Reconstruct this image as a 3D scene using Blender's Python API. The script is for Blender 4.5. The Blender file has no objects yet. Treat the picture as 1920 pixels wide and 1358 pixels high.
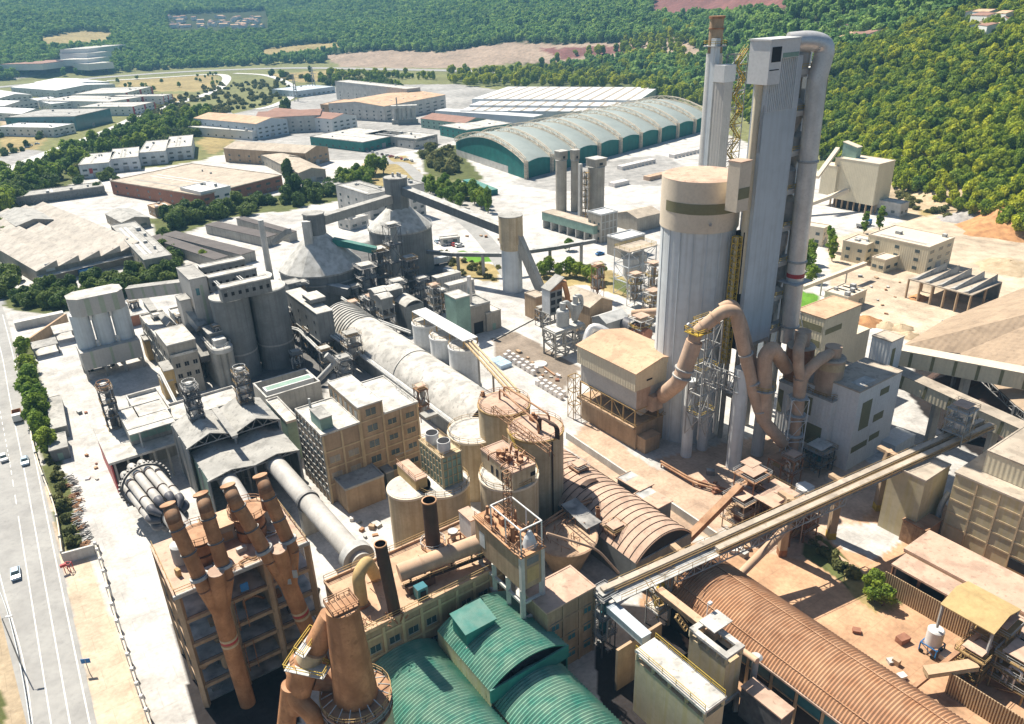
import bpy, math, random
import numpy as np
from mathutils import Vector, Matrix
random.seed(7); rng=np.random.default_rng(7)
S=bpy.context.scene
# ---------------------------------------------------------------- camera
F=1450.;CX,CY=960.,679.;HC=105.
pitch=math.atan(F/3063.); roll=math.atan2(105,3061)
cp,sp=math.cos(pitch),math.sin(pitch); cr,sr=math.cos(roll),math.sin(roll)
cam=bpy.data.cameras.new('camera'); co=bpy.data.objects.new('camera',cam); S.collection.objects.link(co)
cam.sensor_width=36; cam.lens=36*F/1920; cam.clip_start=1; cam.clip_end=20000
Rv=Vector((cr,-sp*sr,-cp*sr)); Uv=Vector((sr,sp*cr,cp*cr)); Fv=Vector((0,cp,-sp))
M=Matrix(((Rv.x,Uv.x,-Fv.x,0),(Rv.y,Uv.y,-Fv.y,0),(Rv.z,Uv.z,-Fv.z,HC),(0,0,0,1)))
co.matrix_world=M; S.camera=co
# ---------------------------------------------------------------- light
SUN_AZ=math.radians(133); SUN_EL=math.radians(55)   # direction to the sun (maths angle), elevation
w=bpy.data.worlds.new('World'); S.world=w; w.use_nodes=True
nt=w.node_tree; bg=nt.nodes['Background']; sky=nt.nodes.new('ShaderNodeTexSky'); sky.sky_type='NISHITA'
sky.sun_disc=False; sky.sun_elevation=SUN_EL; sky.sun_rotation=math.pi/2-SUN_AZ
nt.links.new(sky.outputs[0],bg.inputs[0]); bg.inputs[1].default_value=0.055
sl=bpy.data.lights.new('sun','SUN'); sl.energy=5.0; sl.angle=math.radians(.5); sl.color=(1,.925,.80)
so=bpy.data.objects.new('sun',sl); S.collection.objects.link(so)
sd=Vector((math.cos(SUN_EL)*math.cos(SUN_AZ),math.cos(SUN_EL)*math.sin(SUN_AZ),math.sin(SUN_EL)))
so.rotation_euler=sd.to_track_quat('Z','Y').to_euler()
S.view_settings.view_transform='Standard'; S.view_settings.look='None'; S.view_settings.gamma=1
S.view_settings.exposure=0.86
S.render.engine='CYCLES'
S.cycles.max_bounces=5; S.cycles.diffuse_bounces=3; S.cycles.volume_bounces=0; S.cycles.transparent_max_bounces=4
# ---------------------------------------------------------------- geometry of the place
def W(p,z=0):
    u=p[0]-CX; v=p[1]-CY
    v2=u*sr+v*cr; u2=u*cr-v*sr
    d=(u2,F*cp-v2*sp,-F*sp-v2*cp); t=(z-HC)/d[2]
    return Vector((d[0]*t,d[1]*t))
def PRn(x,y,z):
    dz=z-HC; f=y*cp-dz*sp; v2=-y*sp-dz*cp
    f=np.where(f<1,1,f)
    u2=x*F/f; v2=v2*F/f
    return CX+u2*cr+v2*sr, CY-u2*sr+v2*cr
GA=math.radians(34.7)
def ax(a): return Vector((math.cos(a),math.sin(a)))
E1=ax(GA); E2=ax(GA-math.pi/2)     # E1 away-right, E2 towards camera-right
# ---------------------------------------------------------------- materials
MATS={}
def mat(n,c,c2=None,blot=0,sc=.25,rough=.85,metal=0,streak=0,sc2=(.12,.09,.07),dust=None,dk=.6,bump=0,ribs=None,var=.18,spec=.3,rnd=0):
    m=bpy.data.materials.new(n); m.use_nodes=True; t=m.node_tree; N=t.nodes; L=t.links
    b=N['Principled BSDF']; b.inputs['Roughness'].default_value=rough; b.inputs['Metallic'].default_value=metal
    b.inputs['Specular IOR Level'].default_value=spec
    g=N.new('ShaderNodeNewGeometry')
    def noise(s,det=5,scale=None):
        q=N.new('ShaderNodeTexNoise'); q.inputs['Scale'].default_value=s; q.inputs['Detail'].default_value=det
        if scale:
            mp=N.new('ShaderNodeMapping'); mp.inputs['Scale'].default_value=scale
            L.new(g.outputs['Position'],mp.inputs[0]); L.new(mp.outputs[0],q.inputs[0])
        else: L.new(g.outputs['Position'],q.inputs[0])
        return q.outputs[0]
    def ramp(f,a,bb):
        q=N.new('ShaderNodeMapRange'); q.inputs[1].default_value=a; q.inputs[2].default_value=bb; L.new(f,q.inputs[0]); return q.outputs[0]
    def mix(f,a,bb):
        q=N.new('ShaderNodeMix'); q.data_type='RGBA'
        if isinstance(f,(int,float)): q.inputs[0].default_value=f
        else: L.new(f,q.inputs[0])
        for i,x in ((6,a),(7,bb)):
            if isinstance(x,tuple): q.inputs[i].default_value=(*x[:3],1)
            else: L.new(x,q.inputs[i])
        return q.outputs[2]
    def mul(a,bb):
        q=N.new('ShaderNodeMath'); q.operation='MULTIPLY'; L.new(a,q.inputs[0])
        if isinstance(bb,(int,float)): q.inputs[1].default_value=bb
        else: L.new(bb,q.inputs[1])
        return q.outputs[0]
    if c2 is None: c2=tuple(x*(1-var) for x in c)
    hi=tuple(min(.9,x*(1+var*.6)) for x in c)
    col=mix(ramp(noise(sc,8),.35,.68),c2,hi)
    col=mix(mul(ramp(noise(sc*7,6),.45,.75),.35),col,tuple(x*.72 for x in c2))
    if blot:
        col=mix(mul(ramp(noise(.33,9),.52,.62),blot),col,tuple(x*.55 for x in c2)); col=mix(mul(ramp(noise(1.1,7,(1,1,1)),.60,.66),blot),col,tuple(x*.4 for x in c2))
    if streak:
        col=mix(mul(ramp(noise(1.0,4,(1.3,1.3,.06)),.46,.72),streak),col,sc2)
    if dust:
        sx=N.new('ShaderNodeSeparateXYZ'); L.new(g.outputs['True Normal'],sx.inputs[0])
        f=mul(mul(ramp(sx.outputs[2],.25,.75),ramp(noise(.45,6),.25,.6)),dk)
        col=mix(f,col,dust)
    if rnd:
        oi=N.new('ShaderNodeObjectInfo'); q=N.new('ShaderNodeHueSaturation'); L.new(col,q.inputs['Color'])
        L.new(ramp(oi.outputs['Random'],0,1),q.inputs['Value']); N[-1]
        mr=q.inputs['Value'].links[0].from_node; mr.inputs[3].default_value=1-rnd; mr.inputs[4].default_value=1+rnd
        hh=N.new('ShaderNodeMapRange'); L.new(oi.outputs['Random'],hh.inputs[0]); hh.inputs[3].default_value=.5+.035*rnd*3; hh.inputs[4].default_value=.5-.02*rnd*3
        L.new(hh.outputs[0],q.inputs['Hue']); col=q.outputs[0]
    L.new(col,b.inputs['Base Color'])
    if rnd:
        tr=N.new('ShaderNodeBsdfTranslucent'); L.new(col,tr.inputs[0]); mx=N.new('ShaderNodeMixShader'); mx.inputs[0].default_value=.38
        L.new(b.outputs[0],mx.inputs[1]); L.new(tr.outputs[0],mx.inputs[2]); L.new(mx.outputs[0],N['Material Output'].inputs[0])
    if bump or ribs:
        bp=N.new('ShaderNodeBump'); bp.inputs['Strength'].default_value=bump or .5; bp.inputs['Distance'].default_value=.25
        if ribs:
            mp=N.new('ShaderNodeMapping'); mp.vector_type='TEXTURE'; mp.inputs['Rotation'].default_value=(0,0,GA)
            L.new(g.outputs['Position'],mp.inputs[0])
            s2=N.new('ShaderNodeSeparateXYZ'); L.new(mp.outputs[0],s2.inputs[0])
            h=None
            for k in ribs[1]:
                q=N.new('ShaderNodeMath'); q.operation='MULTIPLY'; L.new(s2.outputs['XYZ'.index(k)],q.inputs[0]); q.inputs[1].default_value=2*math.pi/ribs[0]
                s3=N.new('ShaderNodeMath'); s3.operation='SINE'; L.new(q.outputs[0],s3.inputs[0])
                if h is None: h=s3.outputs[0]
                else:
                    ad=N.new('ShaderNodeMath'); ad.operation='ADD'; L.new(h,ad.inputs[0]); L.new(s3.outputs[0],ad.inputs[1]); h=ad.outputs[0]
            L.new(h,bp.inputs['Height']); bp.inputs['Distance'].default_value=.06
        else: L.new(noise(sc*12,5),bp.inputs['Height'])
        L.new(bp.outputs[0],b.inputs['Normal'])
    MATS[n]=m; return m
WD=(.66,.65,.62); OD=(.58,.39,.25)      # pale cement dust, orange raw-meal dust
K=dict(
 conc=mat('grey_concrete',(.36,.35,.32),streak=.45,sc2=(.16,.15,.13),dust=WD,dk=.7),
 concd=mat('dark_dusty_concrete',(.20,.21,.21),streak=.5,sc2=(.10,.10,.10),dust=WD,dk=.7),
 concw=mat('pale_concrete',(.52,.51,.48),streak=.3,sc2=(.30,.28,.25),dust=WD),
 silo=mat('painted_silo_blue_grey',(.60,.64,.66),streak=.45,sc2=(.36,.37,.36),var=.09,sc=.08),
 silow=mat('white_steel_silo',(.62,.63,.63),streak=.35,sc2=(.35,.36,.36),dust=WD),
 tan=mat('tan_render',(.40,.29,.19),streak=.5,sc2=(.20,.14,.08),dust=OD),
 ochre=mat('ochre_render',(.50,.36,.17),streak=.3,sc2=(.3,.2,.09)),
 tanband=mat('ochre_frame',(.55,.43,.27),streak=.3,sc2=(.3,.2,.1)),
 tansilo=mat('ochre_concrete',(.50,.41,.28),streak=.6,sc2=(.30,.21,.11),dust=(.64,.56,.46),dk=.95),
 brick=mat('grey_brown_blockwork',(.36,.33,.28),streak=.4,sc2=(.2,.18,.15),dust=WD),
 wroof=mat('white_dusty_roof',(.56,.54,.50),sc=.22,var=.22,bump=.2,blot=.5),
 groof=mat('grey_dusty_roof',(.40,.39,.365),sc=.2,var=.2,blot=.5),
 troof=mat('tan_roof',(.47,.40,.32),sc=.12,var=.18,blot=.4),
 darkroof=mat('dark_flat_roof',(.12,.105,.10),sc=.2),
 sawroof=mat('pale_grey_tan_roof',(.46,.42,.37),sc=.15,blot=.4),
 storer=mat('brown_store_roof',(.38,.285,.20),sc=.1,var=.14,blot=.3,ribs=(1.5,'XY'),bump=.3),
 oroof=mat('orange_dusty_roof',(.56,.38,.25),sc=.15,var=.18,blot=.35),
 proof=mat('pink_dusty_roof',(.55,.385,.29),sc=.2,var=.16,bump=.1,blot=.4),
 redroof=mat('red_brown_roof',(.30,.17,.13),sc=.2),
 rust=mat('rusty_steel',(.36,.19,.10),(.22,.10,.05),sc=.5,streak=.5,sc2=(.14,.06,.03),dust=OD,dk=.5),
 rusto=mat('rusty_orange_duct',(.48,.235,.11),(.33,.15,.065),sc=.35,blot=.3,streak=.5,sc2=(.24,.11,.05),dust=OD,dk=.6),
 pinkd=mat('dusty_pink_duct',(.52,.37,.27),sc=.4,streak=.3,sc2=(.30,.19,.12),dust=OD),
 black=mat('sooty_brown_steel',(.07,.042,.032),sc=.6,streak=.4,sc2=(.12,.06,.03),rough=.7),
 dark=mat('dark_opening',(.025,.025,.028),rough=.9),
 steel=mat('grey_steel',(.36,.37,.37),streak=.3,sc2=(.2,.17,.14),dust=WD,rough=.6),
 steeld=mat('dark_dusty_machinery',(.13,.13,.13),(.08,.08,.085),sc=.8,dust=(.5,.48,.45),dk=.75),
 galv=mat('galvanised_duct',(.70,.685,.67),rough=.42,metal=.45,sc=.3,var=.12,streak=.2,sc2=(.4,.36,.3)),
 yel=mat('yellow_railing_paint',(.52,.36,.05),rough=.6,sc=1),
 orail=mat('weathered_railing',(.40,.27,.12),rough=.7,sc=1),
 green=mat('green_cladding',(.035,.21,.18),rough=.6,streak=.3,sc2=(.03,.12,.10),dust=(.30,.38,.32),dk=.35),
 greenl=mat('green_roof_sheet',(.055,.24,.185),rough=.5,sc=.3,dust=(.30,.40,.30),dk=.55),
 pgreen=mat('pale_green_panel',(.24,.36,.30),rough=.7,streak=.3,sc2=(.15,.22,.19)),
 archg=mat('pale_green_grey_roof',(.29,.33,.315),rough=.6,sc=.06,var=.1),
 teal=mat('dark_green_wall',(.012,.15,.135),rough=.6,ribs=(1.2,'XY'),bump=.6),
 orib=mat('orange_corrugated_sheet',(.36,.18,.09),(.26,.125,.065),sc=.15,dust=OD,dk=.35),
 cream=mat('cream_panel',(.64,.57,.42),rough=.7,var=.05,streak=.2,sc2=(.45,.38,.26),ribs=(.9,'XY'),bump=.35),
 creamp=mat('cream_coping',(.66,.57,.45),rough=.7,var=.06),
 whitep=mat('white_panel',(.70,.70,.69),rough=.6,var=.05,streak=.2,sc2=(.42,.40,.38),ribs=(.9,'XY'),bump=.35),
 bluegrey=mat('blue_grey_panel',(.50,.56,.61),rough=.6,var=.10,streak=.4,sc2=(.33,.35,.36),sc=.05),
 bgrib=mat('ribbed_grey_panel',(.50,.54,.57),rough=.6,var=.06),
 olive=mat('olive_panel',(.20,.19,.105),rough=.7,var=.08),
 olivel=mat('pale_green_stripe',(.36,.40,.31),rough=.7,var=.08),
 cgrey=mat('warm_grey_panel',(.47,.45,.42),rough=.7,var=.06,ribs=(.9,'XY'),bump=.3),
 yconc=mat('stained_yellow_concrete',(.50,.44,.30),streak=.5,sc2=(.42,.34,.12),sc=.15,dust=OD),
 glass=mat('window_glass',(.05,.08,.09),rough=.25,var=.2,spec=.6),
 glassb=mat('teal_glazing',(.04,.17,.20),rough=.3,var=.2,spec=.6),
 white=mat('white_paint',(.66,.66,.65),rough=.5,var=.05),
 blue=mat('blue_paint',(.03,.17,.42),rough=.5),
 red=mat('red_paint',(.42,.05,.05),rough=.5),
 redb=mat('red_brown_brick',(.30,.14,.09),sc=1,streak=.2),
 woodf=mat('brown_slatted_fence',(.30,.19,.11),(.20,.12,.07),sc=1.2,streak=.6,sc2=(.45,.32,.2)),
 asph=mat('sun_bleached_asphalt',(.33,.325,.31),(.28,.275,.265),sc=.12,blot=.15),
 mark=mat('road_marking',(.72,.72,.70),sc=1),
 leafd=mat('dark_foliage',(.15,.215,.042),(.08,.125,.026),sc=.6,rough=.7,rnd=.28),
 leafp=mat('pine_foliage',(.46,.50,.022),(.19,.25,.018),sc=.4,rough=.7,rnd=.3),
 leaff=mat('distant_foliage',(.30,.44,.10),(.17,.28,.075),sc=.05,rough=.8,rnd=.3),
 leafy=mat('bright_foliage',(.28,.38,.04),(.12,.19,.025),sc=.6,rough=.7,rnd=.25),
 scrub=mat('dry_scrub_foliage',(.24,.24,.08),(.13,.14,.05),sc=.5,rough=.8,rnd=.25),
 lawn=mat('lawn_grass',(.10,.24,.03),sc=.8),
 bark=mat('bark',(.12,.085,.06),sc=2),
 soilo=mat('orange_earth',(.50,.27,.12),(.36,.18,.08),sc=.4,bump=.6),
 soilg=mat('grey_gravel',(.40,.38,.36),(.30,.28,.27),sc=.5,bump=.6),
 soilt=mat('tan_earth',(.50,.40,.27),(.40,.30,.19),sc=.4,bump=.6),
 bale=mat('wrapped_pallet_white',(.70,.66,.63),sc=1.5,var=.15),
 ceramic=mat('lamp_head',(.6,.6,.6),sc=1),
 kiln=mat('kiln_shell',(.48,.46,.43),rough=.6,sc=.3,streak=.2,sc2=(.3,.26,.22)),
 kilnd=mat('dark_kiln_shell',(.10,.10,.115),rough=.5,sc=.5),
 carblue=mat('car_paint_pale_blue',(.42,.55,.68),rough=.3,spec=.6),
 rubber=mat('tyre_rubber',(.03,.03,.03)),
)
# ---------------------------------------------------------------- mesh builder
SPLIT={'column','pier','leg','stilt','post','stripe','floor','deck_machinery','fan_unit','drive_unit','olive_panel','louvre','bracket','elbow_pipe','bolt','bay_pier','opening','silo_cylinder','roof_vent','fan_outlet','pipe','curved_pipe','rod','weld','chute','floor_slab','support','mixing_vessel','brace'}
class MB:
    def __init__(s): s.v=[]; s.f=[]; s.sm=[]
    def add(s,vs,fs,sm=False):
        o=len(s.v); s.v+=[tuple(x) for x in vs]; s.f+=[tuple(i+o for i in f) for f in fs]; s.sm+=[sm]*len(fs); return s
    def prism(s,pts,z0,z1,top=None):
        n=len(pts)
        if sum(pts[i][0]*pts[(i+1)%n][1]-pts[(i+1)%n][0]*pts[i][1] for i in range(n))<0: pts=pts[::-1]; top=top[::-1] if top else None
        top=top or pts
        vs=[(p[0],p[1],z0) for p in pts]+[(p[0],p[1],z1) for p in top]
        s.add(vs,[tuple(range(n-1,-1,-1)),tuple(range(n,2*n))]+[(i,(i+1)%n,n+(i+1)%n,n+i) for i in range(n)]); return s
    def box(s,O,U,V,z0,z1):        # O corner, U,V plan vectors
        O=Vector(O[:2]);return s.prism([O,O+U,O+U+V,O+V],z0,z1)
    def cbox(s,c,lx,ly,z0,z1,a=GA):
        u=ax(a)*lx; v=ax(a+math.pi/2)*ly; return s.box(Vector(c[:2])-u/2-v/2,u,v,z0,z1)
    def rings(s,rs,n=16,cap=True,sm=True):   # rs: list of lists of points
        vs=[p for r in rs for p in r]; fs=[]
        for i in range(len(rs)-1):
            for j in range(n): fs.append((i*n+j,i*n+(j+1)%n,(i+1)*n+(j+1)%n,(i+1)*n+j))
        s.add(vs,fs,sm)
        if cap:
            s.add(rs[0],[tuple(range(n-1,-1,-1))]); s.add(rs[-1],[tuple(range(n))])
        return s
    def lathe(s,c,prof,n=32,cap=True,sm=True):   # prof: (r,z)
        rs=[[(c[0]+r*math.cos(2*math.pi*j/n),c[1]+r*math.sin(2*math.pi*j/n),z) for j in range(n)] for r,z in prof]
        if sm is False or len(prof)==2: return s.rings(rs,n,cap,sm)
        for i in range(len(rs)-1): s.rings([rs[i],rs[i+1]],n,False,sm)
        if cap: s.add(rs[0],[tuple(range(n-1,-1,-1))]); s.add(rs[-1],[tuple(range(n))])
        return s
    def cyl(s,c,r,z0,z1,n=24,r1=None): return s.lathe(c,[(r,z0),(r if r1 is None else r1,z1)],n)
    def tube(s,path,r,n=8,cap=True,bend=0):
        P=[Vector(p) for p in path]
        if bend:       # round the corners
            Q=[P[0]]
            for i in range(1,len(P)-1):
                a=(P[i-1]-P[i]); b=(P[i+1]-P[i]); d=min(bend,a.length*.49,b.length*.49)
                a=P[i]+a.normalized()*d; b=P[i]+b.normalized()*d
                for k in range(6):
                    t=k/5; Q.append(a*(1-t)**2+P[i]*2*t*(1-t)+b*t*t)
            Q.append(P[-1]); P=Q
        rr=r if isinstance(r,(list,tuple)) else [r]*len(P)
        if len(rr)!=len(P): rr=[rr[0]+(rr[-1]-rr[0])*i/(len(P)-1) for i in range(len(P))]
        rs=[]; up=None
        for i,p in enumerate(P):
            d=(P[min(i+1,len(P)-1)]-P[max(i-1,0)]).normalized()
            if up is None: up=Vector((0,0,1)) if abs(d.z)<.9 else Vector((1,0,0))
            x=d.cross(up).normalized(); y=x.cross(d).normalized(); up=y
            rs.append([p+rr[i]*(x*math.cos(2*math.pi*j/n)+y*math.sin(2*math.pi*j/n)) for j in range(n)])
        return s.rings(rs,n,cap,n>5)
    def beam(s,p,q,w,h=None,drop=0):
        p=Vector(p);q=Vector(q);h=h or w; d=(q-p).normalized()
        x=Vector((-d.y,d.x,0)); x=x.normalized() if x.length>.01 else Vector((1,0,0)); y=d.cross(x).normalized()
        if y.z<0: y=-y
        vs=[]
        for e in (p,q):
            for a,b in ((-1,-1),(1,-1),(1,1),(-1,1)): vs.append(e+x*w/2*a+y*h/2*b)
        return s.add(vs,[(3,2,1,0),(4,5,6,7)]+[(i,(i+1)%4,4+(i+1)%4,4+i) for i in range(4)])
    def rail(s,pts,z=None,h=1.1,st=2.2,t=.07,closed=False):
        P=[Vector((p[0],p[1],p[2] if len(p)>2 else z)) for p in pts]
        if closed: P.append(P[0])
        for a,b in zip(P,P[1:]):
            n=max(1,int((b-a).length/st))
            for hh in (h,h*.55): s.beam(a+Vector((0,0,hh)),b+Vector((0,0,hh)),t)
            for i in range(n+1):
                q=a.lerp(b,i/n); s.beam(q,q+Vector((0,0,h)),t)
        return s
    def truss(s,a,b,h,n,t=.2,w=0):       # vertical truss from a to b (top chords), hanging down by h
        a=Vector(a);b=Vector(b);dn=Vector((0,0,-h)); side=Vector((-(b-a).y,(b-a).x,0)).normalized()*w
        for o in ((Vector((0,0,0)),) if not w else (side*.5,-side*.5)):
            s.beam(a+o,b+o,t); s.beam(a+o+dn,b+o+dn,t)
            for i in range(n+1):
                p=a.lerp(b,i/n)+o; s.beam(p,p+dn,t*.7)
                if i<n: s.beam(p+(dn if i%2 else Vector()),a.lerp(b,(i+1)/n)+o+(Vector() if i%2 else dn),t*.6)
        if w:
            for i in range(n+1):
                p=a.lerp(b,i/n); s.beam(p-side*.5+dn,p+side*.5+dn,t*.6); s.beam(p-side*.5,p+side*.5,t*.6)
        return s
    def frame(s,O,U,V,z0,z1,nz=2,nu=1,nv=1,t=.35,brace=True):    # open steel tower
        O=Vector((*O[:2],0));U=Vector((*U[:2],0));V=Vector((*V[:2],0))
        def P(i,j,k): return O+U*(i/nu)+V*(j/nv)+Vector((0,0,z0+(z1-z0)*k/nz))
        for i in range(nu+1):
            for j in range(nv+1):
                if 0<i<nu and 0<j<nv: continue
                s.beam(P(i,j,0),P(i,j,nz),t)
        for k in range(1,nz+1):
            for (a,b) in (((0,0),(nu,0)),((nu,0),(nu,nv)),((nu,nv),(0,nv)),((0,nv),(0,0))): s.beam(P(*a,k),P(*b,k),t*.9)
        if brace:
            for k in range(nz):
                for i in range(nu):
                    for j in (0,nv):
                        a,b=(i,i+1) if (k+i)%2 else (i+1,i); s.beam(P(a,j,k),P(b,j,k+1),t*.5)
                for j in range(nv):
                    for i in (0,nu):
                        a,b=(j,j+1) if (k+j)%2 else (j+1,j); s.beam(P(i,a,k),P(i,b,k+1),t*.5)
        return s
    def stairs(s,a,b,w=1.0,t=.12):
        a=Vector(a);b=Vector(b);d=b-a; side=Vector((-d.y,d.x,0)).normalized()*w/2
        for o in (side,-side): s.beam(a+o,b+o,t,.3); s.beam(a+o+Vector((0,0,1)),b+o+Vector((0,0,1)),t*.6)
        n=max(2,int(abs(d.z)/.45))
        for i in range(n+1):
            p=a.lerp(b,i/n); s.beam(p-side,p+side,.3,.06)
        return s
    def split(s,name,m,parent,col):
        par={}; 
        def find(a):
            while par.setdefault(a,a)!=a: par[a]=par[par[a]]; a=par[a]
            return a
        key=[(round(x,2),round(y,2),round(z,2)) for x,y,z in s.v]
        for f in s.f:
            a=find(key[f[0]])
            for i in f[1:]: par[find(key[i])]=a
        gr={}
        for k,f in enumerate(s.f): gr.setdefault(find(key[f[0]]),[]).append(k)
        if len(gr)>60: SP2=s; gl=[range(len(s.f))]
        else: gl=list(gr.values())
        out=None
        for g in gl:
            q=MB(); mp={}
            for k in g:
                ff=[]
                for i in s.f[k]:
                    if i not in mp: mp[i]=len(q.v); q.v.append(s.v[i])
                    ff.append(mp[i])
                q.f.append(tuple(ff)); q.sm.append(s.sm[k])
            SPLIT.discard(name)
            o=q.build(name,m,parent,col); SPLIT.add(name); out=out or o
        return out
    def build(s,name,m,parent=None,col=None):
        if not s.v: return None
        me=bpy.data.meshes.new(name); ox=Vector((0,0,0))
        if parent is not None and name in SPLIT: return s.split(name,m,parent,col)
        if parent is not None: ox=parent['_o'] if '_o' in parent else parent.location; ox=Vector(ox)
        me.from_pydata([(x-ox.x,y-ox.y,z-ox.z) for x,y,z in s.v],[],s.f); me.polygons.foreach_set('use_smooth',s.sm)
        for q in (m if isinstance(m,list) else [m]): me.materials.append(K[q] if isinstance(q,str) else q)
        me.update(); o=bpy.data.objects.new(name,me); (col or S.collection).objects.link(o)
        if parent is not None:
            o.parent=parent; ORI[o.name]=tuple(ox)
        else: ORI[o.name]=(0,0,0)
        return o
ORI={}
def thing(name,label,cat,loc,group=None):
    o=bpy.data.objects.new(name,None); S.collection.objects.link(o); o.empty_display_size=.5
    o.location=(loc[0],loc[1],loc[2] if len(loc)>2 else 0); o['label']=label; o['category']=cat
    if group: o['group']=group
    return o
def sub(mb,name,m,part,root):     # a sub-part: child of a part (a part sits at its root's origin)
    o=mb.build(name,m,root); 
    if o: o.parent=part
    return o
def tag(o,label,cat,group=None,kind=None):
    if label: o['label']=label; o['category']=cat
    if group: o['group']=group
    if kind: o['kind']=kind
    return o
def solo(mb,name,m,label,cat,group=None,kind=None):     # a thing that is one mesh; origin at its base
    n=len(mb.v); c=[sum(q[i] for q in mb.v)/n for i in (0,1)]; z=min(q[2] for q in mb.v)
    mb.v=[(x-c[0],y-c[1],q-z) for x,y,q in mb.v]; o=mb.build(name,m); o.location=(c[0],c[1],z)
    return tag(o,label,cat,group,kind)
def R3(pa,pb,pc,z,ang=GA):
    P=W(pa,z);Q=W(pb,z)-P;T=W(pc,z)-P; a=ax(ang); b=ax(ang+math.pi/2)
    if abs(Q.dot(a))<abs(Q.dot(b)): a,b=b,a
    return P,a*Q.dot(a),b*T.dot(b)
# ---------------------------------------------------------------- terrain
AZK=np.radians([-60,-34,-20,-12,-8,-3,1,8,14,19,27,34,60]); 
R0K=np.array([1700,1640,1650,1600,1500,1390,1300,1110,870,600,470,400,400]); SLK=np.array([.13,.13,.13,.14,.145,.15,.16,.17,.19,.25,.30,.32,.32])
def terr(x,y):
    r=np.hypot(x,y); az=np.arctan2(x,y); r0=np.interp(az,AZK,R0K); s=np.interp(az,AZK,SLK)
    raw=np.maximum(0,r-r0)*s
    und=np.sin(x*.011+1.3)*np.cos(y*.009+.4)*14+np.sin(x*.027+y*.019)*6+np.sin(az*9+1)*18
    raw=np.maximum(0,raw+und*.8*np.clip(raw/95,0,1))
    return 420*(1-np.exp(-raw/420))
def mground(p):      # where the line of sight through a pixel first meets the terrain
    q=W(p,0)
    if q.length<350: return Vector((q.x,q.y,0))
    u=p[0]-CX; v=p[1]-CY; v2=u*sr+v*cr; u2=u*cr-v*sr; D=Vector((u2,F*cp-v2*sp,-F*sp-v2*cp)).normalized(); s=300.
    while s<5000:
        g=Vector((0,0,HC))+D*s
        if g.z<terrs(g.x,g.y)+.2: return Vector((g.x,g.y,terrs(g.x,g.y)))
        s+=4
    return Vector((q.x,q.y,0))
def terrs(x,y): return float(terr(np.array([x]),np.array([y]))[0])
def inpoly(px,py,poly):
    c=np.zeros(px.shape,bool); n=len(poly)
    for i in range(n):
        x1,y1=poly[i];x2,y2=poly[(i+1)%n]
        if y1==y2: continue
        c^=((y1>py)!=(y2>py))&(px<(x2-x1)*(py-y1)/(y2-y1)+x1)
    return c
C_=dict(plant=(.17,.165,.16),yard=(.25,.205,.165),white=(.53,.51,.485),grey=(.36,.35,.335),asph=(.33,.325,.32),orange=(.50,.31,.19),pink=(.52,.38,.28),grass=(.19,.195,.08),dry=(.33,.26,.12),scrub=(.11,.125,.045),tan=(.44,.35,.24),
 forest=(.035,.05,.018),red=(.19,.085,.075),rock=(.34,.26,.20),black=(.035,.03,.03),lawn=(.11,.25,.03),orsoil=(.52,.27,.11),cream=(.54,.44,.33))
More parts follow.
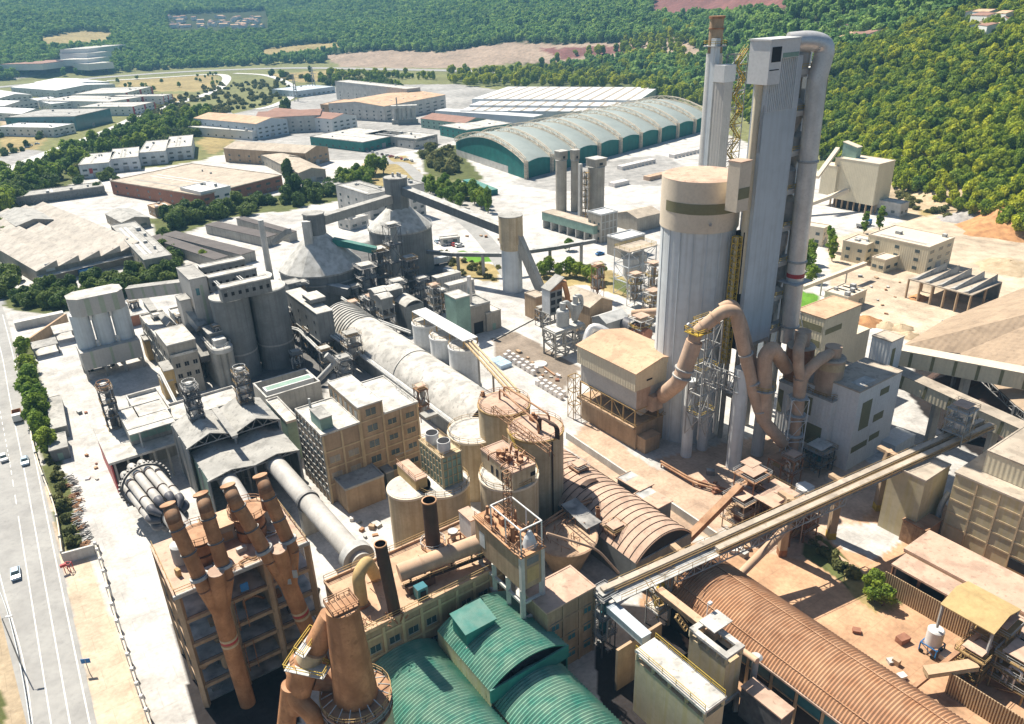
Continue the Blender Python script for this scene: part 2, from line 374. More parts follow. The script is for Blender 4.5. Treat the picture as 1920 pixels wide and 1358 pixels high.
# painted land cover, outlines as seen from the air
PAINT=[
 ('grass',[(-900,520),(-900,100),(2800,100),(2800,520)]),
 ('white',[(-900,2500),(-900,560),(0,440),(120,330),(360,280),(860,250),(1000,240),(1320,235),(1560,330),(1700,360),(1920,390),(2800,420),(2800,2500)]),
 ('grass',[(-900,560),(-900,290),(0,265),(90,262),(140,240),(215,236),(330,150),(520,150),(530,185),(430,205),(440,250),(420,290),(380,300),(120,340),(20,385),(0,430)]),
 ('dry',[(215,240),(330,175),(420,215),(440,262),(400,292),(350,250)]),
 ('dry',[(0,250),(60,225),(100,255),(60,285),(0,290)]),
 ('tan',[(0,205),(50,208),(40,250),(0,255)]),
 ('scrub',[(0,330),(120,285),(240,235),(330,225),(420,235),(370,265),(250,300),(150,340),(60,370),(0,420)]),
 ('grass',[(290,210),(390,170),(520,150),(545,170),(520,195),(430,205),(380,222),(300,225)]),
 ('dry',[(215,150),(405,140),(410,160),(370,172),(230,170)]),
 ('grey',[(-900,430),(-20,300),(50,280),(90,285),(60,320),(0,345),(-900,500)]),
 ('scrub',[(780,285),(860,270),(880,300),(905,335),(850,345),(800,330)]),
 ('scrub',[(840,135),(1290,110),(1320,190),(1250,195),(1180,165),(860,162)]),
 ('scrub',[(-200,600),(-200,430),(0,425),(15,540),(90,560),(330,500),(335,530),(230,560),(100,588),(30,585),(0,570)]),
 ('scrub',[(280,410),(400,400),(530,365),(560,350),(620,350),(640,335),(700,330),(720,350),(640,375),(540,395),(440,405),(330,440),(350,500),(310,480)]),
 ('grey',[(990,320),(1240,290),(1320,330),(1230,350),(1160,345),(1050,360),(960,345)]),
 ('dry',[(640,330),(700,300),(760,290),(790,330),(720,350)]),
 ('grass',[(790,325),(860,340),(900,380),(820,372),(760,340)]),
 ('grey',[(545,190),(640,160),(860,158),(1240,215),(1000,232),(860,262),(700,300),(560,300),(440,262),(430,215)]),
 ('dry',[(800,472),(940,500),(940,530),(870,520),(820,490)]),
 ('lawn',[(855,470),(940,475),(940,490),(880,492)]),
 ('dry',[(1010,510),(1140,505),(1180,530),(1180,560),(1100,535),(1010,540)]),
 ('scrub',[(1140,520),(1180,530),(1185,556),(1150,540)]),
 ('lawn',[(1520,430),(1570,440),(1570,452),(1520,440)]),
 ('lawn',[(1500,545),(1540,555),(1530,585),(1480,590),(1440,620),(1440,580)]),
 ('yard',[(922,635),(965,620),(1090,690),(1050,740),(1000,700),(930,670)]),
 ('tan',[(1640,285),(1790,300),(1920,360),(2800,430),(2800,700),(1700,640),(1650,560),(1700,420),(1660,380)]),
 ('dry',[(1690,335),(1760,345),(1780,370),(1740,400),(1790,400),(1810,425),(1740,415),(1700,380)]),
 ('cream',[(1550,450),(1760,400),(2100,460),(2100,700),(1700,640),(1560,560)]),
 ('orsoil',[(1830,400),(1870,378),(1930,385),(1930,430),(1870,425)]),
 ('rock',[(1655,283),(1740,290),(1760,305),(1700,318),(1650,310)]),
 ('orange',[(1200,1130),(1250,1010),(1420,1030),(1500,1050),(1640,950),(1700,900),(1800,960),(2800,1100),(2800,2500),(1300,2500)]),
 ('pink',[(1060,840),(1260,1000),(1330,1010),(1470,900),(1400,860),(1230,880),(1100,790)]),
 ('pink',[(1230,860),(1500,800),(1700,900),(1640,960),(1500,1050),(1420,1030),(1330,960)]),
 ('white',[(1560,985),(1690,980),(1700,1010),(1640,1050),(1560,1020)]),
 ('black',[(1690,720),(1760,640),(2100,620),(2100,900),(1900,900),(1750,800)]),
 ('scrub',[(1500,1020),(1545,1010),(1600,1060),(1680,1110),(1690,1135),(1640,1140),(1560,1080),(1500,1040)]),
 ('dry',[(1580,1085),(1640,1090),(1685,1140),(1640,1150),(1600,1120)]),
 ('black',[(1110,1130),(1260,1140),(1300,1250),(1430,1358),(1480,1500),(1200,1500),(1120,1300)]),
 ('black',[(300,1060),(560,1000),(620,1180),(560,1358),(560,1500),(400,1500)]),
 ('plant',[(470,560),(560,500),(700,450),(820,470),(900,560),(780,610),(640,650),(600,760),(480,790),(460,700)]),  # dark cement dust, with the shade among the machinery painted in
 ('asph',[(-900,2500),(-900,700),(-300,540),(0,545),(24,655),(50,760),(70,850),(82,900),(180,1358),(400,2500)]),
 ('tan',[(0,1110),(18,1150),(40,1240),(56,1358),(200,2500),(-900,2500),(-900,1000)]),
 ('cream',[(82,900),(105,880),(285,1358),(600,2500),(400,2500),(180,1358)]),
 ('scrub',[(25,640),(60,645),(85,735),(110,850),(130,910),(150,1000),(165,1030),(125,1045),(100,960),(70,830),(45,740)]),
 ('scrub',[(0,1295),(6,1310),(10,1358),(-200,1500),(-200,1300)]),
 # far land
 ('rock',[(600,104),(720,94),(830,98),(960,78),(1040,84),(1210,78),(1215,98),(1060,120),(960,118),(880,128),(780,128),(640,126)]),
 ('red',[(1010,92),(1210,84),(1200,95),(1060,112)]),
 ('red',[(1218,8),(1240,-5),(1470,-5),(1480,14),(1380,24),(1230,24)]),
 ('rock',[(1195,75),(1300,70),(1320,110),(1260,112),(1200,95)]),
 ('dry',[(480,95),(560,84),(640,80),(640,88),(560,96),(500,104)]),
 ('dry',[(70,72),(150,58),(215,62),(200,78),(90,84)]),
 ('dry',[(500,140),(620,132),(640,150),(560,155)]),
 ('grey',[(20,140),(70,132),(140,95),(160,98),(150,128),(90,138),(30,148)]),
]
def build_ground():
    az=np.radians(np.arange(-62,62.01,.27)); r=[20.]
    while r[-1]<9000: r.append(r[-1]*(1.0062 if r[-1]>55 else 1.1))
    r=np.array(r); Rr,A=np.meshgrid(r,az,indexing='ij'); X=Rr*np.sin(A); Y=Rr*np.cos(A); Z=terr(X,Y)
    flat=Z<.5
    Z=Z+ (rng.random(Z.shape)-.5)*np.where(Z>1,2.0,0)
    px,py=PRn(X,Y,np.where(flat,0,Z))
    col=np.zeros(X.shape+(4,)); col[...,3]=1
    hill=Z>2; col[...,:3]=np.array(C_['white']); col[hill,:3]=C_['forest']
    # shift outlines by noise for uneven edges on natural covers
    nx=np.sin(X*.21+np.sin(Y*.13)*2)*2.2+np.sin(X*.07+Y*.05)*2; ny=np.sin(Y*.19+np.sin(X*.17)*2)*1.2
    far=[]
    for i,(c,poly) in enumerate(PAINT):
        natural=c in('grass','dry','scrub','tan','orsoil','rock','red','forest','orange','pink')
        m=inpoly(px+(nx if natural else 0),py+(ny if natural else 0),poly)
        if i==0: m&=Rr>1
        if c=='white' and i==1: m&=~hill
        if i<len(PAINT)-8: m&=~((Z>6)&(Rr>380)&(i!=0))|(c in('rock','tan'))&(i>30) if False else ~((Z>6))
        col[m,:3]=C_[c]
    me=bpy.data.meshes.new('ground'); nr,na=X.shape
    me.vertices.add(nr*na); me.vertices.foreach_set('co',np.stack([X,Y,Z],-1).astype(np.float32).ravel())
    I=np.arange(nr*na).reshape(nr,na); q=np.stack([I[:-1,:-1],I[:-1,1:],I[1:,1:],I[1:,:-1]],-1).reshape(-1,4)[:,::-1]
    me.loops.add(q.size); me.loops.foreach_set('vertex_index',q.ravel().astype(np.int32)); me.polygons.add(len(q))
    me.polygons.foreach_set('loop_start',np.arange(0,q.size,4,dtype=np.int32)); 
    me.update(calc_edges=True); a=me.color_attributes.new('cover','FLOAT_COLOR','POINT'); a.data.foreach_set('color',col.astype(np.float32).ravel())
    me.polygons.foreach_set('use_smooth',np.ones(len(q),bool))
    m=bpy.data.materials.new('ground_cover'); m.use_nodes=True; N=m.node_tree.nodes; L=m.node_tree.links; b=N['Principled BSDF']; b.inputs['Roughness'].default_value=.95; b.inputs['Specular IOR Level'].default_value=.15
    at=N.new('ShaderNodeAttribute'); at.attribute_name='cover'; g=N.new('ShaderNodeNewGeometry')
    prev=at.outputs['Color']
    for sc,lo,hi,det in ((.02,.78,1.16,6),(.18,.74,1.2,8),(1.3,.86,1.12,5)):
        n=N.new('ShaderNodeTexNoise'); n.inputs['Scale'].default_value=sc; n.inputs['Detail'].default_value=det; L.new(g.outputs['Position'],n.inputs[0])
        mr=N.new('ShaderNodeMapRange'); mr.inputs[1].default_value=.3; mr.inputs[2].default_value=.7; mr.inputs[3].default_value=lo; mr.inputs[4].default_value=hi; L.new(n.outputs[0],mr.inputs[0])
        vm=N.new('ShaderNodeVectorMath'); vm.operation='SCALE'; L.new(prev,vm.inputs[0]); L.new(mr.outputs[0],vm.inputs['Scale']); prev=vm.outputs[0]
    L.new(prev,b.inputs['Base Color'])
    # stains, tyre dust and slab joints of the paved yard
    mp=N.new('ShaderNodeMapping'); mp.vector_type='TEXTURE'; mp.inputs['Rotation'].default_value=(0,0,GA); L.new(g.outputs['Position'],mp.inputs[0])
    for ty,lo,hi,v0 in (('blot',.56,.70,.80),('blot2',.58,.72,.72),('track',.55,.75,.84),('joint',.5,.51,.86)):
        if ty=='joint':
            n=N.new('ShaderNodeTexBrick'); n.inputs['Scale'].default_value=1; n.inputs['Mortar Size'].default_value=.07; n.inputs['Brick Width'].default_value=7; n.inputs['Row Height'].default_value=5; L.new(mp.outputs[0],n.inputs[0]); fo=n.outputs['Fac']
        else:
            n=N.new('ShaderNodeTexNoise'); n.inputs['Scale'].default_value={'blot':.045,'blot2':.16,'track':.6}[ty]; n.inputs['Detail'].default_value=9; n.inputs['Roughness'].default_value=.65
            if ty=='track':
                m2=N.new('ShaderNodeMapping'); m2.inputs['Scale'].default_value=(1,.07,1); L.new(mp.outputs[0],m2.inputs[0]); L.new(m2.outputs[0],n.inputs[0])
            else: n.inputs['Distortion'].default_value=1.2; L.new(g.outputs['Position'],n.inputs[0])
            fo=n.outputs[0]
        mr=N.new('ShaderNodeMapRange'); mr.inputs[1].default_value=lo; mr.inputs[2].default_value=hi; mr.inputs[3].default_value=1; mr.inputs[4].default_value=v0; L.new(fo,mr.inputs[0])
        vm=N.new('ShaderNodeVectorMath'); vm.operation='SCALE'; L.new(prev,vm.inputs[0]); L.new(mr.outputs[0],vm.inputs['Scale']); prev=vm.outputs[0]
    L.new(prev,b.inputs['Base Color'])
    bp=N.new('ShaderNodeBump'); bp.inputs['Strength'].default_value=.3; n=N.new('ShaderNodeTexNoise'); n.inputs['Scale'].default_value=.9; n.inputs['Detail'].default_value=8; L.new(g.outputs['Position'],n.inputs[0]); L.new(n.outputs[0],bp.inputs['Height']); bp.inputs['Distance'].default_value=.3; L.new(bp.outputs[0],b.inputs['Normal'])
    me.materials.append(m); o=bpy.data.objects.new('ground',me); S.collection.objects.link(o); o['kind']='structure'
build_ground()
# ---------------------------------------------------------------- trees
def crown_mesh(name,m,nc,leaf,rx,rz,ncl,seed,cone=0):
    rd=random.Random(seed); vs=[];fs=[]
    cs=[]
    for i in range(nc):
        a=rd.uniform(0,6.28); t=rd.random(); z=(t*2-1)
        rr=math.sqrt(max(0,1-z*z))*rx*rd.uniform(.35,.82)*(1-cone*t)
        cs.append((rr*math.cos(a),rr*math.sin(a),z*rz*.72,rd.uniform(.30,.48)*rx*(1-cone*.5*t)))
    cs.append((0,0,rz*.25,rx*.5)); cs.append((0,0,-rz*.25,rx*.55))
    for (x,y,z,r) in cs:
        for k in range(ncl):
            d=Vector((rd.gauss(0,1),rd.gauss(0,1),rd.gauss(.25,1))).normalized(); p=Vector((x,y,z))+d*r*rd.uniform(.72,1.08)
            n=(d+Vector((rd.gauss(0,.45),rd.gauss(0,.45),rd.gauss(0,.45)))).normalized(); u=n.orthogonal().normalized(); v=n.cross(u); an=rd.uniform(0,6.28); u,v=u*math.cos(an)+v*math.sin(an),v*math.cos(an)-u*math.sin(an)
            s=leaf*rd.uniform(.6,1.25); o=len(vs); vs+=[p-u*s-v*s*.5,p+u*s*.4-v*s*.8,p+u*s+v*s*.3,p-u*s*.2+v*s*.9]; fs.append((o,o+1,o+2,o+3))
    zs=rz
    me=bpy.data.meshes.new(name); me.from_pydata([(a.x,a.y,a.z) for a in vs],[],fs); me.materials.append(K[m]); return me
def trunk_mesh(name,h,r,top,seed):
    rd=random.Random(seed); mb=MB(); mb.tube([(0,0,0),(rd.uniform(-.2,.2),rd.uniform(-.2,.2),h*.5),(0,0,h)],[r,r*.55],6)
    for i in range(4):
        a=rd.uniform(0,6.28); mb.tube([(0,0,h*rd.uniform(.5,.8)),(math.cos(a)*top*.5,math.sin(a)*top*.5,h+top*.2)],[r*.45,r*.15],5)
    me=bpy.data.meshes.new(name); me.from_pydata(mb.v,[],mb.f); me.materials.append(K['bark']); return me
def shift(me,dz):
    for v in me.vertices: v.co.z+=dz
    return me
# unit trees: crown radius 1, scaled on placing (near ones have smaller leaves)
TREE={}
for kind,m,hz,cone,nc,leaf,ncl in (('pine','leafp',1.0,.1,14,.125,120),('dark','leafd',.85,0,15,.11,130),('bright','leafy',1.05,.1,14,.10,130),('scrub','scrub',.6,0,9,.17,60),('poplar','leafy',2.6,.35,14,.2,60),('far','leaff',1.0,.1,10,.2,44)):
    TREE[kind]=[]
    for k in range(3):
        c=shift(crown_mesh('crown_'+kind,m,nc,leaf,1,hz,ncl,k*11+len(kind)),hz*.95+(.0 if kind in('scrub','dark') else .35))
        t=trunk_mesh('trunk_'+kind,hz*1.0,.09,.8,k)
        TREE[kind].append((c,t))
def tree(p,r,kind,name,label,cat,group=None,z=None,sz=1):
    c,t=TREE[kind][random.randrange(3)]; z=terrs(p[0],p[1]) if z is None else z
    o=thing(name,label,cat,(p[0],p[1],z-.15),group); o.rotation_euler.z=random.uniform(0,6.28); s=r*random.uniform(.88,1.12); o.scale=(s,s,s*sz*random.uniform(.9,1.15))
    for nm,me in (('crown',c),('trunk',t)):
        q=bpy.data.objects.new(nm,me); S.collection.objects.link(q); q.parent=o
    return o
def scatter(name,pts,protos,label,cat):      # stuff: instances on points
    pts=np.array(pts); me=bpy.data.meshes.new(name); me.from_pydata([tuple(p[:3]) for p in pts],[],[])
    for an,ix,ty in (('sc',3,'FLOAT'),('ro',4,'FLOAT'),('hh',5,'FLOAT')):
        a=me.attributes.new(an,ty,'POINT'); a.data.foreach_set('value',pts[:,ix].astype(np.float32))
    a=me.attributes.new('pi','INT','POINT'); a.data.foreach_set('value',rng.integers(0,len(protos),len(pts)).astype(np.int32))
    col=bpy.data.collections.new('kinds_'+name)
    for i,(c,t) in enumerate(protos):
        q=bpy.data.objects.new('kind_%d'%i,c); col.objects.link(q)
    o=bpy.data.objects.new(name,me); S.collection.objects.link(o)
    ng=bpy.data.node_groups.new('scatter_'+name,'GeometryNodeTree'); ng.interface.new_socket('Geometry',in_out='INPUT',socket_type='NodeSocketGeometry'); ng.interface.new_socket('Geometry',in_out='OUTPUT',socket_type='NodeSocketGeometry')
    N=ng.nodes;L=ng.links; gi=N.new('NodeGroupInput'); go=N.new('NodeGroupOutput'); ip=N.new('GeometryNodeInstanceOnPoints'); ci=N.new('GeometryNodeCollectionInfo')
    ci.inputs[0].default_value=col; ci.inputs['Separate Children'].default_value=True; ci.inputs['Reset Children'].default_value=True
    def at(n,t):
        q=N.new('GeometryNodeInputNamedAttribute'); q.data_type=t; q.inputs[0].default_value=n; return q.outputs[0]
    L.new(gi.outputs[0],ip.inputs['Points']); L.new(ci.outputs[0],ip.inputs['Instance']); ip.inputs['Pick Instance'].default_value=True
    L.new(at('pi','INT'),ip.inputs['Instance Index'])
    cx=N.new('ShaderNodeCombineXYZ'); L.new(at('ro','FLOAT'),cx.inputs[2]); L.new(cx.outputs[0],ip.inputs['Rotation'])
    cs=N.new('ShaderNodeCombineXYZ'); s_=at('sc','FLOAT'); L.new(s_,cs.inputs[0]); L.new(s_,cs.inputs[1]); L.new(at('hh','FLOAT'),cs.inputs[2]); L.new(cs.outputs[0],ip.inputs['Scale'])
    L.new(ip.outputs[0],go.inputs[0]); md=o.modifiers.new('scatter','NODES'); md.node_group=ng
    tag(o,label,cat,kind='stuff'); return o
def bare(px,py):     # clearings in the wood, quarry faces, far roads
    m=np.zeros(px.shape,bool)
    for c,poly in PAINT[-8:]: m|=inpoly(px,py,poly)|inpoly(px,py-9,poly)
    m|=inpoly(px,py,[(315,28),(500,20),(508,62),(318,66)])
    for poly in ([(1400,155),(1440,165),(1420,180),(1380,170)],[(1690,160),(1720,165),(1705,175)],[(310,30),(500,22),(505,52),(320,58)],[(1570,60),(1680,55),(1690,85),(1570,85)],[(1840,10),(1920,8),(1920,70),(1880,75)]): m|=inpoly(px,py,poly)&(rng.random(px.shape)<.75)
    return m
def thin(x,y,sc,idx):     # dart throwing on a grid
    seen=set(); out=[]
    for i in idx:
        c=(int(x[i]//sc),int(y[i]//sc))
        if c in seen: continue
        seen.add(c); out.append(i)
    return out
# wood on the hills
def field(n,az0,az1,r0f,r1,dens):
    P=[]
    A=np.radians(rng.uniform(az0,az1,n)); rr=np.sqrt(rng.uniform(0,1,n)*(r1**2-300**2)+300**2)
    x=rr*np.sin(A);y=rr*np.cos(A);z=terr(x,y); base=np.interp(A,AZK,R0K)
    return x,y,z,rr,base
x,y,z,rr,base=field(150000,-36,34,0,3600,1)
px,py=PRn(x,y,z)
k=(rr>base+12)&(px>-40)&(px<1960)&(py<420)&(py>-60)&~bare(px,py)
nr=thin(x,y,8.5,np.where(k&(rr>=800))[0])
pts=[(x[i],y[i],z[i]-.8,random.uniform(4.3,7.2),random.uniform(0,6.28),random.uniform(4.5,7.5)) for i in nr]
scatter('hillside_forest',pts,TREE['far'],'dense blue green forest covering the far hills','forest')
x,y,z,rr,base=field(16000,2,37,0,820,1); px,py=PRn(x,y,z)
k=(rr>base+4)&(rr<830)&(px>840)&(px<1960)&(py>-40)&~bare(px,py)
gap=np.sin(x*.045+np.sin(y*.03)*2.2)+np.sin(y*.05+x*.021+1)+np.sin(x*.11)*np.sin(y*.13)*.6; k&=~(gap>1.75)
idx=thin(x,y,5.2,np.where(k)[0]); idx.sort(key=lambda i:rr[i])
nearp=[i for i in idx if px[i]>1500 and px[i]<1930 and rr[i]<800][:250]; ns=set(nearp)
for i in nearp:
    tree((x[i],y[i]),random.uniform(2.6,4.4),'pine','pine_tree','bright green rounded pine on the lower slope of the wooded hill at right','tree','pines on the lower right hillside',z=z[i],sz=1.15)
pts=[(x[i],y[i],z[i]-.5,q,random.uniform(0,6.28),q*1.15) for i in idx if i not in ns for q in (random.uniform(2.8,4.8),)]
scatter('pine_wood',pts,TREE['pine']+TREE['dark'][:1]+TREE['bright'][:1],'thick bright green pine wood on the upper right hillside','forest')
# ---------------------------------------------------------------- building helpers
def V3(p,z): return Vector((p[0],p[1],z))
def R3n(pa,pb,depth,z,ang=GA,away=True):     # front edge pa->pb, depth metres away from the camera
    P=W(pa,z);Q=W(pb,z)-P; 
    if ang is None: a=Q.normalized()
    else:
        a=ax(ang); b=ax(ang+math.pi/2)
        if abs(Q.dot(a))<abs(Q.dot(b)): a=b
    U=a*Q.dot(a); n=Vector((-a.y,a.x)); 
    if n.dot(P)<0: n=-n
    return P,U,n*depth*(1 if away else -1)
def RQ(pa,pb,pc,z):    # free angle rectangle
    P=W(pa,z);Q=W(pb,z)-P;T=W(pc,z)-P;a=Q.normalized();n=Vector((-a.y,a.x));return P,Q,n*T.dot(n)
def onpl(p,P0,n):      # pixel ray meets a vertical plane through P0 with plan normal n
    u=p[0]-CX; v=p[1]-CY; v2=u*sr+v*cr; u2=u*cr-v*sr
    d=Vector((u2,F*cp-v2*sp,-F*sp-v2*cp)); t=(P0[0]*n[0]+P0[1]*n[1])/(d.x*n[0]+d.y*n[1])
    return Vector((d.x*t,d.y*t,HC+d.z*t))
def face(q,f):
    P,U,V=q
    if f=='U': return P,U.normalized(),U.length,-V.normalized()
    if f=='V': return P,V.normalized(),V.length,-U.normalized()
    if f=='U2': return P+V,U.normalized(),U.length,V.normalized()
    return P+U,V.normalized(),V.length,U.normalized()
def patch(mb,q,f,s0,s1,z0,z1,proud=.08):
    P,u,L,n=face(q,f); mb.box(P+u*s0+n*.001,u*(s1-s0),n*proud,z0,z1) if True else 0; return mb
def windows(t,q,f,n,m,w,h,z0,dz,mt='glass',s0=0,s1=None,name='window',frame=None,skip=()):
    P,u,L,nn=face(q,f); s1=L if s1 is None else s1; out=[]
    for i in range(n):
        for j in range(m):
            if (i,j) in skip: continue
            c=s0+(s1-s0)*(i+.5)/n
            o=patch(MB(),q,f,c-w/2,c+w/2,z0+j*dz,z0+j*dz+h,.06).build(name,mt,t); out.append(o)
            if frame:
                mb=MB(); a=P+u*(c-w/2)+nn*.07; 
                mb.box(P+u*(c-w/2-.1),u*(w+.2),nn*.14,z0+j*dz-.15,z0+j*dz); 
                for k in (0,.5,1): mb.box(P+u*(c-w/2+k*w-.04)+nn*.06,u*.08,nn*.05,z0+j*dz,z0+j*dz+h)
                sub(mb,'frame',frame,o,t)
    return out
def grid(mb,q,f,n,zs,w,z0,z1,proud=.18):
    P,u,L,nn=face(q,f)
    for i in range(n+1):
        c=min(max(L*i/n-w/2,0),L-w); mb.box(P+u*c,u*w,nn*proud,z0,z1-.01)
    for z in zs: mb.box(P-u*.0,u*L,nn*(proud-.03),z-w*.4,z+w*.4)
    return mb
def bld(name,label,cat,q,z0,z1,wall,roof='flat',rm='wroof',par=.5,group=None,rise=1.5,over=.3,open_=(),ax_='U'):
    P,U,V=q; u=U.normalized(); v=V.normalized(); c=P+(U+V)/2
    t=thing(name,label,cat,(c[0],c[1],z0),group)
    if open_ is True:
        mb=MB(); n=max(1,int(U.length/6)); m=max(1,int(V.length/6))
        for i in range(n+1):
            for j in range(m+1):
                if 0<i<n and 0<j<m: continue
                p=P+U*i/n+V*j/m; mb.beam(V3(p,z0),V3(p,z1),.35)
        mb.build('column',wall,t)
    else: MB().box(P,U,V,z0,z1).build('wall',wall,t)
    mb=MB()
    if roof=='flat':
        mb.box(P-u*.1-v*.1,U+u*.2,V+v*.2,z1+.003,z1+.25)
        if par:
            for a,b,cc in ((P-u*.12-v*.12,U+u*.24,v*.3),(P-u*.12+V-v*.18,U+u*.24,v*.3),(P-u*.12+v*.18,u*.3,V-v*.36),(P+U-u*.18+v*.18,u*.3,V-v*.36)): mb.box(a,b,cc,z1+.25,z1+.25+par)
    elif roof=='gable':
        if ax_=='U': A,B,L,Wd=u,v,U.length,V.length
        else: A,B,L,Wd=v,u,V.length,U.length
        o=P-A*over; L2=L+2*over
        vs=[]
        for k in (0,L2):
            for (s,z) in ((-over,z1-over*rise/Wd*2),(Wd/2,z1+rise),(Wd+over,z1-over*rise/Wd*2),(Wd+over,z1+.2-over*rise/Wd*2),(Wd/2,z1+rise+.2),(-over,z1+.2-over*rise/Wd*2)):
                vs.append(V3(o+A*k+B*s,z))
        mb.add(vs,[tuple(range(5,-1,-1)),tuple(range(6,12))]+[(i,(i+1)%6,6+(i+1)%6,6+i) for i in range(6)])
        g=MB()
        for k in (0,L): 
            d=A*.02 if k==0 else -A*.22
            g.add([V3(P+A*k+d,z1),V3(P+A*k+d+B*Wd,z1),V3(P+A*k+d+B*Wd/2,z1+rise),V3(P+A*k+d+A*.2,z1),V3(P+A*k+d+A*.2+B*Wd,z1),V3(P+A*k+d+A*.2+B*Wd/2,z1+rise)],[(0,1,2),(5,4,3),(0,3,4,1),(1,4,5,2),(2,5,3,0)])
        if open_ is not True: g.build('gable',wall,t)
    elif roof=='mono':     # rises away from edge U
        vs=[V3(P-u*over-v*over,z1),V3(P+U+u*over-v*over,z1),V3(P+U+V+u*over+v*over,z1+rise),V3(P+V-u*over+v*over,z1+rise)]
        vs+=[x+Vector((0,0,.25)) for x in vs]; mb.add(vs,[(3,2,1,0),(4,5,6,7)]+[(i,(i+1)%4,4+(i+1)%4,4+i) for i in range(4)])
        g=MB()
        if open_ is not True:
            for a in (P,P+U-u*.2): g.add([V3(a,z1-.01),V3(a+u*.2,z1-.01),V3(a+u*.2+V,z1-.01),V3(a+V,z1-.01),V3(a+V,z1+rise),V3(a+u*.2+V,z1+rise)],[(0,3,4),(1,5,2),(0,4,5,1),(3,2,5,4)])
            g.box(P+V-v*.2,U,v*.2,z1,z1+rise-.05); g.build('gable',wall,t)
    mb.build('roof',rm,t); t['_q']=1
    return t
def barrel(mb,P,U,V,z,rise,ns=20,pitch=0,amp=0,th=.25,smooth=True):   # span U, length V
    n=V.normalized(); L=V.length; s=U.length; R=(s*s/4+rise*rise)/(2*rise); c=z+rise-R; a0=math.asin(min(1,s/2/R))
    if rise>s/2: a0=math.pi/2
    if pitch: m=int(L/pitch*4); vv=[L*i/m for i in range(m+1)]; am=[amp*math.sin(i*math.pi/2+.01) for i in range(m+1)]
    else: vv=[0,L]; am=[0,0]
    def row(k,off):
        out=[]
        for i in range(ns+1):
            a=-a0+2*a0*i/ns; r=R+am[k]+off; out.append(V3(P+U/2+U.normalized()*r*math.sin(a)+n*vv[k],c+r*math.cos(a)))
        return out
    rows=[row(k,0) for k in range(len(vv))]; vs=[p for r in rows for p in r]; w=ns+1; fs=[]
    for k in range(len(vv)-1):
        for i in range(ns): fs.append((k*w+i,(k+1)*w+i,(k+1)*w+i+1,k*w+i+1))
    mb.add(vs,fs,smooth and not pitch)
    for k in (0,len(vv)-1):
        a=rows[k]; b=row(k,-th); mb.add(a+b,[(i,i+1,w+i+1,w+i) for i in range(ns)])
    return mb
def arc_ribs(mb,P,U,V,z,rise,ks,t=.25,h=.25,ns=18):
    n=V.normalized(); s=U.length; R=(s*s/4+rise*rise)/(2*rise)+h*.4; c=z+rise-(s*s/4+rise*rise)/(2*rise); a0=math.asin(min(1,s/2/R))
    for k in ks:
        pr=None
        for i in range(ns+1):
            a=-a0+2*a0*i/ns; p=V3(P+U/2+U.normalized()*R*math.sin(a)+n*k,c+R*math.cos(a))
            if pr: mb.beam(pr,p,t,h)
            pr=p
    return mb
def gallery(name,label,a,b,w,h,m,rm,cat='conveyor',stripes=None,sm='olivel',piers=(),pm='conc',pw=1.6,group=None,belts=None):
    a=Vector(a);b=Vector(b); t=thing(name,label,cat,((a.x+b.x)/2,(a.y+b.y)/2,0),group)
    mb=MB().beam(a,b,w,h); mb.build('casing',m,t); d=(b-a).normalized(); side=Vector((-d.y,d.x,0)).normalized(); up=side.cross(d)*-1
    if up.z<0: up=-up
    o=up*(h/2+.1); MB().beam(a+o,b+o,w+.3,.18).build('roof',rm,t)
    if stripes:
        L=(b-a).length
        for s in (1,-1):
            for k in range(int(L/stripes)):
                c=a+d*(stripes*(k+.5)); q=c+side*s*(w/2+.02)
                MB().beam(q-d*.35,q+d*.35,.07,h*.94).build('stripe',sm,t)
    for k in piers:
        c=a.lerp(b,k); MB().beam((c.x,c.y,0),(c.x,c.y,c.z-h/2),pw,pw).build('pier',pm,t)
    return t
def handrail(t,pts,z,m='orail',closed=False,h=1.1,st=2.4,th=.08,name='railing'):
    return MB().rail(pts,z,h,st,th,closed).build(name,m,t)
def circ(c,r,n=24,z=None): return [(c[0]+r*math.cos(2*math.pi*i/n),c[1]+r*math.sin(2*math.pi*i/n)) for i in range(n)]
def silo(name,label,c,r,z0,z1,m,group=None,rim='creamp',roofm='wroof',rail=None,cat='silo',n=40,bands=0,bm='conc',cone=0):
    t=thing(name,label,cat,(c[0],c[1],z0),group)
    MB().lathe(c,[(r,z0),(r,z1)],n).build('shell',m,t)
    mb=MB().lathe(c,[(r+.18,z1-.35),(r+.18,z1+.12)],n)
    mb.build('rim',rim,t)
    MB().lathe(c,[(r-.15,z1+.12),(max(.2,r-.2 if not cone else .3),z1+.2+cone)],n).build('roof',roofm,t)
    if bands:
        mb=MB()
        for k in range(1,bands+1):
            z=z0+(z1-z0)*k/(bands+1); mb.lathe(c,[(r+.06,z),(r+.06,z+.15)],n)
        mb.build('band',bm,t)
    if rail: handrail(t,[(x,y) for x,y in circ(c,r-.1,18)],z1+.15,rail,True)
    return t
